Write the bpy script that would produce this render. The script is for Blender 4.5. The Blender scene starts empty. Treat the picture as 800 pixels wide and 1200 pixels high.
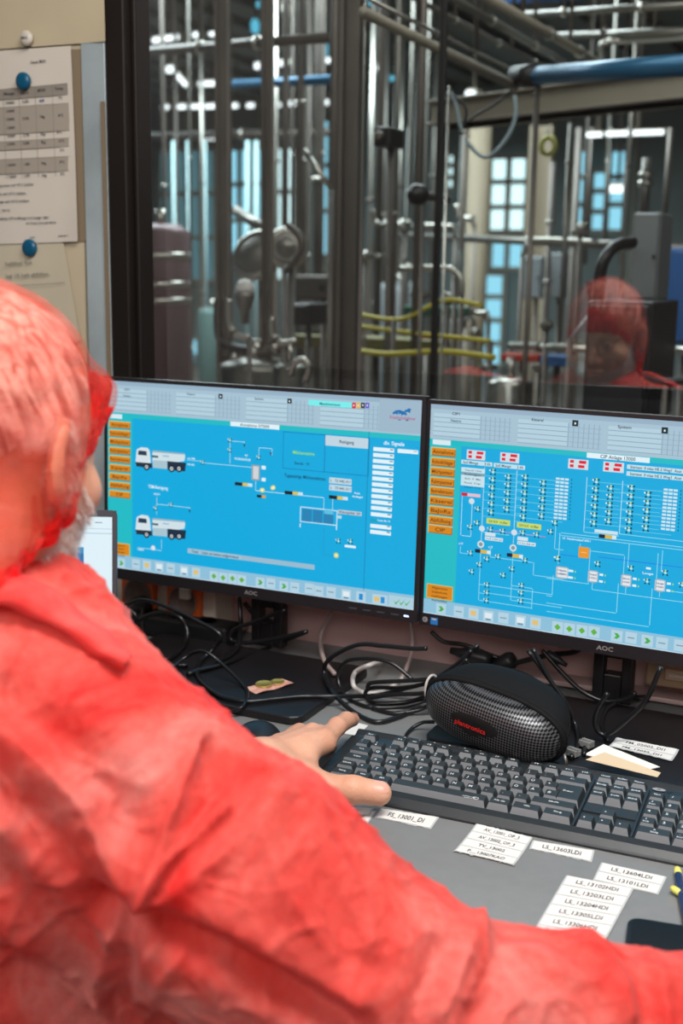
import bpy, math, random
import numpy as np
from mathutils import Vector, Matrix
from math import sin, cos, pi, radians, sqrt, atan2
random.seed(7)
np.random.seed(7)
scene = bpy.context.scene
col = scene.collection

# ------------------------------------------------------------------ camera
FPX, PITCH, ROLL, YAW, CZ = 1398.66, 0.20021, 0.014865, 0.442234, 1.33002
CAM = Vector((0, 0, CZ))
FWD = Vector((-sin(YAW)*cos(PITCH), cos(YAW)*cos(PITCH), -sin(PITCH)))
_rt = Vector((cos(YAW), sin(YAW), 0)); _up = _rt.cross(FWD)
RGT = _rt*cos(ROLL) + _up*sin(ROLL); UPV = -_rt*sin(ROLL) + _up*cos(ROLL)
cam_data = bpy.data.cameras.new('camera')
cam = bpy.data.objects.new('camera', cam_data); col.objects.link(cam)
cam.matrix_world = Matrix(((RGT.x, UPV.x, -FWD.x, 0), (RGT.y, UPV.y, -FWD.y, 0), (RGT.z, UPV.z, -FWD.z, CZ), (0, 0, 0, 1)))
cam_data.sensor_fit = 'VERTICAL'; cam_data.sensor_height = 36.0; cam_data.sensor_width = 24.0
cam_data.lens = 36.0*FPX/1200.0
cam_data.clip_start = 0.02
cam_data.dof.use_dof = True
cam_data.dof.focus_distance = 1.40
cam_data.dof.aperture_fstop = 4.8
scene.camera = cam

# ------------------------------------------------------------------ world, exposure, lights
scene.view_settings.view_transform = 'Standard'
try: scene.view_settings.look = 'None'
except Exception: pass
scene.view_settings.gamma = 1.0
scene.view_settings.use_curve_mapping = False
scene.view_settings.exposure = 0.0
w = bpy.data.worlds.new('world'); scene.world = w; w.use_nodes = True
w.node_tree.nodes['Background'].inputs[0].default_value = (0.35, 0.42, 0.48, 1)
w.node_tree.nodes['Background'].inputs[1].default_value = 0.25

def area(name, loc, target, sx, sy, power, color=(1, 1, 1)):
    l = bpy.data.lights.new(name, 'AREA'); l.shape = 'RECTANGLE'; l.size = sx; l.size_y = sy
    l.energy = power; l.color = color
    o = bpy.data.objects.new(name, l); col.objects.link(o); o.location = loc
    d = Vector(target) - Vector(loc)
    o.rotation_euler = d.to_track_quat('-Z', 'Y').to_euler()
    return o
# ceiling luminaires of the control room, plus an added fill light
area('control_room_light', (0.05, 0.62, 2.55), (-0.3, 0.95, 0.8), 1.2, 0.45, 46, (1.0, 0.97, 0.93))
area('control_room_light', (-0.5, -0.9, 2.5), (-0.5, 1.2, 0.8), 1.2, 0.35, 18, (1.0, 0.98, 0.95))
area('control_room_light', (0.7, -1.6, 2.25), (-0.5, 1.6, 0.8), 1.2, 0.5, 17, (1.0, 0.98, 0.95))  # low fill from the camera side, added to reach under the monitors
# luminaires of the process hall, plus an added front fill
area('hall_light', (-0.8, 2.05, 2.75), (-2.2, 6.0, 1.6), 3.5, 0.5, 42, (1.0, 0.96, 0.90))  # added fill on the front faces of the pipework, not a hall lamp
area('hall_light', (-3.5, 5.0, 3.6), (-3.5, 5.0, 0), 5.0, 1.5, 420, (0.86, 0.97, 1.0))
area('hall_light', (-6.5, 10.5, 3.0), (-6.5, 10.5, 0), 5.0, 3.0, 420, (0.80, 0.96, 1.0))

def D(px, py):
    return FWD + RGT*((px-400)/FPX) - UPV*((py-600)/FPX)
def at(px, py, Y):
    d = D(px, py); return CAM + d*(Y/d.y)
def atz(px, py, z):
    d = D(px, py); return CAM + d*((z-CZ)/d.z)
def att(px, py, t):
    return CAM + D(px, py)*t
def pxsize(n, P):
    """length in metres of n photo pixels at point P"""
    return n*((Vector(P)-CAM).dot(FWD))/FPX

# ------------------------------------------------------------------ materials
def lin(c):
    return tuple(((v/255.0)/12.92 if v/255.0 <= 0.04045 else ((v/255.0+0.055)/1.055)**2.4) for v in c)
_m = {}
def mat(name, rgb, rough=0.5, metal=0.0, noise=0.0, nscale=20.0, bump=0.0, bscale=200.0, emit=0.0, alpha=1.0, spec=0.5, sheen=0.0, rgb2=None, trans=0.0, subs=0.0, coat=0.0):
    if name in _m: return _m[name]
    m = bpy.data.materials.new(name); m.use_nodes = True; _m[name] = m
    nt = m.node_tree; b = nt.nodes['Principled BSDF']
    c = lin(rgb)
    b.inputs['Base Color'].default_value = (*c, 1)
    b.inputs['Roughness'].default_value = rough; b.inputs['Metallic'].default_value = metal
    b.inputs['Specular IOR Level'].default_value = spec
    b.inputs['Alpha'].default_value = alpha
    b.inputs['Sheen Weight'].default_value = sheen
    b.inputs['Transmission Weight'].default_value = trans
    b.inputs['Coat Weight'].default_value = coat
    if subs:
        b.inputs['Subsurface Weight'].default_value = subs
        b.inputs['Subsurface Radius'].default_value = (0.010, 0.004, 0.002)
        b.inputs['Subsurface Scale'].default_value = 1.0
    tc = nt.nodes.new('ShaderNodeTexCoord')
    if noise or rgb2:
        n = nt.nodes.new('ShaderNodeTexNoise'); n.inputs['Scale'].default_value = nscale; n.inputs['Detail'].default_value = 5
        nt.links.new(tc.outputs['Object'], n.inputs['Vector'])
        r = nt.nodes.new('ShaderNodeValToRGB')
        r.color_ramp.elements[0].position = 0.35; r.color_ramp.elements[1].position = 0.65
        if rgb2: c2 = lin(rgb2); c1 = c
        else:
            c1 = tuple(v*(1-noise) for v in c); c2 = tuple(min(1, v*(1+noise)) for v in c)
        r.color_ramp.elements[0].color = (*c1, 1); r.color_ramp.elements[1].color = (*c2, 1)
        nt.links.new(n.outputs['Fac'], r.inputs['Fac']); nt.links.new(r.outputs['Color'], b.inputs['Base Color'])
    if bump:
        n2 = nt.nodes.new('ShaderNodeTexNoise'); n2.inputs['Scale'].default_value = bscale; n2.inputs['Detail'].default_value = 4
        nt.links.new(tc.outputs['Object'], n2.inputs['Vector'])
        bp = nt.nodes.new('ShaderNodeBump'); bp.inputs['Strength'].default_value = bump; bp.inputs['Distance'].default_value = 0.002
        nt.links.new(n2.outputs['Fac'], bp.inputs['Height']); nt.links.new(bp.outputs['Normal'], b.inputs['Normal'])
    if emit:
        b.inputs['Emission Color'].default_value = (*c, 1); b.inputs['Emission Strength'].default_value = emit
        b.inputs['Base Color'].default_value = (0.01, 0.01, 0.01, 1)
    return m
def ui(rgb, s=1.0):
    """a colour lit by a display's backlight"""
    k = 'display_%d_%d_%d' % tuple(rgb)
    if k in _m: return _m[k]
    m = bpy.data.materials.new(k); m.use_nodes = True; _m[k] = m
    b = m.node_tree.nodes['Principled BSDF']
    b.inputs['Base Color'].default_value = (0.01, 0.01, 0.012, 1); b.inputs['Roughness'].default_value = 0.45
    b.inputs['Specular IOR Level'].default_value = 0.25
    b.inputs['Emission Color'].default_value = (*lin(rgb), 1); b.inputs['Emission Strength'].default_value = s
    return m

# ------------------------------------------------------------------ mesh builder
_txt = {}
def text_mesh(s, bold=False):
    k = s
    if k in _txt: return _txt[k]
    cu = bpy.data.curves.new('t', 'FONT'); cu.body = s; cu.size = 1.0; cu.resolution_u = 2; cu.align_x = 'LEFT'; cu.offset = 0.014
    o = bpy.data.objects.new('t', cu); col.objects.link(o)
    dg = bpy.context.evaluated_depsgraph_get(); dg.update()
    me = o.evaluated_get(dg).to_mesh()
    vs = [tuple(v.co) for v in me.vertices]; fs = [tuple(p.vertices) for p in me.polygons]
    o.evaluated_get(dg).to_mesh_clear()
    bpy.data.objects.remove(o); bpy.data.curves.remove(cu)
    xs = [v[0] for v in vs] or [0, 1]; ys = [v[1] for v in vs] or [0, 1]
    _txt[k] = (vs, fs, min(xs), max(xs), min(ys), max(ys))
    return _txt[k]

class MB:
    def __init__(s): s.v = []; s.f = []; s.m = []; s.sm = []; s.mats = []; s.M = Matrix.Identity(4)
    def mi(s, m):
        if m not in s.mats: s.mats.append(m)
        return s.mats.index(m)
    def add(s, vs, fs, m, smooth=False):
        k = len(s.v); i = s.mi(m)
        s.v += [tuple(s.M @ Vector(v)) for v in vs]
        for f in fs: s.f.append(tuple(a+k for a in f)); s.m.append(i); s.sm.append(smooth)
        return s
    def box(s, lo, hi, m):
        x0, y0, z0 = lo; x1, y1, z1 = hi
        return s.add([(x0,y0,z0),(x1,y0,z0),(x1,y1,z0),(x0,y1,z0),(x0,y0,z1),(x1,y0,z1),(x1,y1,z1),(x0,y1,z1)],
              [(0,3,2,1),(4,5,6,7),(0,1,5,4),(1,2,6,5),(2,3,7,6),(3,0,4,7)], m)
    def frustum(s, lo, hi, lo2, hi2, z0, z1, m):
        return s.add([(lo[0],lo[1],z0),(hi[0],lo[1],z0),(hi[0],hi[1],z0),(lo[0],hi[1],z0),(lo2[0],lo2[1],z1),(hi2[0],lo2[1],z1),(hi2[0],hi2[1],z1),(lo2[0],hi2[1],z1)],
              [(0,3,2,1),(4,5,6,7),(0,1,5,4),(1,2,6,5),(2,3,7,6),(3,0,4,7)], m)
    def prism(s, pts, z0, z1, m, smooth=False):
        n = len(pts)
        vs = [(p[0],p[1],z0) for p in pts] + [(p[0],p[1],z1) for p in pts]
        return s.add(vs, [tuple(range(n-1,-1,-1)), tuple(range(n,2*n))] + [(i,(i+1)%n,n+(i+1)%n,n+i) for i in range(n)], m, smooth)
    def tube(s, pts, r, m, n=10, closed=False, caps=True):
        pts = [Vector(p) for p in pts]; N = len(pts)
        rr = r if isinstance(r, (list, tuple)) else [r]*N
        vs = []; prev = None
        for i, p in enumerate(pts):
            a = pts[(i-1) % N] if (closed or i > 0) else p
            b = pts[(i+1) % N] if (closed or i < N-1) else p
            t = (b-a); t = t.normalized() if t.length > 1e-9 else Vector((0,0,1))
            if prev is None:
                u = t.orthogonal().normalized()
            else:
                u = prev - t*prev.dot(t)
                u = u.normalized() if u.length > 1e-6 else t.orthogonal().normalized()
            prev = u; v = t.cross(u)
            for k in range(n):
                an = 2*pi*k/n; vs.append(tuple(p + (u*cos(an)+v*sin(an))*rr[i]))
        fs = []
        for i in range(N if closed else N-1):
            for k in range(n):
                a = i*n+k; b = i*n+(k+1) % n; j = (i+1) % N
                fs.append((a, b, j*n+(k+1) % n, j*n+k))
        if caps and not closed:
            fs.append(tuple(range(n-1,-1,-1))); fs.append(tuple((N-1)*n+k for k in range(n)))
        return s.add(vs, fs, m, True)
    def cyl(s, a, b, r, m, r2=None, n=24, smooth=True):
        return s.tube([a, b], [r, r if r2 is None else r2], m, n=n)
    def lathe(s, prof, m, n=32, c=(0,0,0)):
        vs = []; fs = []
        for (r, z) in prof:
            for k in range(n): vs.append((c[0]+r*cos(2*pi*k/n), c[1]+r*sin(2*pi*k/n), c[2]+z))
        for i in range(len(prof)-1):
            for k in range(n): fs.append((i*n+k, i*n+(k+1)%n, (i+1)*n+(k+1)%n, (i+1)*n+k))
        fs.append(tuple(range(n-1,-1,-1))); fs.append(tuple((len(prof)-1)*n+k for k in range(n)))
        return s.add(vs, fs, m, True)
    def rect(s, x0, y0, x1, y1, z, m):
        return s.add([(x0,y0,z),(x1,y0,z),(x1,y1,z),(x0,y1,z)], [(0,1,2,3)], m)
    def text(s, t, x, y, h, m, z=0.0, w=None, center=False, flip=False):
        """text lying in local xy; (x,y) lower left (or centre), h = cap height"""
        vs, fs, a0, a1, b0, b1 = text_mesh(t)
        k = h/0.72; kx = k if w is None else w/(a1-a0)
        ox = -(a0+a1)/2*kx if center else -a0*kx
        oy = -0.36*k if center else 0
        q = -1 if flip else 1
        return s.add([(x+(ox+v[0]*kx), y+q*(oy+v[1]*k), z) for v in vs], [tuple(reversed(f)) if flip else f for f in fs], m)
    def build(s, name, parent=None, bevel=0.0, seg=2, subsurf=0, loc=None):
        me = bpy.data.meshes.new(name); me.from_pydata(s.v, [], s.f)
        for m in s.mats: me.materials.append(m)
        me.polygons.foreach_set('material_index', s.m); me.polygons.foreach_set('use_smooth', s.sm); me.update()
        o = bpy.data.objects.new(name, me); col.objects.link(o)
        if parent: o.parent = parent
        if loc: o.location = loc
        if bevel:
            b = o.modifiers.new('bevel', 'BEVEL'); b.width = bevel; b.segments = seg; b.limit_method = 'ANGLE'; b.angle_limit = radians(40)
            b.harden_normals = False
        if subsurf:
            q = o.modifiers.new('sub', 'SUBSURF'); q.levels = subsurf; q.render_levels = subsurf
        return o
def empty(name, loc=(0,0,0), rot=None, mw=None):
    o = bpy.data.objects.new(name, None); col.objects.link(o); o.empty_display_size = 0.05
    if mw is not None: o.matrix_world = mw
    else:
        o.location = loc
        if rot: o.rotation_euler = rot
    return o
def tag(o, label=None, cat=None, group=None, kind=None):
    if label: o['label'] = label
    if cat: o['category'] = cat
    if group: o['group'] = group
    if kind: o['kind'] = kind
    return o
def spline(pts, n=8, closed=False):
    """Catmull-Rom through points"""
    P = [Vector(p) for p in pts]; out = []
    N = len(P)
    for i in range(N if closed else N-1):
        p0 = P[(i-1) % N] if (closed or i > 0) else P[0]*2-P[1]
        p1 = P[i]; p2 = P[(i+1) % N]; p3 = P[(i+2) % N] if (closed or i+2 < N) else P[N-1]*2-P[N-2]
        for k in range(n):
            t = k/n
            out.append(0.5*((2*p1)+(p2-p0)*t+(2*p0-5*p1+4*p2-p3)*t*t+(3*p1-p0-3*p2+p3)*t*t*t))
    if not closed: out.append(P[-1])
    return out
def rrect(x0, y0, x1, y1, r, n=5):
    out = []
    for (cx, cy, a) in ((x1-r, y0+r, -90), (x1-r, y1-r, 0), (x0+r, y1-r, 90), (x0+r, y0+r, 180)):
        for k in range(n+1):
            an = radians(a+90*k/n); out.append((cx+r*cos(an), cy+r*sin(an)))
    return out

# ------------------------------------------------------------------ implicit surfaces (numpy surface nets)
def nets(f, lo, hi, h):
    lo = np.array(lo, float); hi = np.array(hi, float)
    n = np.ceil((hi-lo)/h).astype(int)+1
    ax = [lo[i]+h*np.arange(n[i]) for i in range(3)]
    F = np.empty(tuple(n), np.float32)
    Yg, Zg = np.meshgrid(ax[1], ax[2], indexing='ij')
    CH = 16
    for i in range(0, n[0], CH):
        xs = ax[0][i:i+CH]
        P = np.stack(np.broadcast_arrays(xs[:, None, None], Yg[None], Zg[None]), -1).astype(np.float64)
        F[i:i+CH] = f(P.reshape(-1, 3)).reshape(P.shape[:3])
    S = F < 0
    c = np.zeros((n[0]-1, n[1]-1, n[2]-1), np.int8)
    sl = lambda A, d: A[d[0]:n[0]-1+d[0], d[1]:n[1]-1+d[1], d[2]:n[2]-1+d[2]]
    corners = [(a, b, d) for a in (0, 1) for b in (0, 1) for d in (0, 1)]
    for d in corners: c += sl(S, d)
    act = (c > 0) & (c < 8)
    idx = -np.ones(c.shape, np.int64); ii = np.argwhere(act); idx[act] = np.arange(len(ii))
    acc = np.zeros((len(ii), 3)); cnt = np.zeros(len(ii))
    for a in corners:
        for k in range(3):
            if a[k] == 1: continue
            b = list(a); b[k] = 1
            A = ii+np.array(a); B = ii+np.array(b)
            fa = F[A[:, 0], A[:, 1], A[:, 2]]; fb = F[B[:, 0], B[:, 1], B[:, 2]]
            m = (fa < 0) != (fb < 0)
            t = np.where(m, fa/np.where(np.abs(fa-fb) < 1e-12, 1, fa-fb), 0)
            p = np.array(a, float)[None]+np.zeros((len(ii), 1)); p[:, k] += t
            acc[m] += p[m]; cnt[m] += 1
    V = lo+h*(ii+acc/np.maximum(cnt, 1)[:, None])
    faces = []
    for k in range(3):
        u, v = (k+1) % 3, (k+2) % 3
        A = S; sl0 = [slice(None)]*3; sl1 = [slice(None)]*3
        sl0[k] = slice(0, n[k]-1); sl1[k] = slice(1, n[k])
        ch = A[tuple(sl0)] != A[tuple(sl1)]
        e = np.argwhere(ch)
        e = e[(e[:, u] > 0) & (e[:, v] > 0) & (e[:, u] < n[u]-1) & (e[:, v] < n[v]-1)]
        if len(e) == 0: continue
        neg = S[e[:, 0], e[:, 1], e[:, 2]]
        def cell(du, dv):
            q = e.copy(); q[:, u] -= du; q[:, v] -= dv
            return idx[q[:, 0], q[:, 1], q[:, 2]]
        q = np.stack([cell(1, 1), cell(0, 1), cell(0, 0), cell(1, 0)], 1)
        q[~neg] = q[~neg][:, ::-1]
        faces.append(q)
    Fc = np.concatenate(faces)
    Fc = Fc[(Fc >= 0).all(1)]
    return V, Fc
def np_mesh(name, V, Fc, mats, parent=None, smooth=True, mi=None):
    me = bpy.data.meshes.new(name); me.from_pydata(V.tolist(), [], Fc.tolist())
    for m in mats: me.materials.append(m)
    me.polygons.foreach_set('use_smooth', [smooth]*len(Fc))
    if mi is not None: me.polygons.foreach_set('material_index', mi)
    me.update(); o = bpy.data.objects.new(name, me); col.objects.link(o)
    if parent: o.parent = parent
    return o
def vnormals(V, Fc):
    a = V[Fc[:, 0]]; n = np.cross(V[Fc[:, 2]]-a, V[Fc[:, 3]]-V[Fc[:, 1]])
    N = np.zeros_like(V)
    for k in range(4): np.add.at(N, Fc[:, k], n)
    return N/np.maximum(np.linalg.norm(N, axis=1), 1e-12)[:, None]
def smooth_mesh(V, Fc, it=2, lam=0.5):
    for _ in range(it):
        A = np.zeros_like(V); C = np.zeros(len(V))
        for k in range(4):
            a = Fc[:, k]; b = Fc[:, (k+1) % 4]
            np.add.at(A, a, V[b]); np.add.at(C, a, 1); np.add.at(A, b, V[a]); np.add.at(C, b, 1)
        V = V*(1-lam)+lam*A/np.maximum(C, 1)[:, None]
    return V
def smin(a, b, k):
    if k <= 0: return np.minimum(a, b)
    h = np.clip(0.5+0.5*(b-a)/k, 0, 1)
    return b*(1-h)+a*h-k*h*(1-h)
def smax(a, b, k): return -smin(-a, -b, k)
def cap(P, a, b, r0, r1):
    a = np.array(a, float); b = np.array(b, float); ba = b-a; pa = P-a
    t = np.clip(pa@ba/(ba@ba), 0, 1)
    return np.linalg.norm(pa-t[:, None]*ba, axis=1)-(r0+(r1-r0)*t)
def ell(P, c, r, R=None):
    q = P-np.array(c, float)
    if R is not None: q = q@R
    r = np.array(r, float)
    k0 = np.linalg.norm(q/r, axis=1); k1 = np.linalg.norm(q/(r*r), axis=1)
    return k0*(k0-1)/np.maximum(k1, 1e-9)
def chain(P, pts, rs, k=0.004):
    d = None
    for i in range(len(pts)-1):
        e = cap(P, pts[i], pts[i+1], rs[i], rs[i+1]); d = e if d is None else smin(d, e, k)
    return d
_lat = np.random.RandomState(3).rand(64, 64, 64).astype(np.float32)
def vnoise(P, s):
    q = P*s+1000.0; i = np.floor(q).astype(int); f = q-i; f = f*f*(3-2*f)
    r = 0
    for a in (0, 1):
        for b in (0, 1):
            for c in (0, 1):
                wgt = (f[:, 0] if a else 1-f[:, 0])*(f[:, 1] if b else 1-f[:, 1])*(f[:, 2] if c else 1-f[:, 2])
                r = r+wgt*_lat[(i[:, 0]+a) % 64, (i[:, 1]+b) % 64, (i[:, 2]+c) % 64]
    return r-0.5
def segdist(P, a, b):
    a = np.array(a, float); b = np.array(b, float); ba = b-a; pa = P-a
    t = np.clip(pa@ba/max(ba@ba, 1e-12), 0, 1)
    return np.linalg.norm(pa-t[:, None]*ba, axis=1), t
# ------------------------------------------------------------------ the control room
M_wall = mat('warm_plaster', (206, 172, 168), 0.8, noise=0.06, nscale=6, bump=0.15, bscale=300)
M_board = mat('beige_board', (148, 140, 126), 0.6, noise=0.05, nscale=4)
M_dark = mat('dark_bronze_frame', (24, 18, 16), 0.5, 0.0, spec=0.3, noise=0.2, nscale=3)
M_room = mat('room_paint', (128, 124, 120), 0.9)
M_ceil = mat('ceiling_paint', (170, 170, 168), 0.9)
M_floor = mat('floor_vinyl', (70, 72, 74), 0.6, noise=0.1, nscale=30)
M_cmetal = mat('brushed_steel_strip', (172, 184, 188), 0.4, 0.35, noise=0.16, nscale=7)
WY = 1.66
def struct(o): o['kind'] = 'structure'; return o
WX0 = at(126, 200, WY-0.006).x; GX0 = at(181, 300, WY+0.055).x; WX1 = 1.5; WZ0 = 1.0; WZ1 = 2.35
b = MB()
b.box((-2.4, WY, 0), (WX1+0.3, WY+0.16, WZ0), M_wall)
b.box((-2.4, WY, WZ0), (WX0, WY+0.05, 2.7), M_board)
b.box((WX0, WY, WZ1), (WX1+0.3, WY+0.16, 2.7), M_wall)
b.box((WX1, WY, WZ0), (WX1+0.3, WY+0.16, WZ1), M_wall)
struct(b.build('wall_front'))
struct(MB().box((-2.5, -2.4, 0), (-2.4, WY+0.16, 2.7), M_room).build('wall_left'))
struct(MB().box((WX1+0.3, -2.4, 0), (WX1+0.4, WY+0.16, 2.7), M_room).build('wall_right'))
struct(MB().box((-2.5, -2.5, 0), (WX1+0.4, -2.4, 2.7), M_room).build('wall_rear'))
struct(MB().box((-2.5, -2.5, 2.7), (WX1+0.4, WY+0.16, 2.8), M_ceil).build('ceiling'))
struct(MB().box((-2.5, -2.5, -0.1), (WX1+0.4, WY+0.16, 0), M_floor).build('floor'))
# window
win = struct(empty('window_1', (0, WY, WZ0)))
win.matrix_world = Matrix.Identity(4)
b = MB()
b.box((WX0, WY-0.006, WZ0-0.02), (GX0-0.010, WY+0.05, WZ1+0.02), M_dark)
b.box((GX0-0.010, WY+0.012, WZ0-0.02), (GX0, WY+0.053, WZ1+0.02), M_dark)
b.box((GX0-0.035, WY-0.02, WZ0-0.02), (WX1, WY+0.12, WZ0+0.035), M_dark)
b.box((GX0-0.035, WY-0.02, WZ1-0.04), (WX1, WY+0.12, WZ1+0.02), M_dark)
b.box((WX1-0.06, WY-0.02, WZ0-0.02), (WX1+0.02, WY+0.12, WZ1+0.02), M_dark)
struct(b.build('window_frame', win, bevel=0.003))
# glass: a pane that mirrors part of the lit control room
g = bpy.data.materials.new('window_glass'); g.use_nodes = True; nt = g.node_tree
for n in list(nt.nodes): nt.nodes.remove(n)
out = nt.nodes.new('ShaderNodeOutputMaterial'); mx = nt.nodes.new('ShaderNodeMixShader')
tr = nt.nodes.new('ShaderNodeBsdfTransparent'); gl = nt.nodes.new('ShaderNodeBsdfGlossy')
fr = nt.nodes.new('ShaderNodeFresnel'); fr.inputs['IOR'].default_value = 2.5
tr.inputs['Color'].default_value = (0.86, 0.9, 0.9, 1); gl.inputs['Roughness'].default_value = 0.0; gl.inputs['Color'].default_value = (1, 1, 1, 1)
nt.links.new(fr.outputs[0], mx.inputs[0]); nt.links.new(tr.outputs[0], mx.inputs[1]); nt.links.new(gl.outputs[0], mx.inputs[2])
nt.links.new(mx.outputs[0], out.inputs['Surface'])
b = MB(); b.add([(GX0-0.005, WY+0.05, WZ0), (WX1-0.02, WY+0.05, WZ0), (WX1-0.02, WY+0.05, WZ1), (GX0-0.005, WY+0.05, WZ1)], [(0, 1, 2, 3)], g)
struct(b.build('glass_pane', win))
# steel edge strip between the board and the window frame
P0 = at(97, 52, WY); P1 = at(124, 440, WY)
b = MB(); b.box((P0.x, WY-0.006, 0.76), (WX0-0.001, WY, P0.z+0.25), M_cmetal); struct(b.build('trim_1', bevel=0.001))
b = MB(); b.box((WX0-0.009, WY-0.009, at(120, 460, WY).z-0.3), (WX0-0.0015, WY-0.006, at(120, 120, WY).z), mat('worn_edge', (120, 104, 84), 0.7)); struct(b.build('trim_2'))

# ------------------------------------------------------------------ sheets and magnets on the board
M_paper = mat('paper_white', (205, 196, 184), 0.85, noise=0.02, nscale=12)
M_paper2 = mat('paper_cream', (190, 180, 158), 0.85, noise=0.03, nscale=12)
M_manila = mat('manila_card', (184, 170, 142), 0.85, noise=0.04, nscale=8)
M_ink = mat('black_ink', (60, 58, 60), 0.8)
M_ink2 = mat('pencil_grey', (120, 114, 106), 0.8)
M_cell = mat('table_grey', (158, 148, 136), 0.85)
M_cell2 = mat('table_header_grey', (138, 130, 120), 0.85)
M_bluep = mat('blue_pen', (50, 60, 140), 0.7)
def W2(px, py):
    p = at(px, py, WY-0.004); return p.x, p.z
def wsheet(pts, y, m, curl=0.0, n=14):
    """a sheet hanging on the board; pts = tl, tr, br, bl in wall xz; curls off the wall towards its right edge"""
    tl, tr_, br, bl = [np.array(p, float) for p in pts]
    bb = MB(); vs = []; fs = []
    for j in range(n+1):
        for i in range(n+1):
            u = i/n; v = j/n
            p = (tl*(1-u)+tr_*u)*(1-v)+(bl*(1-u)+br*u)*v
            off = curl*(u**14)*(0.25+0.75*v*v)
            vs.append((p[0], y-off, p[1]))
    for j in range(n):
        for i in range(n):
            a = j*(n+1)+i; fs.append((a, a+1, a+n+2, a+n+1))
    bb.add(vs, fs, m, True); return bb
def wrect(bb, x0, z0, x1, z1, y, m):
    bb.add([(x0, y, z0), (x1, y, z0), (x1, y, z1), (x0, y, z1)], [(0, 1, 2, 3)], m)
def wtext(bb, s, px, py, hpx, m, y, ang=0.0, w=None):
    X, Z = W2(px, py); h = pxsize(hpx, (X, WY, Z))
    vs, fs, a0, a1, b0, b1 = text_mesh(s); k = h/0.72; kx = k if w is None else pxsize(w, (X, WY, Z))/(a1-a0)/0.86
    ca, sa = cos(ang), sin(ang)
    bb.add([(X+(v[0]-(a0+a1)/2)*kx*ca-(v[1]-0.36)*k*sa, y, Z+(v[0]-(a0+a1)/2)*kx*sa+(v[1]-0.36)*k*ca) for v in vs], fs, m)
# manila sheet across the top
sh = wsheet([(W2(-60, -90)), W2(120, -90), W2(126, 49), W2(-60, 62)], WY-0.006, M_manila, 0.004)
tag(sh.build('paper_sheet'), 'blank manila card at the top of the board above the printed table', 'paper')
# cream backing sheet strip seen right of the printed table
sh = wsheet([W2(-60, 60), W2(94, 52), W2(104, 600), W2(-60, 600)], WY-0.002, mat('paper_strip', (186, 172, 146), 0.85, noise=0.03, nscale=9), 0.0)
tag(sh.build('paper_sheet'), 'tall plain cream sheet behind the other papers on the board', 'paper')
sh = wsheet([W2(40, 60), W2(99, 57), W2(113, 283), W2(40, 283)], WY-0.0035, mat('paper_brown', (128, 112, 90), 0.85), 0.0)
tag(sh.build('paper_sheet'), 'brown sheet poking out right of the printed table', 'paper')
# handwritten sheet
sh = wsheet([W2(-60, 288), W2(75, 283), W2(96, 400), W2(-60, 420)], WY-0.005, M_paper2, 0.003)
for i, (s, px, py, wd) in enumerate((('haltbar bis', 24, 308, 34), ('bei 15 kalt abfüllen', 34, 322, 54))):
    wtext(sh, s, px, py, 4, M_ink2, WY-0.0095, 0.06, wd)
sh.add([(W2(-20, 337)[0], WY-0.0095, W2(-20, 337)[1]), (W2(78, 331)[0], WY-0.0095, W2(78, 331)[1]), (W2(78, 331.6)[0], WY-0.0095, W2(78, 331.6)[1]), (W2(-20, 337.6)[0], WY-0.0095, W2(-20, 337.6)[1])], [(0, 1, 2, 3)], M_ink2)
tag(sh.build('paper_sheet'), 'cream sheet with pencil handwriting under the printed table', 'paper')
# printed table sheet: the grid is ink on the sheet
tlp, trp, brp, blp = W2(-60, 64), W2(85, 54), W2(95, 283), W2(-60, 288)
sh = wsheet([tlp, trp, brp, blp], WY-0.007, M_paper, 0.006)
yk = WY-0.0085
def quadpx(bb, pts, m, y): bb.add([(W2(*p)[0], y, W2(*p)[1]) for p in pts], [(3, 2, 1, 0)], m)
rows = [(107, 98, 118.5, 111, M_cell2), (118.5, 111, 127, 121, None), (127, 121, 158, 153, M_cell), (158, 153, 166.5, 161.5, None), (166.5, 161.5, 176.5, 171.5, M_cell),
        (176.5, 171.5, 187, 183, None), (187, 183, 204, 200, M_cell), (204, 200, 213, 209, None)]
def xr(y): return 81+(y-98)*0.055
for (yl0, yr0, yl1, yr1, m) in rows:
    if m: quadpx(sh, [(-50, yl0+3), (xr(yr0), yr0), (xr(yr1), yr1), (-50, yl1+3)], m, yk)
    quadpx(sh, [(-50, yl0+3), (xr(yr0), yr0), (xr(yr0), yr0+0.4), (-50, yl0+3.4)], M_ink2, yk-0.0003)
for xc in (5.5, 24, 43, 63):
    quadpx(sh, [(xc, 107-xc*.11), (xc+.4, 107-xc*.11), (xc+4.4, 210-xc*.05), (xc+4, 210-xc*.05)], M_ink2, yk-0.0003)
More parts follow.
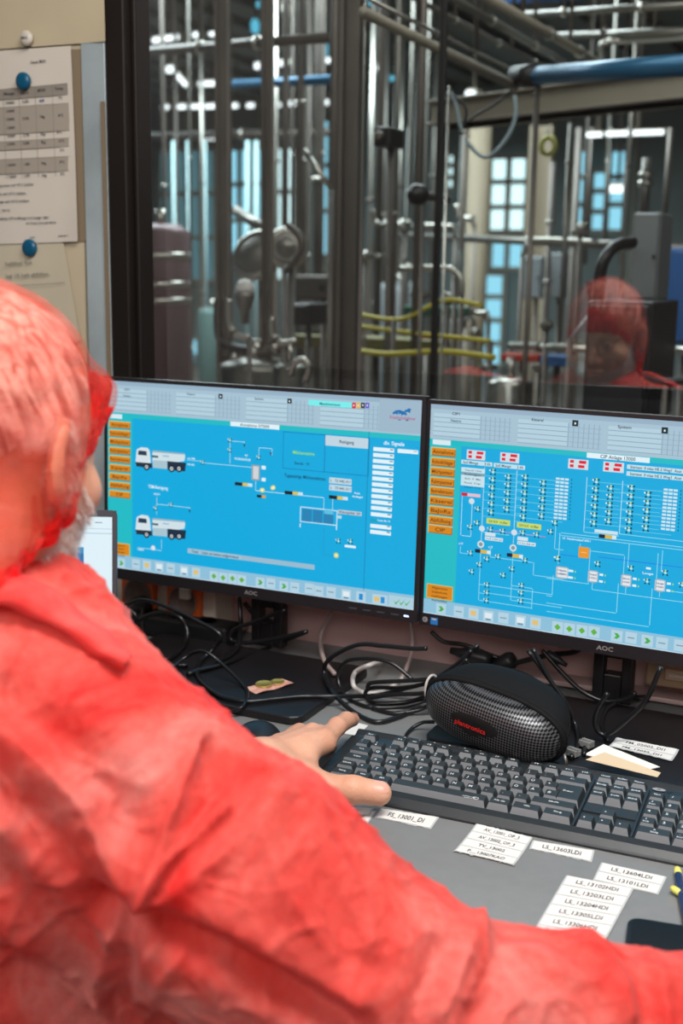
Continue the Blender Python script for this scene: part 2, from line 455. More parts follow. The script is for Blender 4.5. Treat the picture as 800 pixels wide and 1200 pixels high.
for (s, px, py, h, wd) in (('Menge', 13, 110, 3.6, 13), ('Säure', 31, 109, 3.4, 10), ('BRIX', 51, 106, 3.4, 10), ('Temp.', 71.5, 104, 3.4, 11), ('Dauer Milch', 47, 72.5, 3.2, 19),
        ('10000', 14, 120.5, 3, 11), ('3,5%', 32, 119, 3, 8), ('7°C', 73, 115, 3, 5), ('12000', 14.5, 130.5, 3, 10), ('12000', 14.5, 140, 3, 10), ('12000', 15, 150, 3, 10),
        ('3,5%', 32.5, 139, 3, 8), ('9kg', 52, 137, 3, 6), ('8°C', 73.5, 135.5, 3, 6), ('10500', 15.5, 159.5, 3, 10), ('3,7%', 33, 158.5, 3, 8), ('9kg', 52.5, 157, 3, 6), ('8°C', 72, 155, 3, 6),
        ('12000', 15.5, 169, 3, 10), ('3,5%', 33, 168, 3, 8), ('7kg', 53, 167, 3, 6), ('10°C', 74.5, 165.5, 3, 7), ('5°C', 75, 176, 3, 5), ('12000', 16, 193.5, 3, 10), ('1,8%', 34, 192.5, 3, 7),
        ('10kg', 53.5, 191.5, 3, 6), ('8°C', 75, 190, 3, 6), ('12000', 16.5, 207, 3, 10), ('1,8%', 34, 206, 3, 7), ('10kg', 54, 205.5, 3, 6), ('8°C', 75.5, 204, 3, 5),
        ('Temperatur auf 10°C kühlen', 18, 217, 2.6, 50), ('Milch auf 10°C kühlen', 14, 227, 2.6, 40), ('Menge auf 10°C kühlen', 16, 236, 2.6, 44), ('max. 70°C', 4, 247, 2.6, 22),
        ('Umstellung CIP in Menge mit Lauge oder', 26, 255.5, 2.6, 72), ('mit Wasser mit Lauge fahren', 50, 261, 2.4, 38), ('Seite', 40, 278, 1.8, 6), ('12.03.2019', 76, 276.5, 2, 13)):
    wtext(sh, s, px, py, h, M_ink, yk-0.0006, 0.02, wd)
wtext(sh, 'xx', 51, 117.5, 4, M_bluep, yk-0.0006, 0.1, 7)
tag(sh.build('paper_sheet'), 'printed table sheet with grey rows held under the upper blue magnet', 'paper')
def magnet(px, py, rpx, m, label, txt=None, base=0.012):
    X, Z = W2(px, py); r = pxsize(rpx, (X, WY, Z))
    b = MB(); b.M = Matrix.Translation((X, WY-base, Z)) @ Matrix.Rotation(radians(90), 4, 'X')
    b.lathe([(r*0.96, -0.001), (r, 0.002), (r*0.97, 0.005), (r*0.8, 0.0072), (r*0.4, 0.008), (0.0005, 0.0082)], m, 28)
    o = b.build('magnet'); tag(o, label, 'magnet')
    if txt:
        t = MB(); t.M = Matrix.Translation((X, WY-base-0.0085, Z)) @ Matrix.Rotation(radians(90), 4, 'X')
        t.text(txt, 0, 0, r*0.4, M_ink, w=r*1.0, center=True); t.build('print', o)
M_mblue = mat('blue_magnet_plastic', (0, 78, 110), 0.35); M_mwhite = mat('white_magnet_plastic', (196, 188, 176), 0.4)
magnet(32, 96, 10, M_mblue, 'blue round magnet on the printed table sheet, below the white one')
magnet(37, 290.5, 10, M_mblue, 'blue round magnet half hidden below the printed table sheet', base=0.007)
magnet(36, 46, 8.5, M_mwhite, 'white round magnet on the manila card', 'Milch')

# ------------------------------------------------------------------ the process hall behind the window
M_steel = mat('stainless_pipe', (128, 126, 120), 0.4, 0.8, noise=0.1, nscale=5)
M_dsteel = mat('dull_dark_steel', (98, 92, 86), 0.45, 0.5, noise=0.2, nscale=4)
M_bright = mat('polished_steel', (186, 184, 176), 0.3, 0.9)
M_beam = mat('painted_beam', (140, 134, 120), 0.6, noise=0.08, nscale=3)
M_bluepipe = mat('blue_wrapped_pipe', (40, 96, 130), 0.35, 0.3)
M_rubber = mat('black_rubber', (22, 22, 24), 0.45)
M_yellow = mat('yellow_hose', (188, 176, 40), 0.5)
M_teal = mat('hall_wall_panel', (112, 124, 122), 0.7, noise=0.1, nscale=1.5)
M_hceil = mat('corrugated_deck', (118, 120, 116), 0.7, noise=0.08, nscale=2)
M_hfloor = mat('hall_tiles', (96, 84, 76), 0.35, noise=0.15, nscale=5)
M_redm = mat('red_valve_paint', (178, 58, 36), 0.5)
M_bluecab = mat('blue_cabinet', (22, 92, 160), 0.45)
M_gcab = mat('grey_cabinet', (120, 126, 128), 0.5, 0.2)
M_violet = mat('mauve_tank_skin', (110, 88, 92), 0.5, 0.2, noise=0.08, nscale=3)
M_glow = mat('lamp_tube', (240, 248, 250), emit=2.6)
M_wpane = mat('daylight_pane', (140, 208, 230), emit=1.5)
M_wpane2 = mat('bright_daylight_pane', (206, 238, 240), emit=2.0)
M_beige = mat('beige_column', (142, 130, 110), 0.7, noise=0.06, nscale=2)
HX0, HX1, HY1, HZ = -15.0, 7.0, 16.0, 3.75
struct(MB().box((HX0, WY+0.16, -0.1), (HX1, HY1, 0.0), M_hfloor).build('floor'))
b = MB(); b.box((HX0, WY+0.16, HZ+0.08), (HX1, HY1, HZ+0.2), M_hceil)
x = HX0
while x < HX1:   # corrugated roof deck
    b.box((x, WY+0.3, HZ), (x+0.22, HY1, HZ+0.09), M_hceil); x += 0.55
struct(b.build('ceiling'))
b = MB()
b.box((HX0, HY1, 0), (HX1, HY1+0.2, HZ+0.2), M_teal)
x = HX0+0.5
while x < HX1: b.box((x, HY1-0.03, 0), (x+0.06, HY1, HZ), M_beam); x += 1.1
struct(b.build('wall_back'))
struct(MB().box((HX0-0.2, WY+0.16, 0), (HX0, HY1, HZ+0.2), M_teal).build('wall_left'))
struct(MB().box((HX1, WY+0.16, 0), (HX1+0.2, HY1, HZ+0.2), M_beige).build('wall_right'))

def foot(o, P, Y=None, r=0.01):
    t = MB(); t.cyl((P.x, P.y if Y is None else Y, P.z), (P.x, (P.y if Y is None else Y)+0.001, 0.0), r, M_dsteel, n=8); t.build('stand', o)
def bars(name, label, cat, px, y0, y1, Y, rpx, m, group=None, ring=None, shape='pipe', z0=None, z1=None):
    """an upright pipe or post standing at depth Y"""
    P = at(px, (y0+y1)/2, Y); r = pxsize(rpx, P)
    zt = at(px, y0, Y).z if z1 is None else z1; zb = at(px, y1, Y).z if z0 is None else z0
    b = MB()
    if shape == 'pipe':
        b.M = Matrix.Translation((P.x, Y, 0)); b.cyl((0, 0, zb), (0, 0, zt), r, m, n=20)
    else:
        b.M = Matrix.Translation((P.x, Y, 0)) @ Matrix.Rotation(0.15, 4, 'Z')
        b.box((-r, -r*0.8, zb), (-r*0.55, r*0.8, zt), m); b.box((r*0.55, -r*0.8, zb), (r, r*0.8, zt), m); b.box((-r*0.55, -r*0.15, zb), (r*0.55, r*0.15, zt), m)
    o = b.build(name); tag(o, label, cat, group)
    if ring is not None:
        for q in ring:
            z = at(px, q, Y).z; t = MB(); t.M = Matrix.Translation((P.x, Y, 0))
            t.cyl((0, 0, z-r*0.5), (0, 0, z+r*0.5), r*1.5, M_bright if m != M_bright else M_dsteel, n=20); t.build('clamp', o)
    return o
def run(name, label, cat, pts, rpx, m, group=None, clamps=(), n=6, ends=False, sm=True):
    """a pipe or hose through points (px, py, Y)"""
    P = [at(*p) for p in pts]; r = pxsize(rpx, P[0])
    Q = spline(P, n) if sm and len(P) > 2 else P
    b = MB(); b.tube(Q, r, m, n=14)
    o = b.build(name); tag(o, label, cat, group)
    if pts[0][2] >= 2.6:
        mid = Q[len(Q)//2]
        if mid.z > 1.9:
            for q_ in (Q[len(Q)//4], Q[(3*len(Q))//4]) if len(Q) > 3 else (Q[0]*0.7+Q[-1]*0.3, Q[0]*0.3+Q[-1]*0.7):
                t = MB(); t.cyl(q_, (q_.x, q_.y, HZ+0.05), 0.006, M_dsteel, n=8); t.build('hanger', o)
        elif cat != 'cable':
            lo_ = min(Q, key=lambda v: v.z)
            t = MB(); t.cyl(lo_, (lo_.x, lo_.y+0.001, 0.0), 0.008, M_dsteel, n=8); t.build('stand', o)
    for c in clamps:
        i = int(c*(len(Q)-2)); i = max(0, min(len(Q)-2, i)); d = (Q[i+1]-Q[i]).normalized(); f = c*(len(Q)-1)-i
        p = Q[i]+(Q[i+1]-Q[i])*min(1, max(0, f))
        t = MB(); t.cyl(p-d*r*0.5, p+d*r*0.5, r*1.45, M_bright if m != M_bright else M_dsteel, n=18); t.build('clamp', o)
    return o
FL, CE = 0.0, HZ
# uprights, left to right
bars('steel_post', 'wide dark grey post left of the round flange, first from the window frame', 'post', 262, 0, 400, 3.0, 8, M_dsteel, z0=FL, z1=CE, shape='H')
bars('steel_pipe', 'thin bright rod as highlight on the right edge of the first dark post', 'pipe', 268.5, 180, 400, 2.95, 1.8, M_bright, z0=at(268, 395, 2.95).z, z1=CE)  # the post's edge highlight, put in as a bright rod
bars('steel_post', 'dark post rising through the round flange', 'post', 313, 0, 390, 3.0, 5.8, M_dsteel, z0=FL, z1=CE, shape='H')
bars('steel_pipe', 'slim bright pipe beside the post at the round flange', 'pipe', 319, 130, 405, 2.9, 1.6, M_bright, z0=at(319, 405, 2.9).z, z1=CE)
bars('steel_pipe', 'dark pipe just right of the flange post', 'pipe', 334, 60, 470, 4.4, 3.6, M_dsteel, z0=FL, z1=CE)
bars('steel_pipe', 'dark pipe in front of the bright left windows', 'pipe', 352, 0, 300, 4.0, 4.2, M_dsteel, ring=(120,), z0=FL, z1=CE)
bars('steel_pipe', 'grey pipe behind the leaning bright tube', 'pipe', 372, 30, 470, 5.0, 5, M_dsteel, ring=(210,), z0=FL, z1=CE)
bars('steel_pipe', 'narrow pipe left of the wide dark column', 'pipe', 390, 0, 470, 3.4, 5, M_dsteel, z0=FL, z1=CE)
bars('steel_column', 'wide dark column in the middle of the window', 'column', 409, 0, 470, 2.5, 12, M_dsteel, z0=FL, z1=CE, shape='H')
bars('steel_pipe', 'thin bright rod as highlight on the right edge of the wide dark column', 'pipe', 424, 0, 470, 2.45, 2.0, M_bright, z0=FL, z1=CE)  # highlight line of the column, modelled as a bright rod
bars('steel_pipe', 'brownish pipe right of the wide dark column', 'pipe', 444, 0, 470, 4.2, 4.2, M_dsteel, ring=(160, 300), z0=FL, z1=CE)
bars('steel_pipe', 'thin grey pipe left of the black round handwheel', 'pipe', 462, 90, 470, 3.6, 3.2, M_steel, z0=FL, z1=CE, ring=(250,))
bars('steel_pipe', 'dark pipe carrying the black round handwheel', 'pipe', 490, 0, 480, 3.2, 5.0, M_dsteel, z0=FL, z1=CE)
bars('steel_post', 'black post left of the hanging cable loop', 'post', 515.5, 0, 350, 2.6, 4.0, mat('black_post', (34, 32, 31), 0.5, 0.4), z0=FL, z1=CE, shape='H')
bars('steel_pipe', 'bright thin pipe beside the black post', 'pipe', 520.5, 230, 350, 2.7, 1.5, M_bright, z0=FL, z1=at(520, 100, 2.7).z)
bars('steel_pipe', 'white pipe hanging below the cable loop', 'pipe', 542, 160, 290, 3.0, 2.6, mat('white_pipe', (198, 198, 190), 0.4), z0=at(541, 292, 3.0).z, z1=at(542, 152, 3.0).z, ring=(155,))
bars('steel_column', 'beige column left of the tall bright window', 'column', 557, 150, 470, 6.5, 13, M_beige, z0=FL, z1=at(557, 148, 6.5).z)
bars('steel_column', 'beige-grey column right of the tall bright window', 'column', 628, 150, 470, 6.5, 13, M_beige, z0=FL, z1=at(628, 148, 6.5).z, shape='H')
bars('steel_pipe', 'grey pipe under the yellow-green ring', 'pipe', 641, 190, 470, 4.6, 3.5, M_dsteel, z0=FL, z1=at(641, 190, 4.6).z, ring=(260, 330))
bars('steel_pipe', 'bright short pipe right of the yellow-green ring', 'pipe', 661, 145, 440, 4.0, 2.8, M_steel, z0=at(661, 440, 4).z, z1=at(661, 145, 4).z, ring=(190,))
bars('steel_pipe', 'dark pipe left of the narrow blue windows', 'pipe', 670, 170, 470, 5.2, 4.2, M_dsteel, z0=FL, z1=at(670, 150, 5.2).z)
for q, (px, lab) in enumerate(((690, 'between the first and second narrow blue windows'), (712, 'between the second and third narrow blue windows'), (732, 'right of the third narrow blue window'))):
    bars('steel_pipe', 'upright pipe '+lab, 'pipe', px, 150, 290, 5.6, 2.2, M_steel if q else M_dsteel, z0=at(px, 310, 5.6).z, z1=at(px, 150, 5.6).z)
bars('steel_pipe', 'stout valve stem pipe above the grey box column', 'pipe', 756, 175, 255, 4.2, 6, M_steel, z0=at(756, 260, 4.2).z, z1=at(756, 185, 4.2).z, ring=(205, 215))
bars('steel_pipe', 'thin pipe in the top right corner area beside the valve stem', 'pipe', 780, 170, 290, 5.0, 3, M_dsteel, z0=at(780, 300, 5).z, z1=at(780, 150, 5).z)
for px, lab in ((538, 'behind the white pipe'), (476, 'left of the pipe with the handwheel')):
    bars('steel_pipe', 'thin background pipe '+lab, 'pipe', px, 150, 470, 9.0, 2.6, M_steel, z0=FL, z1=at(px, 150, 9).z)
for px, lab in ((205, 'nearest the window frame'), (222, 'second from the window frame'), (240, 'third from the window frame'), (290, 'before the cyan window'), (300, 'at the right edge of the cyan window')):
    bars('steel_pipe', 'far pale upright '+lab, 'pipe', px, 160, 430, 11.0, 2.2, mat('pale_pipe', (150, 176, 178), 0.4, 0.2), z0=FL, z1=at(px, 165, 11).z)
GP = 'background pipes in the dense pipework'
rp = random.Random(11)
ORD = ['first', 'second', 'third', 'fourth', 'fifth', 'sixth', 'seventh', 'eighth', 'ninth', 'tenth']
for (xa, xb, n_, lab) in ((430, 512, 9, 'thin upright pipe right of the wide dark column'), (322, 398, 6, 'thin upright pipe left of the wide dark column'), (664, 744, 3, 'thin upright pipe before the narrow blue windows'), (184, 252, 4, 'thin upright pipe between the window frame and the first dark post')):
    for i in range(n_):
        px = xa+(xb-xa)*(i+rp.random()*0.7)/n_; Y = 4.6+rp.random()*3.6
        bars('steel_pipe', lab+', '+ORD[i]+' from left', 'pipe', px, 150, 470, Y, 1.6+rp.random()*2.2, rp.choice([M_steel, M_dsteel, M_dsteel, M_bright]), group=GP, z0=FL, z1=CE, ring=(180+rp.random()*120, 330+rp.random()*80))
for i in range(10):
    px = 430+i*13+rp.random()*9; y0 = 250+rp.random()*170; Y = 3.6+rp.random()*2; L_ = 14+rp.random()*34
    run('steel_pipe', 'short bent pipe behind the yellow hoses, '+ORD[i]+' from the left', 'pipe', [(px, y0-18*rp.random(), Y), (px+4, y0, Y), (px+L_*0.5, y0+2, Y), (px+L_, y0+rp.uniform(-3, 6), Y), (px+L_+3, y0+rp.uniform(6, 18), Y)], 1.8+rp.random()*1.6, rp.choice([M_steel, M_bright, M_dsteel]), group='bent pipes of the valve group', clamps=(0.25, 0.75))
# roof level
run('steel_pipe', 'long bluish pipe running right from the black coupling under the roof', 'pipe', [(608, 90, 3.2), (830, 74, 2.75)], 10.5, M_bluepipe, sm=False)
run('pipe_coupling', 'black coupling where the blue pipe begins', 'coupling', [(604, 90, 3.2), (630, 88.5, 3.15)], 13, M_rubber, sm=False)
run('steel_pipe', 'top bright pipe under the roof at upper right', 'pipe', [(600, 18, 4.0), (830, 4, 3.6)], 4, M_steel, sm=False, clamps=(0.3, 0.7))
run('steel_pipe', 'second bright pipe under the roof at upper right', 'pipe', [(640, 43, 4.2), (830, 36, 3.8)], 4.5, M_steel, sm=False, clamps=(0.4,))
run('steel_pipe', 'third bright pipe with a bend under the roof at upper right', 'pipe', [(706, 66, 4.1), (704, 55, 4.0), (712, 49, 4.0), (740, 47, 4.0), (830, 42, 3.8)], 4, M_bright)
run('steel_beam', 'upper diagonal beam coming down towards the black coupling', 'beam', [(555, -12, 2.7), (700, 73, 4.2)], 7, M_beam, sm=False, clamps=(0.5, 0.8))
run('steel_pipe', 'middle diagonal pipe parallel to the upper diagonal beam', 'pipe', [(510, -14, 2.8), (660, 73, 4.2)], 5, M_steel, sm=False, clamps=(0.35, 0.7))
run('steel_beam', 'lower diagonal beam ending left of the black coupling', 'beam', [(425, 14, 2.4), (604, 101, 3.2)], 6.5, M_beam, sm=False)
run('steel_pipe', 'thin diagonal pipe above the lower diagonal beam', 'pipe', [(430, -2, 2.6), (600, 82, 3.5)], 2.6, M_bright, sm=False, clamps=(0.5,))
run('steel_pipe', 'grey diagonal pipe crossing behind the black post', 'pipe', [(470, -10, 3.2), (640, 80, 4.6)], 3.2, M_dsteel, sm=False, clamps=(0.3, 0.6, 0.9))
b = MB(); P = at(519, 133, 4.0); Q = at(840, 124, 3.6); hb = pxsize(16, P)
b.M = Matrix.Translation(P) @ Matrix.Rotation(atan2(Q.y-P.y, Q.x-P.x), 4, 'Z'); L = (Q-P).length
b.box((0, -0.06, -hb), (L, 0.06, hb*0.55), M_beam); b.box((0, -0.09, hb*0.55), (L, 0.09, hb*0.72), M_beam); b.box((0, -0.09, -hb), (L, 0.09, -hb*0.85), M_beam)
tag(b.build('steel_beam', bevel=0.004), 'broad beige cross beam over the tall bright window', 'beam')
run('steel_pipe', 'silver rail just above the broad beige cross beam', 'pipe', [(640, 114, 4.4), (830, 106, 4.0)], 3.5, M_bright, sm=False, clamps=(0.2, 0.35, 0.5, 0.65, 0.8))
run('steel_pipe', 'silver handrail at half height across the right side', 'pipe', [(470, 276, 5.0), (830, 292, 4.0)], 4, M_steel, sm=False, clamps=(0.5,))
run('steel_pipe', 'lower silver pipe with bend beside the grey box column', 'pipe', [(612, 300, 4.2), (620, 284, 4.2), (640, 281, 4.2), (700, 284, 4.2)], 3, M_bright)
run('steel_pipe', 'horizontal silver pipe in front of the orange manifold', 'pipe', [(598, 405, 3.6), (690, 409, 3.4)], 4.5, M_bright, sm=False, clamps=(0.4, 0.8))
run('steel_pipe', 'silver pipe right of the red reflection at the lower right', 'pipe', [(770, 408, 3.2), (830, 413, 3.0)], 5, M_bright, sm=False)
run('steel_pipe', 'bent silver pipe right of the black post', 'pipe', [(470, 315, 3.4), (515, 314, 3.4), (532, 317, 3.4), (540, 328, 3.4), (541, 345, 3.4)], 3.6, M_bright)
run('steel_pipe', 'bluish pipe crossing high on the left side', 'pipe', [(270, 99, 5.0), (400, 93, 4.6)], 5, M_bluepipe, sm=False)
run('steel_pipe', 'horizontal dark pipe high behind the left posts', 'pipe', [(175, 60, 4.0), (410, 42, 3.4)], 5, M_dsteel, sm=False, clamps=(0.3, 0.6))
run('steel_pipe', 'thin horizontal dark pipe at roof level on the left', 'pipe', [(175, 160, 8.0), (420, 154, 7.0)], 4, M_dsteel, sm=False, clamps=(0.5,))
run('steel_pipe', 'sloping bright tube leaning between the central pipes', 'pipe', [(356, 175, 3.2), (388, 222, 3.2)], 3, M_bright, sm=False, clamps=(0.15,))
run('steel_pipe', 'sloping duct left of the flange post', 'pipe', [(276, 247, 3.8), (316, 272, 3.6)], 6, M_steel, sm=False)
run('electric_cable', 'loose pale cable loop hanging below the black coupling', 'cable', [(603, 112, 3.0), (604, 135, 3.0), (596, 158, 3.0), (580, 178, 3.0), (566, 184, 3.0), (550, 170, 3.0), (540, 150, 3.0), (534, 122, 3.0), (528, 108, 3.0)], 2.3, mat('pale_cable', (130, 150, 156), 0.4))
run('electric_cable', 'dark thin cable sagging behind the pale cable loop', 'cable', [(600, 105, 3.1), (580, 122, 3.1), (556, 136, 3.1), (545, 145, 3.1)], 1.6, M_rubber)
run('electric_cable', 'second dark cable draped at the head of the white pipe', 'cable', [(520, 110, 3.0), (536, 116, 3.0), (546, 128, 3.0), (543, 150, 3.0)], 1.8, M_rubber)
# yellow green ring
P = at(642, 171, 4.2); b = MB(); R_ = pxsize(8.5, P)
b.M = Matrix.Translation(P)
b.tube([(R_*cos(a), 0, R_*sin(a)*1.1) for a in np.linspace(0, 2*pi, 24, endpoint=False)], pxsize(3.2, P), mat('yellow_green_ring', (176, 176, 92), 0.5), closed=True)
b.cyl((0, 0, R_*1.1), (R_*-0.2, 0, R_*2.6), pxsize(1, P), M_steel)
tag(b.build('safety_ring'), 'yellow-green ring hanging under the beige cross beam', 'ring')
# handwheel
P = at(489.5, 228, 3.0); b = MB(); b.M = Matrix.Translation(P) @ Matrix.Rotation(radians(90), 4, 'X'); rw = pxsize(12.5, P)
b.lathe([(rw*0.7, -0.02), (rw, -0.01), (rw, 0.01), (rw*0.75, 0.022), (rw*0.2, 0.03), (0.001, 0.032)], M_rubber)
o = b.build('handwheel'); tag(o, 'black round handwheel on the dark central pipe', 'handwheel'); t = MB(); t.cyl((P.x, 3.0, P.z), (P.x, 3.22, P.z), 0.012, M_dsteel, n=10); t.build('spindle', o); foot(o, Vector((P.x, 3.04, P.z)), r=0.006)
P = at(455, 162, 3.3); b = MB(); s_ = pxsize(11, P); b.M = Matrix.Translation(P); b.box((-s_, -0.05, -s_), (s_, 0.05, s_), M_rubber); b.cyl((0, -0.05, 0), (0, -0.08, 0), s_*0.5, M_dsteel)
o = b.build('valve_actuator', bevel=0.006); tag(o, 'square black actuator left of the handwheel', 'actuator'); foot(o, Vector((P.x, P.y+0.02, P.z)))
# round flange and pump group on the left
def tilt_disc(name, label, cat, px, py, Y, rpx, th, rot, m, rim=None):
    P = at(px, py, Y); r = pxsize(rpx, P); b = MB()
    b.M = Matrix.Translation(P) @ rot
    b.lathe([(r*0.55, -th*2.2), (r*0.9, -th), (r, -th*0.8), (r, th*0.2), (r*0.94, th*0.6), (r*0.86, th*0.5), (r*0.5, th*0.9), (0.002, th*1.1)], m, 36)
    o = b.build(name); tag(o, label, cat); foot(o, P+Vector((0, 0.03, 0)))
    if rim is not None:
        t = MB(); t.M = b.M; t.tube([(r*cos(a), r*sin(a), -th*0.3) for a in np.linspace(0, 2*pi, 36, endpoint=False)], th*0.55, rim, closed=True); t.build('rim', o)
    return o
RX = lambda a: Matrix.Rotation(radians(a), 4, 'X'); RY = lambda a: Matrix.Rotation(radians(a), 4, 'Y'); RZ = lambda a: Matrix.Rotation(radians(a), 4, 'Z')
tilt_disc('tank_lid', 'big oval steel lid crossed by the flange post', 'lid', 300, 297, 3.3, 27, 0.03, RX(62) @ RY(0), M_steel, M_bright)
tilt_disc('inspection_hatch', 'round steel hatch right of the flange post', 'hatch', 336, 290, 3.25, 19, 0.03, RZ(25) @ RX(80) @ RY(0), M_steel, M_bright)
run('steel_pipe', 'curved pipe hooking around the round hatch', 'pipe', [(337, 264, 3.1), (350, 275, 3.1), (353, 292, 3.1), (342, 310, 3.1), (334, 318, 3.1)], 4, M_dsteel)
# sight glass: white ball in steel holder
P = at(287, 342, 2.9); r = pxsize(11.5, P); b = MB(); b.M = Matrix.Translation(P)
b.lathe([(0.001, r*1.3), (r*0.5, r*1.2), (r*0.85, r*0.85), (r, r*0.3), (r, 0)], mat('white_dome', (212, 212, 208), 0.35), 24)
b.lathe([(r*1.05, 0), (r*1.0, -r*0.6), (r*0.75, -r*1.4), (r*0.45, -r*1.9), (r*0.4, -r*3.2)], M_steel, 24)
tag(b.build('domed_valve'), 'white domed valve head left of the flange post', 'valve')
run('steel_pipe', 'black elbow pipe curving under the white domed valve', 'pipe', [(256, 350, 3.0), (256, 385, 3.0), (262, 402, 3.0), (280, 410, 3.0), (305, 410, 3.0)], 6, M_rubber)
run('steel_pipe', 'bright elbow under the white domed valve', 'pipe', [(268, 350, 2.8), (269, 378, 2.8), (276, 392, 2.8), (292, 396, 2.8)], 4, M_bright, clamps=(0.6,))
run('steel_pipe', 'curved bright pipe under the flange post', 'pipe', [(319, 372, 2.8), (320, 392, 2.8), (330, 402, 2.8), (346, 400, 2.8)], 4, M_bright, clamps=(0.5,))
run('steel_pipe', 'short manifold pipe above the small steel tank', 'pipe', [(262, 424, 3.0), (340, 404, 3.0)], 7, M_dsteel, sm=False, clamps=(0.2, 0.5, 0.8))
def vessel(label, px, ytop, rpx, Y, m, zb=0.0, prof=None, name='steel_tank', band=None):
    P = at(px, ytop, Y); r = pxsize(rpx, P); H = P.z-zb; b = MB(); b.M = Matrix.Translation((P.x, Y, zb))
    b.lathe([(r, 0), (r, H-r*0.35), (r*0.94, H-r*0.2), (r*0.7, H-r*0.07), (r*0.3, H), (0.001, H+0.002)], m, 40)
    o = b.build(name); tag(o, label, 'tank')
    if band:
        for q in band:
            z = at(px, q, Y).z; t = MB(); t.M = Matrix.Translation((P.x, Y, 0)); t.cyl((0, 0, z-0.012), (0, 0, z+0.012), r*1.02, M_bright, n=40); t.build('band', o)
    t = MB(); t.M = Matrix.Translation((P.x, Y, P.z)); t.cyl((0, 0, -0.01), (0, 0, 0.05), r*0.18, M_bright); t.build('neck', o)
    return o
vessel('mauve domed tank at the left edge of the window', 188, 262, 34, 3.6, M_violet, band=(300, 333, 352))
vessel('small steel tank below the white domed valve', 300, 418, 44, 3.0, M_steel)
vessel('steel tank right of the small tank, partly behind the monitor', 340, 425, 20, 2.8, M_steel)
vessel('silver tank under the orange manifold', 598, 441, 26, 3.2, M_bright)
vessel('far grey tank behind the yellow hoses', 470, 330, 30, 7.0, M_gcab)
vessel('green-grey tank between the far uprights at left', 250, 360, 18, 6.5, mat('green_grey', (82, 108, 104), 0.5, 0.3))
# pump handle at (345,430)
run('steel_pipe', 'bright hooked pipe stub right of the small steel tank', 'pipe', [(340, 440, 2.7), (346, 425, 2.7), (356, 422, 2.7), (362, 432, 2.7), (358, 446, 2.7)], 4, M_bright)
# control units in the middle
def block(name, label, cat, x0, y0, x1, y1, Y, m, dep=0.15, door=True, bev=0.006):
    A = at(x0, y0, Y); B = at(x1, y1, Y); b = MB()
    b.box((A.x, Y, B.z), (B.x, Y+dep, A.z), m); o = b.build(name, bevel=bev); tag(o, label, cat)
    if B.z > 0.05: foot(o, Vector(((A.x+B.x)/2, Y+dep*0.6, B.z+0.01)))
    if door:
        t = MB(); gx = (B.x-A.x)*0.06; t.box((A.x+gx, Y-0.012, B.z+gx), (B.x-gx, Y, A.z-gx), m); d = t.build('panel', o, bevel=0.003)
        k = MB(); k.box((B.x-gx*3, Y-0.03, (A.z+B.z)/2-gx), (B.x-gx*2, Y-0.012, (A.z+B.z)/2+gx), M_rubber); k.build('latch', d)
    return o
block('control_cabinet', 'dark grey box between the left posts and the wide column', 'cabinet', 345, 322, 386, 352, 3.6, M_dsteel)
block('control_cabinet', 'black box below the dark grey box in the middle', 'cabinet', 330, 355, 362, 382, 3.3, M_rubber)
block('control_cabinet', 'large grey unit left of the wide dark column', 'cabinet', 350, 362, 408, 395, 3.9, M_gcab)
block('cable_tray', 'olive shelf with yellow edge left of the bright highlight rod', 'shelf', 340, 392, 520, 415, 3.8, mat('olive_tray', (112, 108, 62), 0.6), door=False)
block('control_cabinet', 'tall grey box column above the red reflection', 'cabinet', 742, 249, 769, 352, 3.0, M_gcab)
block('control_cabinet', 'bright blue cabinet at the right edge', 'cabinet', 768, 290, 830, 405, 3.8, M_bluecab)
block('machine_frame', 'dark machine block below the red reflection', 'machine', 688, 352, 757, 500, 2.7, mat('dark_machine', (44, 44, 46), 0.5, 0.3), dep=0.3)
block('control_cabinet', 'pale box right of the beige-grey column', 'cabinet', 612, 300, 634, 350, 5.8, M_gcab)
block('control_cabinet', 'pale narrow box behind the grey pipe', 'cabinet', 640, 296, 660, 350, 5.9, M_gcab)
block('manifold', 'orange-red manifold above the silver tank', 'manifold', 586, 414, 630, 425, 3.5, M_redm, 0.08, False)
block('manifold', 'blue manifold beside the orange-red one', 'manifold', 632, 416, 662, 430, 3.5, M_bluecab, 0.08, False)
block('manifold', 'orange bar between the yellow hoses', 'manifold', 490, 392, 540, 399, 3.5, M_redm, 0.05, False)
block('manifold', 'green shelf above the upper yellow hose', 'manifold', 470, 358, 545, 372, 4.4, mat('green_shelf', (54, 98, 84), 0.6), 0.1, False)
for (p, lab, rp) in (([(418, 368, 3.3), (470, 374, 3.2), (520, 352, 3.2), (565, 358, 3.2)], 'upper yellow hose crossing the middle of the hall', 2.4),
                 ([(418, 382, 3.3), (480, 390, 3.2), (540, 396, 3.2), (575, 400, 3.2)], 'second yellow hose below the green shelf', 2.6),
                 ([(420, 411, 3.2), (455, 415, 3.1), (520, 412, 3.1), (580, 419, 3.1)], 'lowest yellow hose above the monitors', 3.2)):
    run('hose', lab, 'hose', p, rp, M_yellow)
run('hose', 'thick black hose arching left of the grey box column', 'hose', [(742, 284, 2.9), (722, 288, 2.85), (708, 304, 2.8), (702, 330, 2.8), (701, 380, 2.8), (708, 412, 2.8), (722, 436, 2.8), (745, 452, 2.8)], 7, M_rubber, n=8)
run('hose', 'second black hose loop below the handrail at the right', 'hose', [(690, 330, 3.0), (694, 360, 3.0), (693, 400, 3.0), (700, 432, 3.0), (720, 452, 3.0)], 4, M_rubber)
run('hose', 'black hose drooping at the lower right corner of the window', 'hose', [(752, 440, 2.6), (780, 448, 2.6), (830, 440, 2.6)], 5, M_rubber)
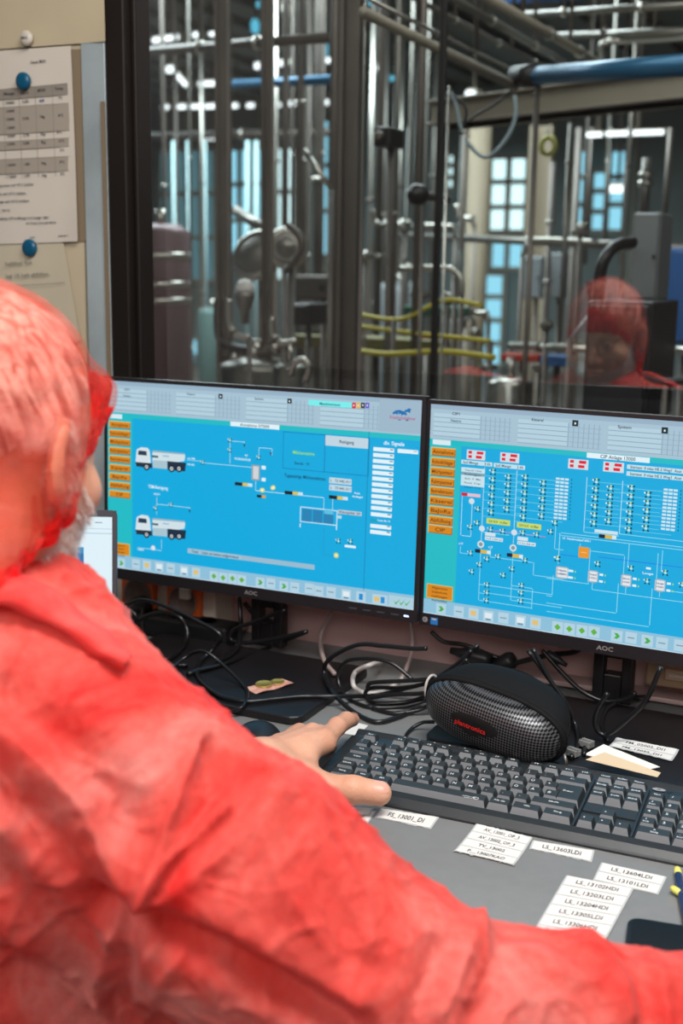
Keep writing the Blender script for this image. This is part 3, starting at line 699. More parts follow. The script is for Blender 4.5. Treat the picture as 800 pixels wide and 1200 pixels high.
for i, (px, py, lab) in enumerate(((524, 350, 'right of the black post'), (556, 392, 'left of the bright strip'), (640, 381, 'above the blue manifold'), (632, 430, 'left of the machine block'), (492, 345, 'near the green shelf'), (428, 300, 'beside the bright highlight rod'), (571, 432, 'left of the silver tank'), (680, 268, 'above the handrail'))):
    P = at(px, py, 3.3+0.1*i); r = pxsize(7, P); b = MB(); b.M = Matrix.Translation(P) @ RX(60+10*i) @ RY(20*i)
    b.lathe([(r*0.5, -r*1.6), (r*0.5, -r*0.5), (r, -r*0.45), (r, -r*0.2), (r*0.7, -r*0.2), (r*0.7, r*0.2), (r, r*0.2), (r, r*0.45), (r*0.5, r*0.5), (r*0.5, r*1.6)], M_bright if i % 2 else M_steel, 20)
    o = b.build('pipe_valve'); tag(o, 'steel disc valve '+lab, 'valve'); foot(o, P, r=0.008)
# leaning pale bar
run('steel_pipe', 'leaning pale bar left of the thick black hose', 'pipe', [(668, 398, 3.0), (690, 370, 3.0)], 2.4, mat('pale_bar', (150, 172, 174), 0.4), sm=False)
# far windows (daylight) in the hall's back wall
def hwin(n, x0, y0, x1, y1, m, nx=2, nz=3, Y=None):
    Y = HY1-0.04 if Y is None else Y
    A = at(x0, y0, Y); B = at(x1, y1, Y)
    e = struct(empty('window_%d' % n))
    MB().box((A.x, Y, B.z), (B.x, Y+0.02, A.z), m).build('pane', e)
    b = MB(); t = 0.035
    for i in range(nx+1):
        x = A.x+(B.x-A.x)*i/nx; b.box((x-t, Y-0.04, B.z), (x+t, Y, A.z), M_beam)
    for i in range(nz+1):
        z = A.z+(B.z-A.z)*i/nz; b.box((A.x, Y-0.035, z-t), (B.x, Y-0.002, z+t), M_beam)
    b.build('frame', e)
hwin(2, 268, 174, 308, 300, M_wpane, 3, 3)
hwin(3, 186, 176, 254, 330, mat('dim_pane', (84, 132, 142), emit=0.8), 4, 3)
hwin(4, 318, 172, 362, 330, M_wpane2, 3, 3)
hwin(5, 372, 140, 386, 300, M_wpane, 1, 3)
hwin(6, 575, 184, 616, 272, M_wpane2, 2, 3)
hwin(7, 575, 278, 614, 316, M_wpane, 2, 1)
hwin(8, 673, 175, 687, 272, M_wpane, 1, 3)
hwin(9, 694, 200, 709, 272, M_wpane, 1, 3)
hwin(10, 715, 175, 731, 272, M_wpane, 1, 3)
hwin(11, 568, 320, 588, 430, M_wpane, 1, 4)
hwin(12, 500, 428, 524, 470, M_wpane, 1, 2)
hwin(13, 438, 160, 446, 290, M_wpane, 1, 4)
hwin(14, 524, 180, 533, 222, M_wpane2, 1, 3)
hwin(15, 210, 395, 258, 440, M_wpane, 2, 2)
hwin(16, 660, 400, 690, 440, mat('grey_pane', (150, 170, 170), emit=0.5), 2, 2)
hwin(17, 458, 150, 466, 230, M_wpane, 1, 3)
# lamps under the roof deck
def tube_lamp(px, py, Y, wpx, hpx, label, group=None, ang=0.0, proto=[None]):
    P = at(px, py, Y); w_ = pxsize(wpx, P)/2*1.12; h_ = pxsize(hpx, P)/2
    b = MB(); b.M = Matrix.Translation(P) @ Matrix.Rotation(ang, 4, 'Y')
    b.box((-w_*1.03, 0.0, -h_*0.3), (w_*1.03, 0.10, h_*1.5), M_beam)
    o = b.build('strip_lamp'); tag(o, label, 'lamp', group)
    t = MB(); t.cyl((P.x, P.y+0.05, P.z), (P.x, P.y+0.05, HZ+0.05), 0.012, M_dsteel, n=8); t.build('hanger', o)
    t = MB(); t.M = b.M; t.box((-w_, -0.03, -h_), (w_, 0.0, h_*0.8), M_glow); t.build('tube', o, bevel=h_*0.5)
G = 'ceiling lamps of the hall'
for px, lab in ((194, 'first from the window frame'), (212, 'second from the window frame'), (229, 'third from the window frame'), (247, 'fourth from the window frame'), (275, 'right of the first dark post'), (294, 'left of the flange post'), (325, 'right of the flange post')):
    tube_lamp(px, 125.5-(px-194)*0.02, 13.0, 9 if px not in (212, 229, 247) else 14, 5.5, 'small strip lamp in the long low row, '+lab, G)
tube_lamp(195, 45.5, 8.0, 32, 6.5, 'long strip lamp highest at the left of the window', G, -0.05)
tube_lamp(232, 41, 8.0, 10, 6, 'short lamp beside the highest long strip lamp', G)
tube_lamp(250, 40, 8.0, 7, 5, 'short lamp touching the first dark post', G)
tube_lamp(243, 98, 10.0, 20, 6.5, 'strip lamp just left of the first dark post above the long row', G)
tube_lamp(213, 93, 10.0, 20, 6, 'steeply slanting strip lamp above the long row', G, 0.75)
tube_lamp(200, 81, 10.0, 9, 9, 'round bright lamp above the slanting one', G)
tube_lamp(303, 77, 9.0, 8, 8, 'small round lamp left of the flange post', G)
tube_lamp(330, 74, 9.0, 14, 7, 'lamp right of the flange post, higher than the row', G)
tube_lamp(326, 10, 6.0, 10, 10, 'round lamp near the top between posts', G)
tube_lamp(382, 71, 8.0, 12, 6, 'lamp under the cyan roof light', G)
tube_lamp(380, 120, 12.0, 11, 6, 'lamp left of the wide dark column, low', G)
tube_lamp(343, 121, 12.0, 9, 6, 'lamp behind the pipe before the left windows', G)
tube_lamp(247, 161, 13.0, 14, 6, 'lamp below the long row beside the first dark post', G)
tube_lamp(722, 221, 9.0, 22, 10, 'bright lamp in front of the narrow blue windows', G)
tube_lamp(744, 156, 5.5, 60, 6, 'wide dim strip lamp under the beige cross beam', G)
tube_lamp(697, 158, 5.5, 16, 6, 'shorter strip lamp left of the wide dim one', G)
tube_lamp(552, 110, 6.0, 10, 8, 'lamp behind the sagging cable', G)
tube_lamp(440, 80, 7.0, 6, 8, 'small lamp right of the wide dark column', G)
# roof lights
hw = [(382, 60, 22, 16, 12.0), (304, 5, 10, 8, 8.0), (436, 2, 12, 8, 7.0), (297, 30, 8, 16, 9.0), (455, 91, 10, 6, 9.0)]
for i, (px, py, w_, h_, Y) in enumerate(hw):
    P = at(px, py, Y); a = pxsize(w_, P)/2; c_ = pxsize(h_, P)/2
    b = MB(); b.M = Matrix.Translation(P); b.add([(a*cos(t), 0, c_*sin(t)) for t in np.linspace(0, 2*pi, 16, endpoint=False)]+[(a*cos(t), 0.05, c_*sin(t)) for t in np.linspace(0, 2*pi, 16, endpoint=False)],
        [tuple(range(16))]+[(k, 16+k, 16+(k+1) % 16, (k+1) % 16) for k in range(16)], mat('roof_light_pane', (96, 196, 226), emit=1.2))
    ro = b.build('roof_light'); t = MB(); t.cyl((P.x, P.y+0.04, P.z), (P.x, P.y+0.04, HZ+0.05), 0.012, M_dsteel, n=8); t.build('hanger', ro)
    tag(ro, ['large cyan roof light above the lamps left of the wide column', 'tiny cyan roof light at the very top left of the flange post', 'cyan roof light at the very top right of the wide column', 'upright cyan roof light between the first two posts', 'flat cyan roof light right of the small lamp'][i], 'roof light')
b = MB(); A = at(590, -4, 4.6); B = at(640, 2, 4.4)
b.cyl(at(588, -2, 4.6), at(680, -8, 4.3), pxsize(7, A), M_bluecab)
tag(b.build('steel_pipe'), 'saturated blue pipe cut by the top edge of the photo', 'pipe')
# ------------------------------------------------------------------ desk
DZ = 0.74
M_desk = mat('grey_desk_laminate', (122, 123, 123), 0.42, noise=0.03, nscale=60, bump=0.08, bscale=900)
M_edge = mat('desk_edge', (60, 60, 62), 0.5)
desk = tag(empty('desk', (-0.5, 1.2, 0)), 'long grey laminate desk top under the monitors and keyboard', 'desk')
def pb(b, name, parent, **k):
    o = b.build(name, None, **k); o.parent = parent; o.matrix_parent_inverse = parent.matrix_world.inverted() if parent.matrix_basis == parent.matrix_world else parent.matrix_world.inverted(); return o
def E(name, loc, mw=None):
    o = empty(name, loc) if mw is None else empty(name, mw=mw)
    bpy.context.view_layer.update(); return o
bpy.context.view_layer.update()
pb(MB().box((-2.3, 0.87, DZ-0.028), (1.4, 1.655, DZ), M_desk), 'table_top', desk, bevel=0.003)
for x in (-2.2, -0.3, 1.3):
    pb(MB().box((x-0.015, 0.95, 0.0), (x+0.015, 1.6, DZ-0.028), M_edge), 'leg', desk, bevel=0.002)

# ------------------------------------------------------------------ monitors
M_plast = mat('black_monitor_plastic', (22, 20, 22), 0.42, bump=0.05, bscale=1500)
M_bezel = mat('matt_black_bezel', (26, 22, 27), 0.5)
M_logo = mat('silver_logo', (170, 165, 165), 0.35, 0.3)
W_, H_ = 0.527, 0.2965
class Scr:
    def __init__(s, X, Y, Z, t, yw):
        ax = Vector((cos(yw), sin(yw), 0)); n = Vector((-sin(yw), cos(yw), 0)); up = Vector((0, 0, cos(t)))+n*sin(t)
        z = ax.cross(up)
        s.M = Matrix(((ax.x, up.x, z.x, X), (ax.y, up.y, z.y, Y), (ax.z, up.z, z.z, Z), (0, 0, 0, 1))); s.I = s.M.inverted(); s.b = MB()
        s.O = Vector((X, Y, Z)); s.N = z; s.lay = 0.0
    def P(s, px, py):
        d = D(px, py); t = (s.O-CAM).dot(s.N)/d.dot(s.N); q = s.I @ (CAM+d*t); return q.x, q.y
    def R(s, x0, y0, x1, y1, c, z=1):
        a = s.P(x0, y0); b_ = s.P(x1, y1); s.rr(a[0], b_[1], b_[0], a[1], c, z)
    def rr(s, x0, y0, x1, y1, c, z=1):
        x0 = max(0, x0); x1 = min(W_, x1); y0 = max(-H_, y0); y1 = min(0, y1)
        if x1 > x0 and y1 > y0: s.b.rect(x0, y0, x1, y1, 0.00008*z, ui(c))
    def RT(s, x0, y0, x1, h, c, t=None, th=2.6, tc=(50, 70, 90), z=5, fill=0.88):
        """field with its upper left at a pixel, h pixels high, and centred writing"""
        a = s.P(x0, y0); b_ = s.P(x1, y0+(x1-x0)*0.1); hh = h/825.0
        s.rr(a[0], a[1]-hh, b_[0], a[1], c, z)
        if t: s.b.text(t, (a[0]+b_[0])/2, a[1]-hh/2, min(th/825.0, hh*0.7), ui(tc), 0.00008*(z+1), w=(b_[0]-a[0])*fill, center=True)
    def T(s, t, px, py, hpx, c, z=6, w=None):
        x, y = s.P(px, py)
        s.b.text(t, x, y, hpx/825.0, ui(c), 0.00008*z, w=None if w is None else w/800.0, center=True)
    def L(s, pts, c=(200, 235, 245), wd=0.0007, z=3):
        q = [s.P(*p) for p in pts]; s.Lu(q, c, wd, z)
    def Lu(s, q, c=(200, 235, 245), wd=0.0007, z=3):
        for a, b_ in zip(q[:-1], q[1:]):
            if abs(a[0]-b_[0]) > abs(a[1]-b_[1]): s.rr(min(a[0], b_[0]), a[1]-wd/2, max(a[0], b_[0]), a[1]+wd/2, c, z)
            else: s.rr((a[0]+b_[0])/2-wd/2, min(a[1], b_[1]), (a[0]+b_[0])/2+wd/2, max(a[1], b_[1]), c, z)
    def poly(s, pts, c, z=5):
        q = [s.P(*p) for p in pts]; s.b.add([(a[0], a[1], 0.00008*z) for a in q], [tuple(reversed(range(len(q))))], ui(c))
    def disc(s, px, py, r, c, z=6):
        x, y = s.P(px, py); s.b.add([(x+r*cos(a), y+r*sin(a), 0.00008*z) for a in np.linspace(0, 2*pi, 14, endpoint=False)], [tuple(range(14))], ui(c))
    def valve(s, x, y, k=1.0, col_=(120, 220, 170)):
        u = 0.0016*k
        s.rr(x-u*1.9, y-u*1.9, x+u*1.9, y+u*1.9, (12, 56, 84), 5)
        s.rr(x-u*0.9, y-u*2.2, x+u*0.9, y+u*2.2, (10, 170, 210), 6)
        s.rr(x-u*2.2, y-u*0.9, x+u*2.2, y+u*0.9, (10, 170, 210), 6)
        s.rr(x-u*0.8, y-u*0.8, x+u*0.8, y+u*0.8, (205, 228, 228), 7)
        s.rr(x-u*0.4, y+u*1.2, x+u*0.4, y+u*2.6, (215, 225, 70), 8)
        s.rr(x-u*2.9, y+u*0.6, x-u*1.9, y+u*1.8, (225, 240, 240), 8)
        s.rr(x+u*1.3, y-u*2.3, x+u*2.2, y-u*1.2, (16, 40, 60), 8); s.rr(x-u*2.2, y-u*2.3, x-u*1.3, y-u*1.2, (16, 40, 60), 8)
        s.rr(x+u*1.3, y+u*1.2, x+u*2.2, y+u*2.3, (16, 40, 60), 8)
S1 = Scr(-1.12918, 1.52631, 1.15605, 0.03606, 0.0)
S2 = Scr(-0.59193, 1.53327, 1.15123, 0.02041, -0.0496)
z7 = lambda x, y: (110+x/3.81, 430+y/3.81)
z8 = lambda x, y: (300+x/3.81, 440+y/3.81)
za = lambda x, y: (490+x/3.753, 450+y/3.75)
zb = lambda x, y: (640+x/3.53, 450+y/3.53)
zc = lambda x, y: (500+x/8.0, 520+y/8.0)
BG, TEAL, HEAD, BAR, ORG, TXT, WHT = (0, 168, 221), (28, 186, 196), (164, 192, 208), (140, 190, 216), (214, 134, 18), (96, 50, 6), (224, 240, 246)
def common(S, leftx, stripy, mainy):
    S.rr(0, -H_, W_, 0, BG, 1)
    x = leftx
    S.rr(0, -H_, x, 0, TEAL, 2); S.rr(0, mainy, W_, 0, TEAL, 2); S.rr(0, stripy, W_, 0, HEAD, 3)
    S.rr(0, -0.0065, W_, 0, (150, 176, 196), 4)
    S.rr(0, -H_, W_, -H_+0.021, BAR, 3); S.rr(0, -H_, W_, -H_+0.0012, (196, 222, 236), 4)
    # alarm table in the header: four blocks of rows with small cells
    y0 = -0.012; rh = (stripy+0.004-y0)/5
    for q in range(4):
        bx = 0.005+q*0.122
        for r in range(5):
            yy = y0+rh*r
            S.rr(bx, yy+rh*0.92, bx+0.068, yy, (178, 206, 220), 5)
            S.rr(bx, yy+rh*0.92, bx+0.068, yy+rh*0.80, (128, 160, 182), 6)
            S.rr(bx+0.0685, yy+rh*0.92, bx+0.113, yy+rh*0.83, (140, 170, 190), 6)
        for k in range(7):
            S.rr(bx+0.069+k*0.0068, y0+rh*5, bx+0.0698+k*0.0068, y0, (132, 160, 182), 6)
def icons(S, pts):
    for (px, py, kind) in pts:
        x, y = S.P(px, py); a = 0.0075
        S.rr(x-a, y-a, x+a, y+a, (176, 208, 224), 4)
        g = (70, 170, 70)
        if kind == 'g': S.b.add([(x-a*.5, y-a*.5, .0004), (x+a*.1, y-a*.5, .0004), (x+a*.6, y, .0004), (x+a*.1, y+a*.5, .0004), (x-a*.5, y+a*.5, .0004), (x-a*.1, y, .0004)], [(0, 1, 2, 3, 4, 5)], ui(g))
        elif kind == 'd': S.b.add([(x-a*.6, y, .0004), (x, y-a*.6, .0004), (x+a*.6, y, .0004), (x, y+a*.6, .0004)], [(0, 1, 2, 3)], ui((96, 176, 60)))
        elif kind == 'o': S.rr(x-a*.6, y-a*.4, x+a*.5, y+a*.5, (226, 190, 110), 5)
        elif kind == 'w': S.rr(x-a*.7, y-a*.4, x+a*.7, y+a*.6, (222, 234, 240), 5); S.rr(x-a*.5, y-a*.8, x+a*.5, y-a*.5, (110, 140, 160), 5)
        elif kind == 'l': S.rr(x-a*.6, y-a*.1, x+a*.6, y+a*.1, (120, 146, 160), 5)
        elif kind == 'b': S.rr(x-a*.4, y-a*.6, x+a*.4, y+a*.6, (20, 140, 210), 5)
def menu(S, names, x0, x1, ys, h):
    for (nm, y) in zip(names, ys):
        S.rr(x0-0.001, y-0.001, x1+0.001, y+h+0.0012, (232, 190, 110), 4); S.rr(x0, y-0.0012, x1+0.001, y+h, (150, 84, 10), 5); S.rr(x0, y, x1, y+h, ORG, 6)
        S.b.text(nm, (x0+x1)/2, y+h/2, h*0.56, ui(TXT), 0.0006, w=min(x1-x0-0.003, h*0.56*0.95*len(nm)), center=True)
def column_valves(S, p0, p1, n, left, right):
    a = S.P(*p0); b_ = S.P(*p1)
    for i in range(n):
        x = a[0]+(b_[0]-a[0])*0.5; y = a[1]+(b_[1]-a[1])*i/(n-1)
        if right: S.rr(x, y-0.0003, x+right, y+0.0003, (120, 212, 235), 3)
        if left: S.rr(x-left, y-0.0003-0.006, x, y+0.0003-0.006, (120, 212, 235), 3)
        S.valve(x, y, 1.15)
NAMES = ('Annahme', 'Rohmilchlager', 'Milchpasteur', 'Rahmpasteur', 'Betriebsraum', 'Käserei', 'BaJoRa', 'Abfüllung', 'CIP')
# ---- left display
common(S1, S1.P(*z7(172, 400))[0], S1.P(*z7(100, 203))[1], S1.P(*z7(200, 232))[1])
a = S1.P(*z7(70, 208)); S1.rr(a[0], a[1]-0.007, a[0]+0.024, a[1], (214, 232, 238), 5)
S1.RT(*z7(610, 243), z8(104, 240)[0], 5.6, WHT, 'Annahme 07000', 3.6, (70, 90, 100), fill=.6)
ys = [S1.P(*z7(110, y))[1] for y in (270, 309, 346, 386, 424, 463, 502, 541, 580)]
menu(S1, NAMES, S1.P(*z7(70, 300))[0], S1.P(*z7(161, 300))[0], ys, 0.0085)
a = S1.P(*z7(75, 780)); b_ = S1.P(*z7(160, 845)); S1.rr(a[0], b_[1], b_[0], a[1], (226, 180, 90), 4); S1.rr(a[0]+.001, b_[1]+.001, b_[0]-.001, a[1]-.001, ORG, 5)
for i, t in enumerate(('Allgemein', 'Schaltschr.', 'meldungen', 'Autobau')): S1.b.text(t, (a[0]+b_[0])/2, a[1]-0.004-i*0.0052, 0.003, ui(TXT), 0.0006, w=0.018, center=True)
def truck(S, dy):
    f = lambda pts: [z7(x, y+dy) for x, y in pts]
    S.poly(f([(262, 372), (405, 386), (408, 400), (404, 420), (330, 432), (262, 424)]), (206, 224, 230), 5)
    S.poly(f([(262, 372), (405, 386), (404, 392), (262, 380)]), (150, 176, 190), 6)
    S.poly(f([(187, 420), (192, 368), (212, 358), (242, 362), (250, 376), (256, 440), (188, 440)]), (212, 226, 232), 7)
    S.poly(f([(200, 372), (236, 376), (237, 396), (198, 392)]), (34, 56, 76), 8)
    S.poly(f([(186, 424), (260, 430), (262, 452), (190, 444)]), (30, 46, 62), 8)
    S.poly(f([(264, 416), (328, 420), (328, 456), (264, 450)]), (168, 196, 206), 8)
    S.poly(f([(328, 420), (412, 428), (408, 466), (330, 460)]), (22, 44, 66), 7)
    S.poly(f([(260, 394), (288, 397), (288, 406), (260, 403)]), (60, 90, 100), 8)
    for x, y in ((236, 446), (348, 454), (381, 454)):
        S.disc(*z7(x, y+dy), 0.0056, (20, 26, 34), 9); S.disc(*z7(x, y+dy), 0.0030, (206, 214, 220), 10); S.disc(*z7(x, y+dy), 0.0014, (60, 70, 80), 11)
    S.T('milch', *z7(322, 397+dy), 2.4, (20, 140, 200), 9, w=9)
truck(S1, 0); truck(S1, 302)
S1.L([z7(415, 415), z7(490, 428)], z=3); S1.L([z7(490, 428), z7(705, 436)])
S1.L([z7(608, 330), z7(608, 432)]); S1.L([z7(608, 330), z7(672, 333), z7(672, 360)]); S1.L([z7(737, 400), z7(737, 360), z7(795, 366), z7(795, 395)])
for p in (z7(487, 427), z7(608, 328), z7(607, 372), z7(737, 405), z7(276, 632), z7(345, 617)): S1.valve(*S1.P(*p), 0.9)
for p in (z7(672, 352), z7(428, 645), z7(790, 390)): x, y = S1.P(*p); S1.b.add([(x-.002, y+.003, .0005), (x+.002, y+.003, .0005), (x, y-.003, .0005)], [(2, 1, 0)], ui((20, 70, 100)))
S1.L([z7(282, 580), z7(280, 660)]); S1.L([z7(282, 612), z7(428, 626), z7(428, 650)]); S1.L([z7(195, 806), z7(302, 812), z7(302, 770)])
x, y = S1.P(*z7(265, 808)); S1.disc(*z7(265, 808), 0.004, (220, 224, 232), 6)
for t, p, h, wd in (('TSM-Reinigung', z7(287, 537), 4.4, 29), ('NF507', z7(282, 568), 2.6, 9), ('NF501', z7(210, 815), 2.6, 9), ('von TSM', z7(434, 408), 2.4, 11), ('NF 503', z7(434, 436), 2.4, 10), ('07', z7(681, 395), 2.4, 4), ('FILTERGEHÄUSE', z7(664, 412), 2.8, 22)):
    S1.T(t, *p, h, (226, 246, 250), 6, w=wd)
a = S1.P(*z7(705, 436)); b_ = S1.P(*z7(740, 508)); S1.rr(a[0], b_[1], b_[0], a[1], (150, 160, 170), 5); S1.rr(a[0]+.0025, b_[1]+.002, b_[0]-.002, a[1]-.002, (206, 212, 216), 6)
S1.L([z7(722, 508), z7(722, 552)]); S1.L([z7(722, 552), z8(300, 545)], wd=0.0009)
for p in (z7(750, 550), z7(798, 540), z8(30, 512), z8(78, 500)): S1.disc(*p, 0.0036, (200, 206, 90), 6); S1.disc(*p, 0.002, (236, 240, 220), 7)
for p in (z7(630, 513), z8(128, 514), z8(326, 534)):
    x, y = S1.P(*p); S1.rr(x, y-.005, x+.013, y, (14, 20, 30), 6); S1.rr(x+.013, y-.005, x+.022, y, (214, 190, 90), 6); S1.rr(x+.022, y-.005, x+.030, y, (200, 226, 236), 6)
x, y = S1.P(*z7(728, 570)); S1.rr(x, y-.004, x+.008, y, (14, 20, 30), 6); S1.rr(x+.008, y-.004, x+.015, y, (214, 160, 60), 6)
for p in (z7(757, 450), z7(757, 502), z8(30, 410), z8(30, 465)): x, y = S1.P(*p); S1.rr(x-.002, y-.0025, x+.004, y+.0025, (214, 236, 244), 6)
# boxes at the centre right
DK = (10, 110, 170)
def frame(S, x0, y0, x1, y1, c, wd=0.0008, z=4):
    a = S.P(x0, y0); b_ = S.P(x1, y1)
    S.rr(a[0], a[1]-wd, b_[0], a[1], c, z); S.rr(a[0], b_[1], b_[0], b_[1]+wd, c, z); S.rr(a[0], b_[1], a[0]+wd, a[1], c, z); S.rr(b_[0]-wd, b_[1], b_[0], a[1], c, z)
frame(S1, *z8(122, 250), *z8(305, 432), DK); frame(S1, *z8(308, 265), *z8(502, 450), DK)
S1.R(*z8(310, 266), *z8(500, 328), (190, 212, 224), 5); S1.T('Reinigung', *z8(405, 297), 4, (40, 60, 80), 6, w=18)
S1.T('Milchannahme', *z8(213, 346), 4, (150, 225, 60), 6, w=28); S1.T('Bereit:  10', *z8(205, 393), 3.4, (16, 70, 110), 6, w=19)
S1.T('Tageszeitige Milchannahmen', *z8(218, 453), 4.4, (12, 56, 96), 6, w=54)
S1.L([z8(500, 250), z8(484, 960)], (14, 110, 160), 0.0008, 4)
for i in range(2):
    S1.RT(*z8(327, 454+i*32), z8(427, 0)[0], 7, (190, 214, 226), 'L   73 045,10 l', 3.0)
S1.T('kein', *z8(452, 525), 2.6, WHT, 6, w=7); S1.T('Anlieger', *z8(454, 541), 2.6, WHT, 6, w=14)
S1.L([z8(300, 545), z8(305, 600)]); S1.L([z8(342, 548), z8(342, 600)])
frame(S1, *z8(197, 584), *z8(362, 672), (190, 226, 240), 0.0016)
for q in range(3): S1.R(*z8(206+q*48, 594+q*5), *z8(248+q*48, 655+q*5), (34, 130, 180), 4)
S1.R(*z8(304, 598), *z8(345, 622), (90, 190, 224), 5)
S1.L([z8(197, 660), z8(197, 678)], (210, 236, 244), 0.0016); S1.L([z8(360, 665), z8(358, 690)], (210, 236, 244), 0.0016)
S1.RT(*z8(366, 598), z8(472, 0)[0], 5, (180, 200, 214), 'Klarspüler 20', 2.8)
S1.R(*z8(364, 624), *z8(382, 640), (180, 214, 226), 5)
S1.L([z8(303, 680), z8(300, 800), z8(345, 800)], (30, 140, 200)); S1.valve(*S1.P(*z8(368, 740)), 1.0); S1.valve(*S1.P(*z8(422, 742)), 1.0); S1.disc(*z8(358, 803), 0.0042, (190, 206, 100), 6); S1.disc(*z8(358, 803), 0.002, (236, 240, 230), 7)
S1.R(*z8(396, 755), *z8(445, 772), WHT, 5)
S1.T('div. Signale', *z8(616, 303), 4.6, (236, 248, 250), 6, w=25)
for i in range(15):
    y = 322+i*26.2+(i > 10)*2
    if i == 12: S1.R(*z8(512, y+3), *z8(540, y+16), (20, 160, 180), 5); S1.T('Code: Bin 10', *z8(570, y+10), 2.2, WHT, 6, w=16); continue
    x0 = 524-i*1.05; S1.RT(*z8(x0, y-3), z8(x0+93, 0)[0], 4.6, WHT); a_ = S1.P(*z8(x0+80, y+10)); S1.rr(a_[0]-.002, a_[1]-.0008, a_[0]+.003, a_[1]+.0008, (110, 140, 150), 6)
S1.RT(*z8(632, 327), z8(724, 0)[0], 4.6, WHT); S1.R(*z8(704, 338), *z8(720, 342), (110, 140, 150), 6)
S1.RT(*z7(418, 809), z8(262, 862)[0], 6.2, (150, 186, 206), z=4); S1.RT(*z7(422, 810), z7(660, 0)[0], 6, (158, 192, 210), 'Text:   Liste ist keine aufgetreten', 3.2, (30, 60, 80))
for t, p, wd in (('CIP1', z7(148, 101), 8), ('Neutra', z7(148, 128), 11), ('Käserei', z7(434, 121), 11), ('System', z7(738, 142), 12)): S1.T(t, *p, 2.8, (50, 66, 84), 8, w=wd)
for p in (z7(566, 131), z8(150, 114)): x, y = S1.P(*p); S1.rr(x-.0035, y-.0035, x+.0035, y+.0035, (20, 36, 44), 8); S1.rr(x-.001, y-.0015, x+.001, y+.001, (230, 240, 240), 9)
S1.R(*z8(235, 108), *z8(428, 146), (120, 236, 236), 7); S1.T('Maschinenraum', *z8(330, 128), 3.2, (20, 80, 90), 8, w=26)
for i, c in enumerate(((206, 40, 60), (226, 180, 80), (40, 56, 56), (110, 90, 200))): x, y = S1.P(*z8(437+i*20, 134)); S1.rr(x-.003, y-.004, x+.003, y+.004, c, 8); S1.rr(x-.0008, y-.001, x+.0008, y+.0015, (240, 240, 240), 9)
# company sign with small cattle figures
S1.R(*z8(552, 105), *z8(738, 262), (156, 182, 200), 7)
for x, y, s_ in ((622, 168, 1), (650, 166, 1.2), (676, 160, 1.1), (640, 160, .9), (660, 172, 1.1), (628, 160, .7), (684, 152, .7)):
    S1.poly([z8(x-12*s_, y-4*s_), z8(x-4*s_, y-7*s_), z8(x+10*s_, y-5*s_), z8(x+13*s_, y+2*s_), z8(x+8*s_, y+8*s_), z8(x+5*s_, y+3*s_), z8(x-6*s_, y+3*s_), z8(x-8*s_, y+9*s_), z8(x-11*s_, y+2*s_)], (16, 110, 176), 9)
S1.T('Friedrichshafener', *z8(655, 189), 4, (176, 90, 130), 9, w=31); S1.R(*z8(635, 196), *z8(646, 201), (20, 110, 170), 9); S1.R(*z8(668, 196), *z8(680, 203), (20, 110, 170), 9)
icons(S1, [(*z7(122, 876), 'g'), (*z7(188, 880), 'l'), (*z7(237, 886), 'o'), (*z7(292, 893), 'w'), (*z7(343, 899), 'l'), (*z7(403, 910), 'w'), (*z7(456, 918), 'o'), (*z7(536, 934), 'd'), (*z7(577, 941), 'd'), (*z7(619, 944), 'd'), (*z7(660, 951), 'd'), (*z7(742, 962), 'g'), (*z7(790, 966), 'l'),
    (*z8(124, 941), 'g'), (*z8(172, 946), 'l'), (*z8(238, 951), 'l'), (*z8(280, 962), 'l'), (*z8(335, 967), 'l'), (*z8(402, 978), 'w'), (*z8(468, 988), 'b'), (*z8(540, 1000), 'o'), (*z8(565, 1003), 'b')])
x, y = S1.P(*z8(650, 1012)); S1.rr(x-.02, y-.008, x+.02, y+.008, (170, 206, 220), 4)
for k in (-8, 0, 8): S1.b.add([(x+k*.001-.004, y+.001, .0005), (x+k*.001-.001, y-.005, .0005), (x+k*.001+.006, y+.005, .0005), (x+k*.001-.001, y-.002, .0005)], [(0, 1, 2, 3)], ui((80, 170, 80)))
# ---- right display
common(S2, S2.P(*za(172, 700))[0], S2.P(*za(100, 243))[1], S2.P(*za(200, 274))[1])
a = S2.P(*za(64, 242)); S2.rr(a[0], a[1]-0.007, a[0]+0.027, a[1], (214, 232, 238), 5)
S2.RT(*zb(168, 283), zb(428, 0)[0], 5.6, WHT, 'CIP Anlage 13000', 4, (50, 70, 80), fill=.56)
ys = [S2.P(*za(115, y))[1]-0.0045 for y in (300, 345, 388, 432, 474, 517, 560, 603, 643)]
menu(S2, NAMES, S2.P(*za(62, 300))[0]-0.001, S2.P(*za(172, 470))[0]-0.006, ys, 0.0095)
a = S2.P(*za(38, 875)); b_ = S2.P(*za(150, 955)); S2.rr(a[0], b_[1], b_[0], a[1], (226, 180, 90), 4); S2.rr(a[0]+.001, b_[1]+.001, b_[0]-.001, a[1]-.001, ORG, 5)
for i, t in enumerate(('Allgemeine', 'Schaltschrank', 'meldungen', 'Automatikbau')): S2.b.text(t, (a[0]+b_[0])/2, a[1]-0.0045-i*0.006, 0.0034, ui(TXT), 0.0006, w=0.024, center=True)
for t, p, wd in (('CIP1', za(166, 130), 9), ('Neutra', za(166, 161), 12), ('Käserei', za(525, 157), 13), ('System', zb(324, 178), 14)): S2.T(t, *p, 3.2, (40, 56, 74), 8, w=wd)
for p in (zb(120, 162), zb(490, 192)): x, y = S2.P(*p); S2.rr(x-.004, y-.004, x+.004, y+.004, (20, 46, 50), 8); S2.rr(x-.001, y-.0015, x+.001, y+.001, (230, 240, 240), 9)
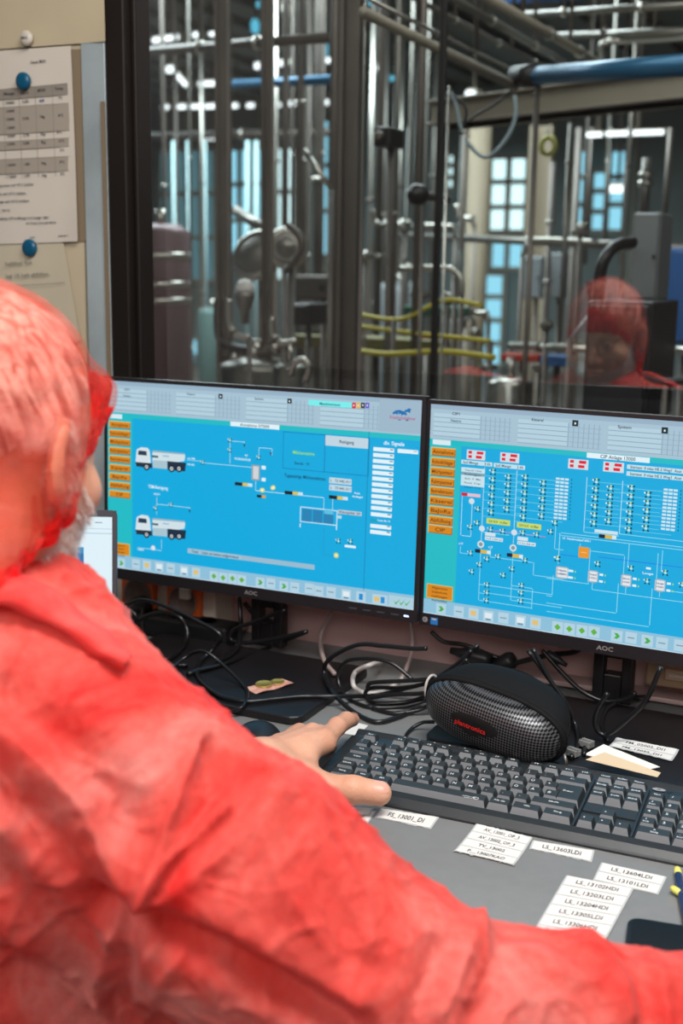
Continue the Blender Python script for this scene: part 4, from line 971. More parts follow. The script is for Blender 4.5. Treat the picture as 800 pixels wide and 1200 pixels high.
for p in (za(254, 312), za(402, 324), zb(132, 332), zb(278, 344)):
    x, y = S2.P(*p); S2.rr(x-.0135, y-.0065, x+.0135, y+.0065, (204, 220, 228), 5)
    for j in (0, 1):
        yy = y+0.0012-j*0.0058; S2.rr(x-.011, yy, x-.006, yy+.0038, (222, 26, 48), 6); S2.rr(x+.001-(j*.001), yy, x+.0105-j*.002, yy+.0038, (222, 26, 48), 6)
for p0, p1, t in ((za(190, 332), za(326, 352), 'Soll Menge      2 l/h'), (za(332, 346), za(470, 366), 'Soll Menge      2 l/h'), (zb(334, 332), zb(575, 352), 'Startext  0 vitas HE 5 Weg1  Anst'), (zb(332, 360), zb(575, 380), 'Startext  0 vitas HE 5 Weg1  Anst')):
    S2.RT(*p0, p1[0], 4.8, (190, 222, 234), t, 3.0)
a = S2.P(*za(190, 364)); b_ = S2.P(*za(290, 455)); S2.rr(a[0], b_[1], b_[0], a[1], (196, 224, 234), 5)
S2.rr(a[0], a[1]-.0105, b_[0], a[1]-.0065, (120, 160, 180), 6)
for i, t in enumerate(('Temp soll  0 Grad', 'Reinigen', 'Zeit  0  Min', 'Druck  0 bar', 'Leitwert  0 mS')): S2.b.text(t, (a[0]+b_[0])/2, a[1]-0.0035-i*0.0058, 0.0022, ui((40, 60, 80)), 0.0007, w=0.024, center=True)
a = S2.P(*za(190, 476)); S2.rr(a[0], a[1]-.0045, a[0]+.009, a[1], (214, 26, 50), 6); S2.rr(a[0]+.009, a[1]-.0045, a[0]+.028, a[1], (226, 190, 204), 6)
S2.L([za(190, 490), za(190, 665), za(232, 670), za(236, 520)]); S2.L([za(288, 365), za(280, 700)]); S2.L([za(432, 380), za(420, 700)])
S2.L([zb(168, 385), zb(155, 610)]); S2.L([zb(316, 400), zb(302, 620)])
column_valves(S2, za(330, 387), za(320, 565), 6, .012, .050); column_valves(S2, za(397, 412), za(390, 552), 5, .0, .012)
column_valves(S2, za(472, 412), za(462, 588), 6, .012, .054); column_valves(S2, za(550, 438), za(543, 582), 5, .0, .016)
column_valves(S2, zb(207, 405), zb(197, 578), 6, .012, .050); column_valves(S2, zb(264, 432), zb(260, 570), 5, .0, .012)
column_valves(S2, zb(352, 432), zb(342, 605), 6, .012, .054); column_valves(S2, zb(420, 458), zb(413, 597), 5, .0, .016)
for (p0, p1) in ((zb(40, 385), zb(90, 568)), (zb(486, 430), zb(543, 615))):
    a = S2.P(*p0); b_ = S2.P(*p1)
    for i in range(12):
        for j in range(3):
            x = a[0]+j*.0062; y = a[1]-(a[1]-b_[1])*i/12; S2.rr(x, y-.0032, x+.0052, y-.0004, (200, 226, 236), 6)
        S2.rr(a[0]+.021, y-.0026, a[0]+.0222, y-.0006, (14, 60, 80), 6)
for p in (za(352, 606), za(487, 624)):
    x, y = S2.P(*p); S2.rr(x-.017, y-.0038, x+.017, y+.0038, (196, 216, 110), 6); S2.b.text('2312,0  m.Bar', x, y, .0028, ui((40, 60, 20)), .0007, w=.028, center=True)
for p in (za(280, 635), za(422, 652), za(235, 515)): S2.disc(*p, .0042, (206, 222, 232), 6)
for p in (za(318, 640), za(372, 648), za(460, 655), za(521, 664), za(262, 551), za(259, 612), za(229, 630), za(582, 650), za(602, 612), za(230, 744), za(302, 770), za(270, 795), za(352, 760), za(470, 776), za(413, 814), za(236, 826), za(374, 842), za(303, 884), za(302, 918), za(300, 952), za(455, 887), za(453, 920), za(451, 956),
          za(614, 768), zb(213, 745), zb(351, 763), zb(492, 781), zb(417, 817), zb(45, 723), zb(36, 575), zb(562, 832)): S2.valve(*S2.P(*p), 1.0)
for p in (za(330, 670), za(473, 690)): x, y = S2.P(*p); S2.rr(x-.012, y-.006, x+.014, y-.001, (206, 226, 236), 5); S2.rr(x-.012, y+.0, x+.003, y+.005, (206, 226, 236), 5); S2.b.text('11,2 c 0,0 ml', x+.001, y-.0035, .0022, ui((40, 60, 80)), .0007, w=.022, center=True)
for p in (za(275, 704), za(417, 720)): S2.disc(*p, .005, (210, 222, 226), 6); S2.disc(*p, .0028, (120, 150, 160), 7)
for p in (za(250, 724), za(390, 742), zb(218, 620)):
    x, y = S2.P(*p); S2.rr(x, y-.005, x+.008, y, (12, 24, 50), 6); S2.rr(x+.008, y-.005, x+.0175, y, (214, 180, 70), 6); S2.rr(x+.0175, y-.005, x+.023, y, (214, 230, 236), 6)
S2.RT(*zb(200, 600), zb(296, 620)[0], 3.6, (200, 226, 236))
LC = (150, 222, 240)
for pl in ([za(282, 650), za(400, 652), za(540, 674)], [za(185, 712), za(185, 742), za(226, 744)], [za(315, 720), za(318, 760), za(505, 785), za(508, 840), za(638, 862)], [za(272, 715), za(268, 950)], [za(415, 730), za(408, 950)],
        [za(268, 880), za(300, 884)], [za(268, 918), za(302, 918)], [za(268, 950), za(498, 985)], [za(408, 885), za(500, 900), za(500, 990)], [za(408, 950), za(630, 1003)], [za(303, 884), za(590, 925), za(592, 840)], [za(303, 918), za(500, 945)],
        [za(602, 612), za(602, 725), za(638, 728)], [za(620, 770), za(620, 655), zb(55, 620)], [zb(55, 618), zb(50, 745)], [zb(60, 615), zb(565, 672)], [zb(60, 626), zb(460, 700), zb(458, 805)], [zb(140, 660), zb(140, 672)], [zb(178, 680), zb(180, 770)],
        [zb(182, 690), zb(322, 712), zb(320, 790)], [zb(338, 755), zb(342, 660), zb(565, 690)], [zb(474, 775), zb(482, 688)], [zb(0, 803), zb(175, 825), zb(172, 810)], [zb(0, 875), zb(24, 872), zb(28, 795)], [zb(0, 905), zb(288, 945), zb(300, 825)], [zb(0, 940), zb(424, 998), zb(440, 845)], [zb(190, 815), zb(190, 850), zb(565, 896)], [zb(328, 838), zb(328, 866)], [zb(468, 855), zb(468, 880)], [zb(500, 855), zb(565, 862)], [zb(155, 612), zb(300, 620), zb(565, 655)]):
    S2.L(pl, LC, 0.0008, 3)
S2.L([zb(215, 715), zb(565, 752)], (20, 120, 230), .0010, 3); S2.L([za(300, 640), za(560, 668)], (190, 110, 170), .001, 3); S2.L([zb(60, 705), zb(135, 712)], (20, 120, 230), .0010, 3)
a = S2.P(*zb(135, 672)); b_ = S2.P(*zb(175, 722)); S2.rr(a[0], b_[1], b_[0], a[1], (232, 150, 40), 6); S2.rr(a[0]+.003, (a[1]+b_[1])/2-.0003, b_[0]-.003, (a[1]+b_[1])/2+.0003, (250, 220, 170), 7)
S2.T('13  Heizkreislauf 600 l', *zb(125, 643), 2.4, WHT, 6, w=30)
for p, n in ((zb(60, 778), 'Wasser'), (zb(193, 795), 'Stapel'), (zb(330, 812), 'Säure'), (zb(470, 832), 'Lauge'), (za(638, 828), 'Spüle')):
    x, y = S2.P(*p); S2.rr(x-.0068, y-.0075, x+.0068, y+.0068, (176, 190, 200), 6); S2.rr(x-.0045, y-.0068, x+.0052, y+.0062, (222, 228, 232), 7); S2.rr(x-.005, y+.0068, x+.005, y+.0080, (150, 170, 180), 7); S2.rr(x-.004, y-.0088, x+.004, y-.0075, (150, 170, 180), 7)
    S2.b.text(n, x, y+.0025, .0024, ui((20, 60, 120)), .0008, w=.009, center=True); S2.b.text('13000', x, y-.0022, .0022, ui((20, 60, 120)), .0008, w=.009, center=True)
    for k in (0, 1): S2.rr(x+.0085, y+.002-k*.009, x+.0135, y+.005-k*.009, WHT, 6); S2.rr(x+.0155, y+.002-k*.009, x+.0170, y+.0045-k*.009, (160, 220, 90), 6)
for p in (za(188, 700), za(318, 716)): S2.T('zu CIP', *p, 2.6, WHT, 6, w=5)
S2.T('Lauge', *zb(420, 783), 2.4, WHT, 6, w=11); S2.R(*zb(413, 757), *zb(432, 768), WHT, 6)
icons(S2, [(*za(100, 988), 'g'), (*za(178, 1000), 'l'), (*za(243, 1008), 'o'), (*za(308, 1020), 'w'), (*za(374, 1028), 'l'), (*za(449, 1040), 'w'), (*za(515, 1050), 'o'), (*za(612, 1068), 'd'),
    (*zb(95, 1013), 'd'), (*zb(147, 1020), 'd'), (*zb(197, 1026), 'd'), (*zb(291, 1042), 'g'), (*zb(350, 1050), 'l'), (*zb(417, 1062), 'g'), (*zb(478, 1072), 'l'), (*zb(552, 1082), 'l')])

def monitor(S, label, cx, by0, plug_rot=0, dots=False):
    r = tag(E('computer_monitor', None, mw=S.M), label, 'monitor')
    def child(b, name, parent=r, **k):
        o = b.build(name, **k); o.parent = parent; return o
    e = 0.0055; bt = 0.0175
    b = MB()   # housing back
    b.frustum((-e, -H_-bt), (W_+e, e), (-e, -H_-bt), (W_+e, e), -0.016, -0.001, M_plast)
    b.frustum((0.05, -H_+0.03), (W_-0.05, -0.05), (0.0, -H_-0.005), (W_, -0.01), -0.042, -0.016, M_plast)
    child(b, 'housing', bevel=0.0015)
    b = MB()   # bezel ring
    z0, z1 = -0.001, 0.0018
    for (x0, y0, x1, y1) in ((-e, 0, W_+e, e), (-e, -H_-bt, W_+e, -H_), (-e, -H_, 0, 0), (W_, -H_, W_+e, 0)): b.box((x0, y0, z0), (x1, y1, z1), M_bezel)
    bz = child(b, 'bezel')
    child(MB().text('AOC', W_/2, -H_-bt/2, 0.0062, M_logo, 0.0021, w=0.022, center=True), 'logo', bz)
    child(S.b, 'screen')
    if dots:
        b = MB(); b.add([(0.004+0.004*cos(t), -H_-bt*0.52+0.004*sin(t), 0.0021) for t in np.linspace(0, 2*pi, 20, endpoint=False)], [tuple(range(20))], M_logo); b.text('R', 0.004, -H_-bt*0.52, 0.0035, M_bezel, 0.0023, center=True); child(b, 'sticker', bz)
        b = MB(); b.rect(0.0125, -H_-bt*0.85, 0.0235, -H_-bt*0.25, 0.0021, mat('blue_sticker', (40, 120, 196), 0.5)); b.rect(0.0145, -H_-bt*0.45, 0.0215, -H_-bt*0.35, 0.0023, mat('paper_white', (205, 196, 184))); child(b, 'sticker', bz)
    else:
        b = MB()
        for k in range(4): b.box((W_-0.10+k*0.022, -H_-bt*0.6, 0.0018), (W_-0.088+k*0.022, -H_-bt*0.5, 0.0022), mat('button_mark', (70, 68, 70), 0.5))
        child(b, 'buttons', bz)
        child(MB().box((W_-0.014, -H_-bt*0.62, 0.0018), (W_-0.007, -H_-bt*0.50, 0.0024), mat('power_led', (190, 214, 255), emit=3.0)), 'power_light', bz)
    bpy.context.view_layer.update()
    # stand
    b = MB(); w2 = 0.027
    Yn = S.O.y+0.035
    b.box((cx-w2, Yn, DZ+0.012), (cx-w2*0.45, Yn+0.022, 1.02), M_plast); b.box((cx+w2*0.45, Yn, DZ+0.012), (cx+w2, Yn+0.022, 1.02), M_plast)
    b.box((cx-w2*0.45, Yn, DZ+0.012), (cx+w2*0.45, Yn+0.022, DZ+0.052), M_plast); b.box((cx-w2*0.45, Yn, DZ+0.075), (cx+w2*0.45, Yn+0.022, 1.02), M_plast)
    pb(b, 'stand_column', r, bevel=0.002)
    b = MB(); b.prism(rrect(cx-0.185, by0, cx+0.185, by0+0.235, 0.02), DZ, DZ+0.012, M_plast)
    pb(b, 'stand_base', r, bevel=0.003, seg=3)
    return r
monitor(S1, 'left black computer monitor showing a blue plant diagram with two tanker trucks', -0.866, 1.315)
monitor(S2, 'right black computer monitor showing a blue pipe and valve diagram with four red-marked boxes', -0.329, 1.333, dots=True)

# ------------------------------------------------------------------ laptop
lw, lh = 0.345, 0.235; yw = 0.40; P = at(136.5, 598.5, 1.33); tl_ = 0.10
ax = Vector((cos(yw), sin(yw), 0)); nn = Vector((-sin(yw), cos(yw), 0)); up = (Vector((0, 0, cos(tl_)))+nn*sin(tl_)); zz = ax.cross(up)
O = P-ax*lw
Lm = Matrix(((ax.x, up.x, zz.x, O.x), (ax.y, up.y, zz.y, O.y), (ax.z, up.z, zz.z, O.z), (0, 0, 0, 1)))
lap = tag(E('laptop', None, mw=Lm), 'open laptop with a bright white screen beside the man\'s face', 'laptop')
M_lap = mat('laptop_grey', (86, 88, 94), 0.45, 0.3)
lhh = (P.z-(DZ+0.022))/cos(tl_)
o = MB().prism(rrect(0, -lhh, lw, 0, 0.008), -0.007, -0.0005, M_lap).build('lid', lap, bevel=0.001)
b = MB(); b.box((0, -0.009, -0.0005), (lw, 0, 0.0008), M_lap); b.box((0, -lhh, -0.0005), (0.006, -0.009, 0.0008), M_lap); b.box((lw-0.006, -lhh, -0.0005), (lw, -0.009, 0.0008), M_lap); b.box((0, -lhh, -0.0005), (lw, -lhh+0.018, 0.0008), M_lap)
b.build('bezel', lap)
b = MB(); b.rect(0.006, -lhh+0.018, lw-0.006, -0.009, 0.0, ui((222, 240, 248)))
b.rect(0.006, -0.026, lw-0.006, -0.0255, 0.0002, ui((150, 180, 200))); b.rect(0.006, -0.033, lw-0.006, -0.0315, 0.0002, ui((188, 212, 226))); b.rect(lw-0.03, -0.0175, lw-0.02, -0.0165, 0.0003, ui((90, 110, 130)))
b.rect(0.02, -lhh+0.03, lw-0.046, -0.052, 0.0003, ui((24, 112, 168))); b.rect(0.02, -lhh+0.03, lw-0.046, -0.14, 0.0004, ui((14, 34, 62))); b.rect(0.02, -0.060, lw-0.046, -0.052, 0.0004, ui((40, 146, 196)))
b.build('screen', lap)
b = MB(); ob = O-up*lhh
Bm = Matrix(((ax.x, -nn.x, 0, ob.x), (ax.y, -nn.y, 0, ob.y), (0, 0, 1, DZ), (0, 0, 0, 1)))
b.M = Lm.inverted() @ Bm
b.prism(rrect(0, 0.004, lw, 0.24, 0.01), 0.001, 0.018, M_lap); lb = b.build('base', lap, bevel=0.002)
b = MB(); b.M = Lm.inverted() @ Bm
for r_ in range(5):
    for c_ in range(14): b.box((0.025+c_*0.0213, 0.03+r_*0.019, 0.018), (0.043+c_*0.0213, 0.046+r_*0.019, 0.0195), M_plast)
b.build('keypad', lb); b = MB(); b.M = Lm.inverted() @ Bm; b.box((0.12, 0.15, 0.018), (0.22, 0.21, 0.0186), mat('touchpad', (60, 62, 66), 0.4)); b.build('touchpad', lb)

# ------------------------------------------------------------------ keyboard
U = 0.01905
kx, ky, ka, kt = -0.56995, 1.25553, 0.03119, 0.09305
ax = Vector((cos(ka), sin(ka), 0)); nn = Vector((-sin(ka), cos(ka), 0)); ay = nn*cos(kt)+Vector((0, 0, sin(kt))); az = ax.cross(ay)
Km = Matrix(((ax.x, ay.x, az.x, kx), (ax.y, ay.y, az.y, ky), (ax.z, ay.z, az.z, 0.765), (0, 0, 0, 1)))
kb = tag(E('computer_keyboard', None, mw=Km), 'black full size computer keyboard with german letter keys on the grey desk', 'keyboard')
M_kcase = mat('keyboard_case', (37, 42, 46), 0.38, noise=0.05, nscale=40, bump=0.06, bscale=1500)
M_key = mat('keycap_plastic', (44, 51, 55), 0.46, bump=0.06, bscale=2500)
M_key_front_lit = mat('keycap_front_lit', (124, 128, 132), 0.5)  # same keycaps, with light from the camera side put into the colour
M_leg = mat('key_print', (214, 220, 222), 0.5)
def zfloor(y): return (DZ+0.0008-0.765-y*sin(kt))/cos(kt)
def wedge(b, x0, x1, prof, m, rnd=0.01):
    """extrude a side profile [(y, z)] along x"""
    n = len(prof); vs = [(x0, y, z) for y, z in prof]+[(x1, y, z) for y, z in prof]
    b.add(vs, [tuple(range(n)), tuple(range(2*n-1, n-1, -1))]+[(i, n+i, n+(i+1) % n, (i+1) % n) for i in range(n)], m)
yf, yb = -5.75*U, 2.25*U; tz = -0.0085
prof = [(yf+0.004, zfloor(yf+0.004)), (yb, zfloor(yb)), (yb+0.003, zfloor(yb)+0.008), (yb, tz+0.002), (yb-0.004, tz+0.003), (1.75*U, tz+0.001), (1.62*U, tz), (-4.62*U, tz), (-4.70*U, tz+0.0045), (-5.2*U, tz+0.0025), (yf+0.004, tz-0.003), (yf, tz-0.0075), (yf+0.001, zfloor(yf)+0.002)]
b = MB(); wedge(b, -0.75*U, 23.2*U, prof, M_kcase)
b.build('case', kb, bevel=0.0018, seg=3)
# dividers standing between the key fields
b = MB()
for (x0, x1) in ((-0.72*U, -0.04*U), (15.06*U, 15.2*U), (18.28*U, 18.44*U), (22.56*U, 23.15*U)):
    MB().box((x0, -4.6*U, tz), (x1, 1.0*U, tz+0.0045), M_kcase).build('ridge', kb, bevel=0.0008)
MB().box((15.22*U, -2.6*U, tz), (18.27*U, -1.6*U, tz+0.002), M_kcase).build('blank_panel', kb, bevel=0.0008)
_km = {}
def key(x, y, w_=1.0, h_=1.0, leg=None, small=None, low=0.0, shape='n', lx=None):
    """x, y = centre in key units"""
    k = (round(w_, 2), round(h_, 2), shape, low)
    if k not in _km:
        b = MB(); a = w_*U/2-0.0006; c_ = h_*U/2-0.0006
        if shape == 'n':
            b.add([(-a, -c_, tz), (a, -c_, tz), (a, c_, tz), (-a, c_, tz), (-a+.0024, -c_+.0034, -low), (a-.0024, -c_+.0034, -low), (a-.0024, c_-.0016, -low), (-a+.0024, c_-.0016, -low)],
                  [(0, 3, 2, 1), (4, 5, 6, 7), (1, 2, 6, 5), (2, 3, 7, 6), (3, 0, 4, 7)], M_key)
            b.add([(-a, -c_, tz), (a, -c_, tz), (a-.0024, -c_+.0034, -low), (-a+.0024, -c_+.0034, -low)], [(0, 1, 2, 3)], M_key_front_lit)
        elif shape == 'm':
            b.frustum((-a, -c_), (a, c_), (-a+.001, -c_+.0007), (a-.001, c_-.0006), tz, tz+0.0035, M_key)
        else:  # tall enter key with a step at its upper left
            p0 = [(-a+0.25*U, -c_), (a, -c_), (a, c_), (-a, c_), (-a, 0.0006), (-a+0.25*U, 0.0006)]
            p1 = [(-a+0.25*U+.0024, -c_+.0034), (a-.0024, -c_+.0034), (a-.0024, c_-.0016), (-a+.0024, c_-.0016), (-a+.0024, .004), (-a+0.25*U+.0024, .004)]
            b.add([(p[0], p[1], tz) for p in p0]+[(p[0], p[1], 0) for p in p1], [(5, 4, 3, 2, 1, 0), (6, 7, 8, 9, 10, 11)]+[(i, (i+1) % 6, 6+(i+1) % 6, 6+i) for i in range(1, 6)], M_key)
            b.add([(p0[0][0], p0[0][1], tz), (p0[1][0], p0[1][1], tz), (p1[1][0], p1[1][1], 0), (p1[0][0], p1[0][1], 0)], [(0, 1, 2, 3)], M_key_front_lit)
        _km[k] = b.build('key', kb, bevel=0.0005, seg=2); o = _km[k]
    else:
        o = _km[k].copy(); col.objects.link(o); o.parent = kb
    o.location = (x*U, y*U, 0)
    zt = (-low if shape != 'm' else tz+0.0035)+0.00012
    b = MB()
    if leg:
        n = len(leg); hh = 0.0044 if n == 1 else 0.0029
        cx_ = (-0.0025 if (n == 1 and w_ <= 1.1) else 0) if lx is None else lx
        if small: b.text(leg, cx_, 0.0032, 0.0031, M_leg, zt, w=None if n == 1 else min(0.0105, 0.0024*n), center=True); b.text(small, cx_+0.0005, -0.0016, 0.0027, M_leg, zt, w=min(0.009, 0.0016*max(1, len(small))), center=True)
        else: b.text(leg, cx_, 0.0018, hh, M_leg, zt, w=None if n == 1 else min(w_*U*0.55, 0.0023*n), center=True)
    if shape == 'm': b.v = []; b.f = []; b.m = []; b.sm = []; b.mats = []; b.add([(-.0012, -.0008, zt), (.0012, -.0008, zt), (0, .0012, zt)], [(0, 1, 2)], M_leg)
    if b.v:
        q = b.build('key_legend', o)
    return o
# digit row
row = [('^', '°'), ('!', '1'), ('"', '2'), ('§', '3'), ('$', '4'), ('%', '5'), ('&', '6'), ('/', '7'), ('(', '8'), (')', '9'), ('=', '0'), ('?', 'ß'), ('`', '´')]
for i, (a, s_) in enumerate(row): key(i+0.5, 0, leg=a, small=s_)
key(14, 0, 2, leg='←')
key(0.75, -1, 1.5, leg='Tab')
for i, ch in enumerate('QWERTZUIOPÜ+'): key(i+2, -1, leg=ch)
key(14.125, -1.5, 1.75, 2, leg='Enter', shape='e')
key(0.875, -2, 1.75, leg='Caps')
for i, ch in enumerate('ASDFGHJKLÖÄ#'): key(i+2.25, -2, leg=ch)
key(0.625, -3, 1.25, leg='Shift')
for i, ch in enumerate('<YXCVBNM,.-'): key(i+1.75, -3, leg=ch)
key(13.625, -3, 2.75, leg='Shift')
key(0.75, -4, 1.5, leg='Strg'); key(2.1, -4, 1.2, leg='Win'); key(3.35, -4, 1.3, leg='Alt')
sp = key(7.0, -4, 6.0)
key(10.7, -4, 1.4, leg='Alt Gr'); key(12.3, -4, 1.8, leg='Win'); key(14.1, -4, 1.8, leg='Strg')
key(0.5, 1.25, 1, 0.75, leg='Esc', low=0.002)
for i in range(12): key(2.5+i+0.5*(i // 4), 1.25, 1, 0.75, leg='F%d' % (i+1), low=0.002)
for i, t in enumerate(('Druck', 'Rollen', 'Pause')): key(15.75+i, 1.25, 1, 0.75, leg=t, low=0.002)
for i, t in enumerate(('Einfg', 'Pos1', 'Bild')): key(15.75+i, 0, leg=t)
for i, t in enumerate(('Entf', 'Ende', 'Bild')): key(15.75+i, -1, leg=t)
key(16.75, -3, leg='•'); key(15.75, -4, leg='•'); key(16.75, -4, leg='•'); key(17.75, -4, leg='•')
for r_, rw_ in enumerate((('Num', '/', '*', '-'), ('7', '8', '9'), ('4', '5', '6'), ('1', '2', '3'))):
    for i, t in enumerate(rw_): key(19+i, -r_, leg=t, small=('Pos1' if t == '7' else 'Ende' if t == '1' else None))
key(22, -1.5, 1, 2, leg='+'); key(22, -3.5, 1, 2, leg='Enter'); key(19.5, -4, 2, leg='0', small='Einfg'); key(21, -4, leg=',', small='Entf')
for i in range(8): key(2.6+i*1.02, 1.98, 0.98, 0.34, shape='m')
b = MB(); P_ = (18.9*U, 1.35*U); b.add([(P_[0]+.0075*cos(t), P_[1]+.0034*sin(t), tz+.0016) for t in np.linspace(0, 2*pi, 18, endpoint=False)], [tuple(range(18))], M_logo); b.text('G', P_[0], P_[1], 0.0035, M_key, tz+.0018, center=True); b.build('logo', kb)
b = MB(); b.text('multimedia', 8.9*U, -4.12*U, .0020, M_leg, .0002, w=.015, center=True); b.text('keyboard', 9.0*U, -4.28*U, .0018, M_leg, .0002, w=.013, center=True)
b.tube([(9.35*U+.003*cos(t), -4.18*U+.002*sin(t), .0003) for t in np.linspace(0, 2*pi, 14, endpoint=False)], .0003, M_leg, n=5, closed=True); lgo = b.build('print', sp); lgo.location = (-7*U, 4*U, 0)
for i in range(3): MB().box((19.4*U+i*U*1.1, 1.3*U, tz+.0012), (19.7*U+i*U*1.1, 1.36*U, tz+.0018), mat('indicator', (40, 60, 40), 0.4)).build('indicator_light', kb)

# ------------------------------------------------------------------ label strips on the desk
M_lab = mat('label_paper', (224, 222, 218), 0.75)
M_labg = mat('label_backing', (186, 190, 190), 0.6)
def label_sheet(corners, lines, label, z=DZ, rows=None, torn=True, seed=0, name='label_strip', curl=0.0):
    rnd = random.Random(seed)
    C = [atz(px, py, z+0.0006) for px, py in corners]
    def bl(u, v, dz=0): 
        p = (C[0]*(1-u)+C[1]*u)*(1-v)+(C[3]*(1-u)+C[2]*u)*v
        return (p.x, p.y, p.z+dz+curl*(abs(v-0.5)*2)**2)
    N = 26; top = []; bot = []
    for i in range(N+1):
        u = i/N
        top.append((u, 0.0+(rnd.uniform(-.02, .02) if torn else 0))); bot.append((u, 1.0+(rnd.uniform(-.05, .03) if torn else 0)))
    b = MB(); NV = 6
    for dz, sgn in ((0.0, 1), (-0.0005, -1)):
        vs = []
        for j in range(NV+1):
            for i in range(N+1):
                v = top[i][1]*(1-j/NV)+bot[i][1]*j/NV; vs.append(bl(i/N, v, dz))
        fs = [(j*(N+1)+i, (j+1)*(N+1)+i, (j+1)*(N+1)+i+1, j*(N+1)+i+1) for j in range(NV) for i in range(N)]
        b.add(vs, fs if sgn > 0 else [tuple(reversed(f)) for f in fs], M_labg)
    o = b.build(name); tag(o, label, 'label')
    n = rows or len(lines); t = MB()
    for k, s in enumerate(lines):
        v0 = (k+0.06)/n; v1 = (k+0.94)/n
        NN = 6
        vs = [bl(0.03+0.94*i/NN, v, 0.0003) for v in (v0, (v0+v1)/2, v1) for i in range(NN+1)]
        t.add(vs, [(j*(NN+1)+i, (j+1)*(NN+1)+i, (j+1)*(NN+1)+i+1, j*(NN+1)+i+1) for j in range(2) for i in range(NN)], M_lab)
        if not s: continue
        tv, tf, a0, a1, b0, b1 = text_mesh(s)
        hh = (v1-v0)*0.42; u0 = 0.5-0.31*min(1, len(s)/11); u1 = 1-u0
        t.add([bl(u0+(v[0]-a0)/(a1-a0)*(u1-u0), (v0+v1)/2+hh/2-(v[1])/0.72*hh, 0.0006) for v in tv], tf, M_ink3)
    t.build('print', o)
    return o
M_ink3 = mat('label_ink', (44, 46, 50), 0.7)
label_sheet([(558, 966), (624, 982.5), (602, 1015), (531.5, 998.5)], ['AV_13001_OP_3', 'AV_13002_OP_3', 'TV_13002', 'P__13007KAO'], 'white sheet of four labels lying in front of the keyboard', seed=1, curl=0.0012)
label_sheet([(624, 984.5), (696.5, 996.5), (693, 1010), (620, 994.5)], ['LS_13603LDI'], 'single white label strip printed LS_13603LDI', seed=2)
label_sheet([(704.5, 1010.5), (781, 1027.5), (771, 1048), (694.5, 1031)], ['LS_13604LDI', 'LS_13101LDI'], 'white sheet of two labels right of the long label sheet', seed=3, torn=False)
label_sheet([(663.5, 1025.5), (742.5, 1041), (698, 1122), (614, 1109)], ['LS_13102HDI', 'LS_13203LDI', 'LS_13204HDI', 'LS_13305LDI', 'LS_13306HDI', 'LS_13407LDI', 'LS_13408HDI'], 'long white label sheet running under the red sleeve', seed=4, torn=False, z=DZ+0.0008)
label_sheet([(446.5, 947), (514.5, 957.5), (504.5, 971.5), (438.5, 957.5)], ['FS_13001_DI'], 'single white label strip printed FS_13001_DI near the thumb', seed=5)
label_sheet([(391, 951), (441, 950), (431, 964.5), (385, 956)], ['FV_13001_DI'], 'white label strip partly under the thumb, lower of two', seed=6)
label_sheet([(372, 944), (438, 946.5), (433, 955.5), (371, 953)], [''], 'blank white label strip partly under the thumb, upper of two', seed=7, z=DZ+0.0015)
label_sheet([(722, 865), (795.5, 879), (787, 892.5), (713, 875)], ['FM_02002_DI1', 'FM_13093_DI1'], 'white sheet of two labels lying on the right monitor foot', z=DZ+0.0125, seed=8, curl=0.001)
# folded white scrap
def scrap(pts_z, label, m, name='paper_scrap'):
    b = MB(); P_ = [atz(px, py, z) for px, py, z in pts_z]; n = len(P_)
    b.add([tuple(p) for p in P_]+[(p.x, p.y, p.z-0.0005) for p in P_], [tuple(range(n)), tuple(range(2*n-1, n-1, -1))]+[(i, n+i, n+(i+1) % n, (i+1) % n) for i in range(n)], m)
    tag(b.build(name), label, 'paper')
scrap([(684.5, 884, .7545), (756, 902.5, .7545), (773, 898.5, .756), (707, 872, .760)], 'white folded scrap behind the beige scrap at the right monitor foot', M_lab)
scrap([(686, 890, .7660), (770, 910.5, .7660), (774, 905.5, .7665), (708, 881.5, .768)], 'beige folded scrap leaning on the keyboard\'s back edge', mat('beige_backing_paper', (214, 192, 160), 0.75))
# white card at the fingertip
scrap([(385, 857, .7412), (420, 862, .7412), (431, 850, .7412), (395, 841, .7412)], 'small white card beside the index fingertip', M_lab, 'paper_card')

# ------------------------------------------------------------------ phone, pens, mouse, coins
P0_ = atz(741, 1076, DZ+0.008); P1_ = atz(800, 1085.5, DZ+0.008); an = atan2(P1_.y-P0_.y, P1_.x-P0_.x)
M_phone = mat('black_glass', (10, 10, 12), 0.35, spec=0.2)
ph = MB(); ph.M = Matrix.Translation((P0_.x, P0_.y, DZ)) @ Matrix.Rotation(an, 4, 'Z')
ph.prism(rrect(-0.004, -0.078, 0.150, 0.002, 0.012, 6), 0.0003, 0.0085, M_phone); pho = tag(ph.build('mobile_phone', bevel=0.0012, seg=3), 'black mobile phone lying face up at the bottom right', 'phone')
s_ = MB(); s_.M = ph.M; s_.prism(rrect(0.0, -0.074, 0.146, -0.002, 0.009, 6), 0.0085, 0.0087, mat('phone_screen', (8, 8, 10), 0.4, spec=0.15)); s_.build('screen', pho)
M_penb = mat('pen_blue', (28, 52, 96), 0.35); M_peny = mat('pen_yellow', (226, 222, 110), 0.45)
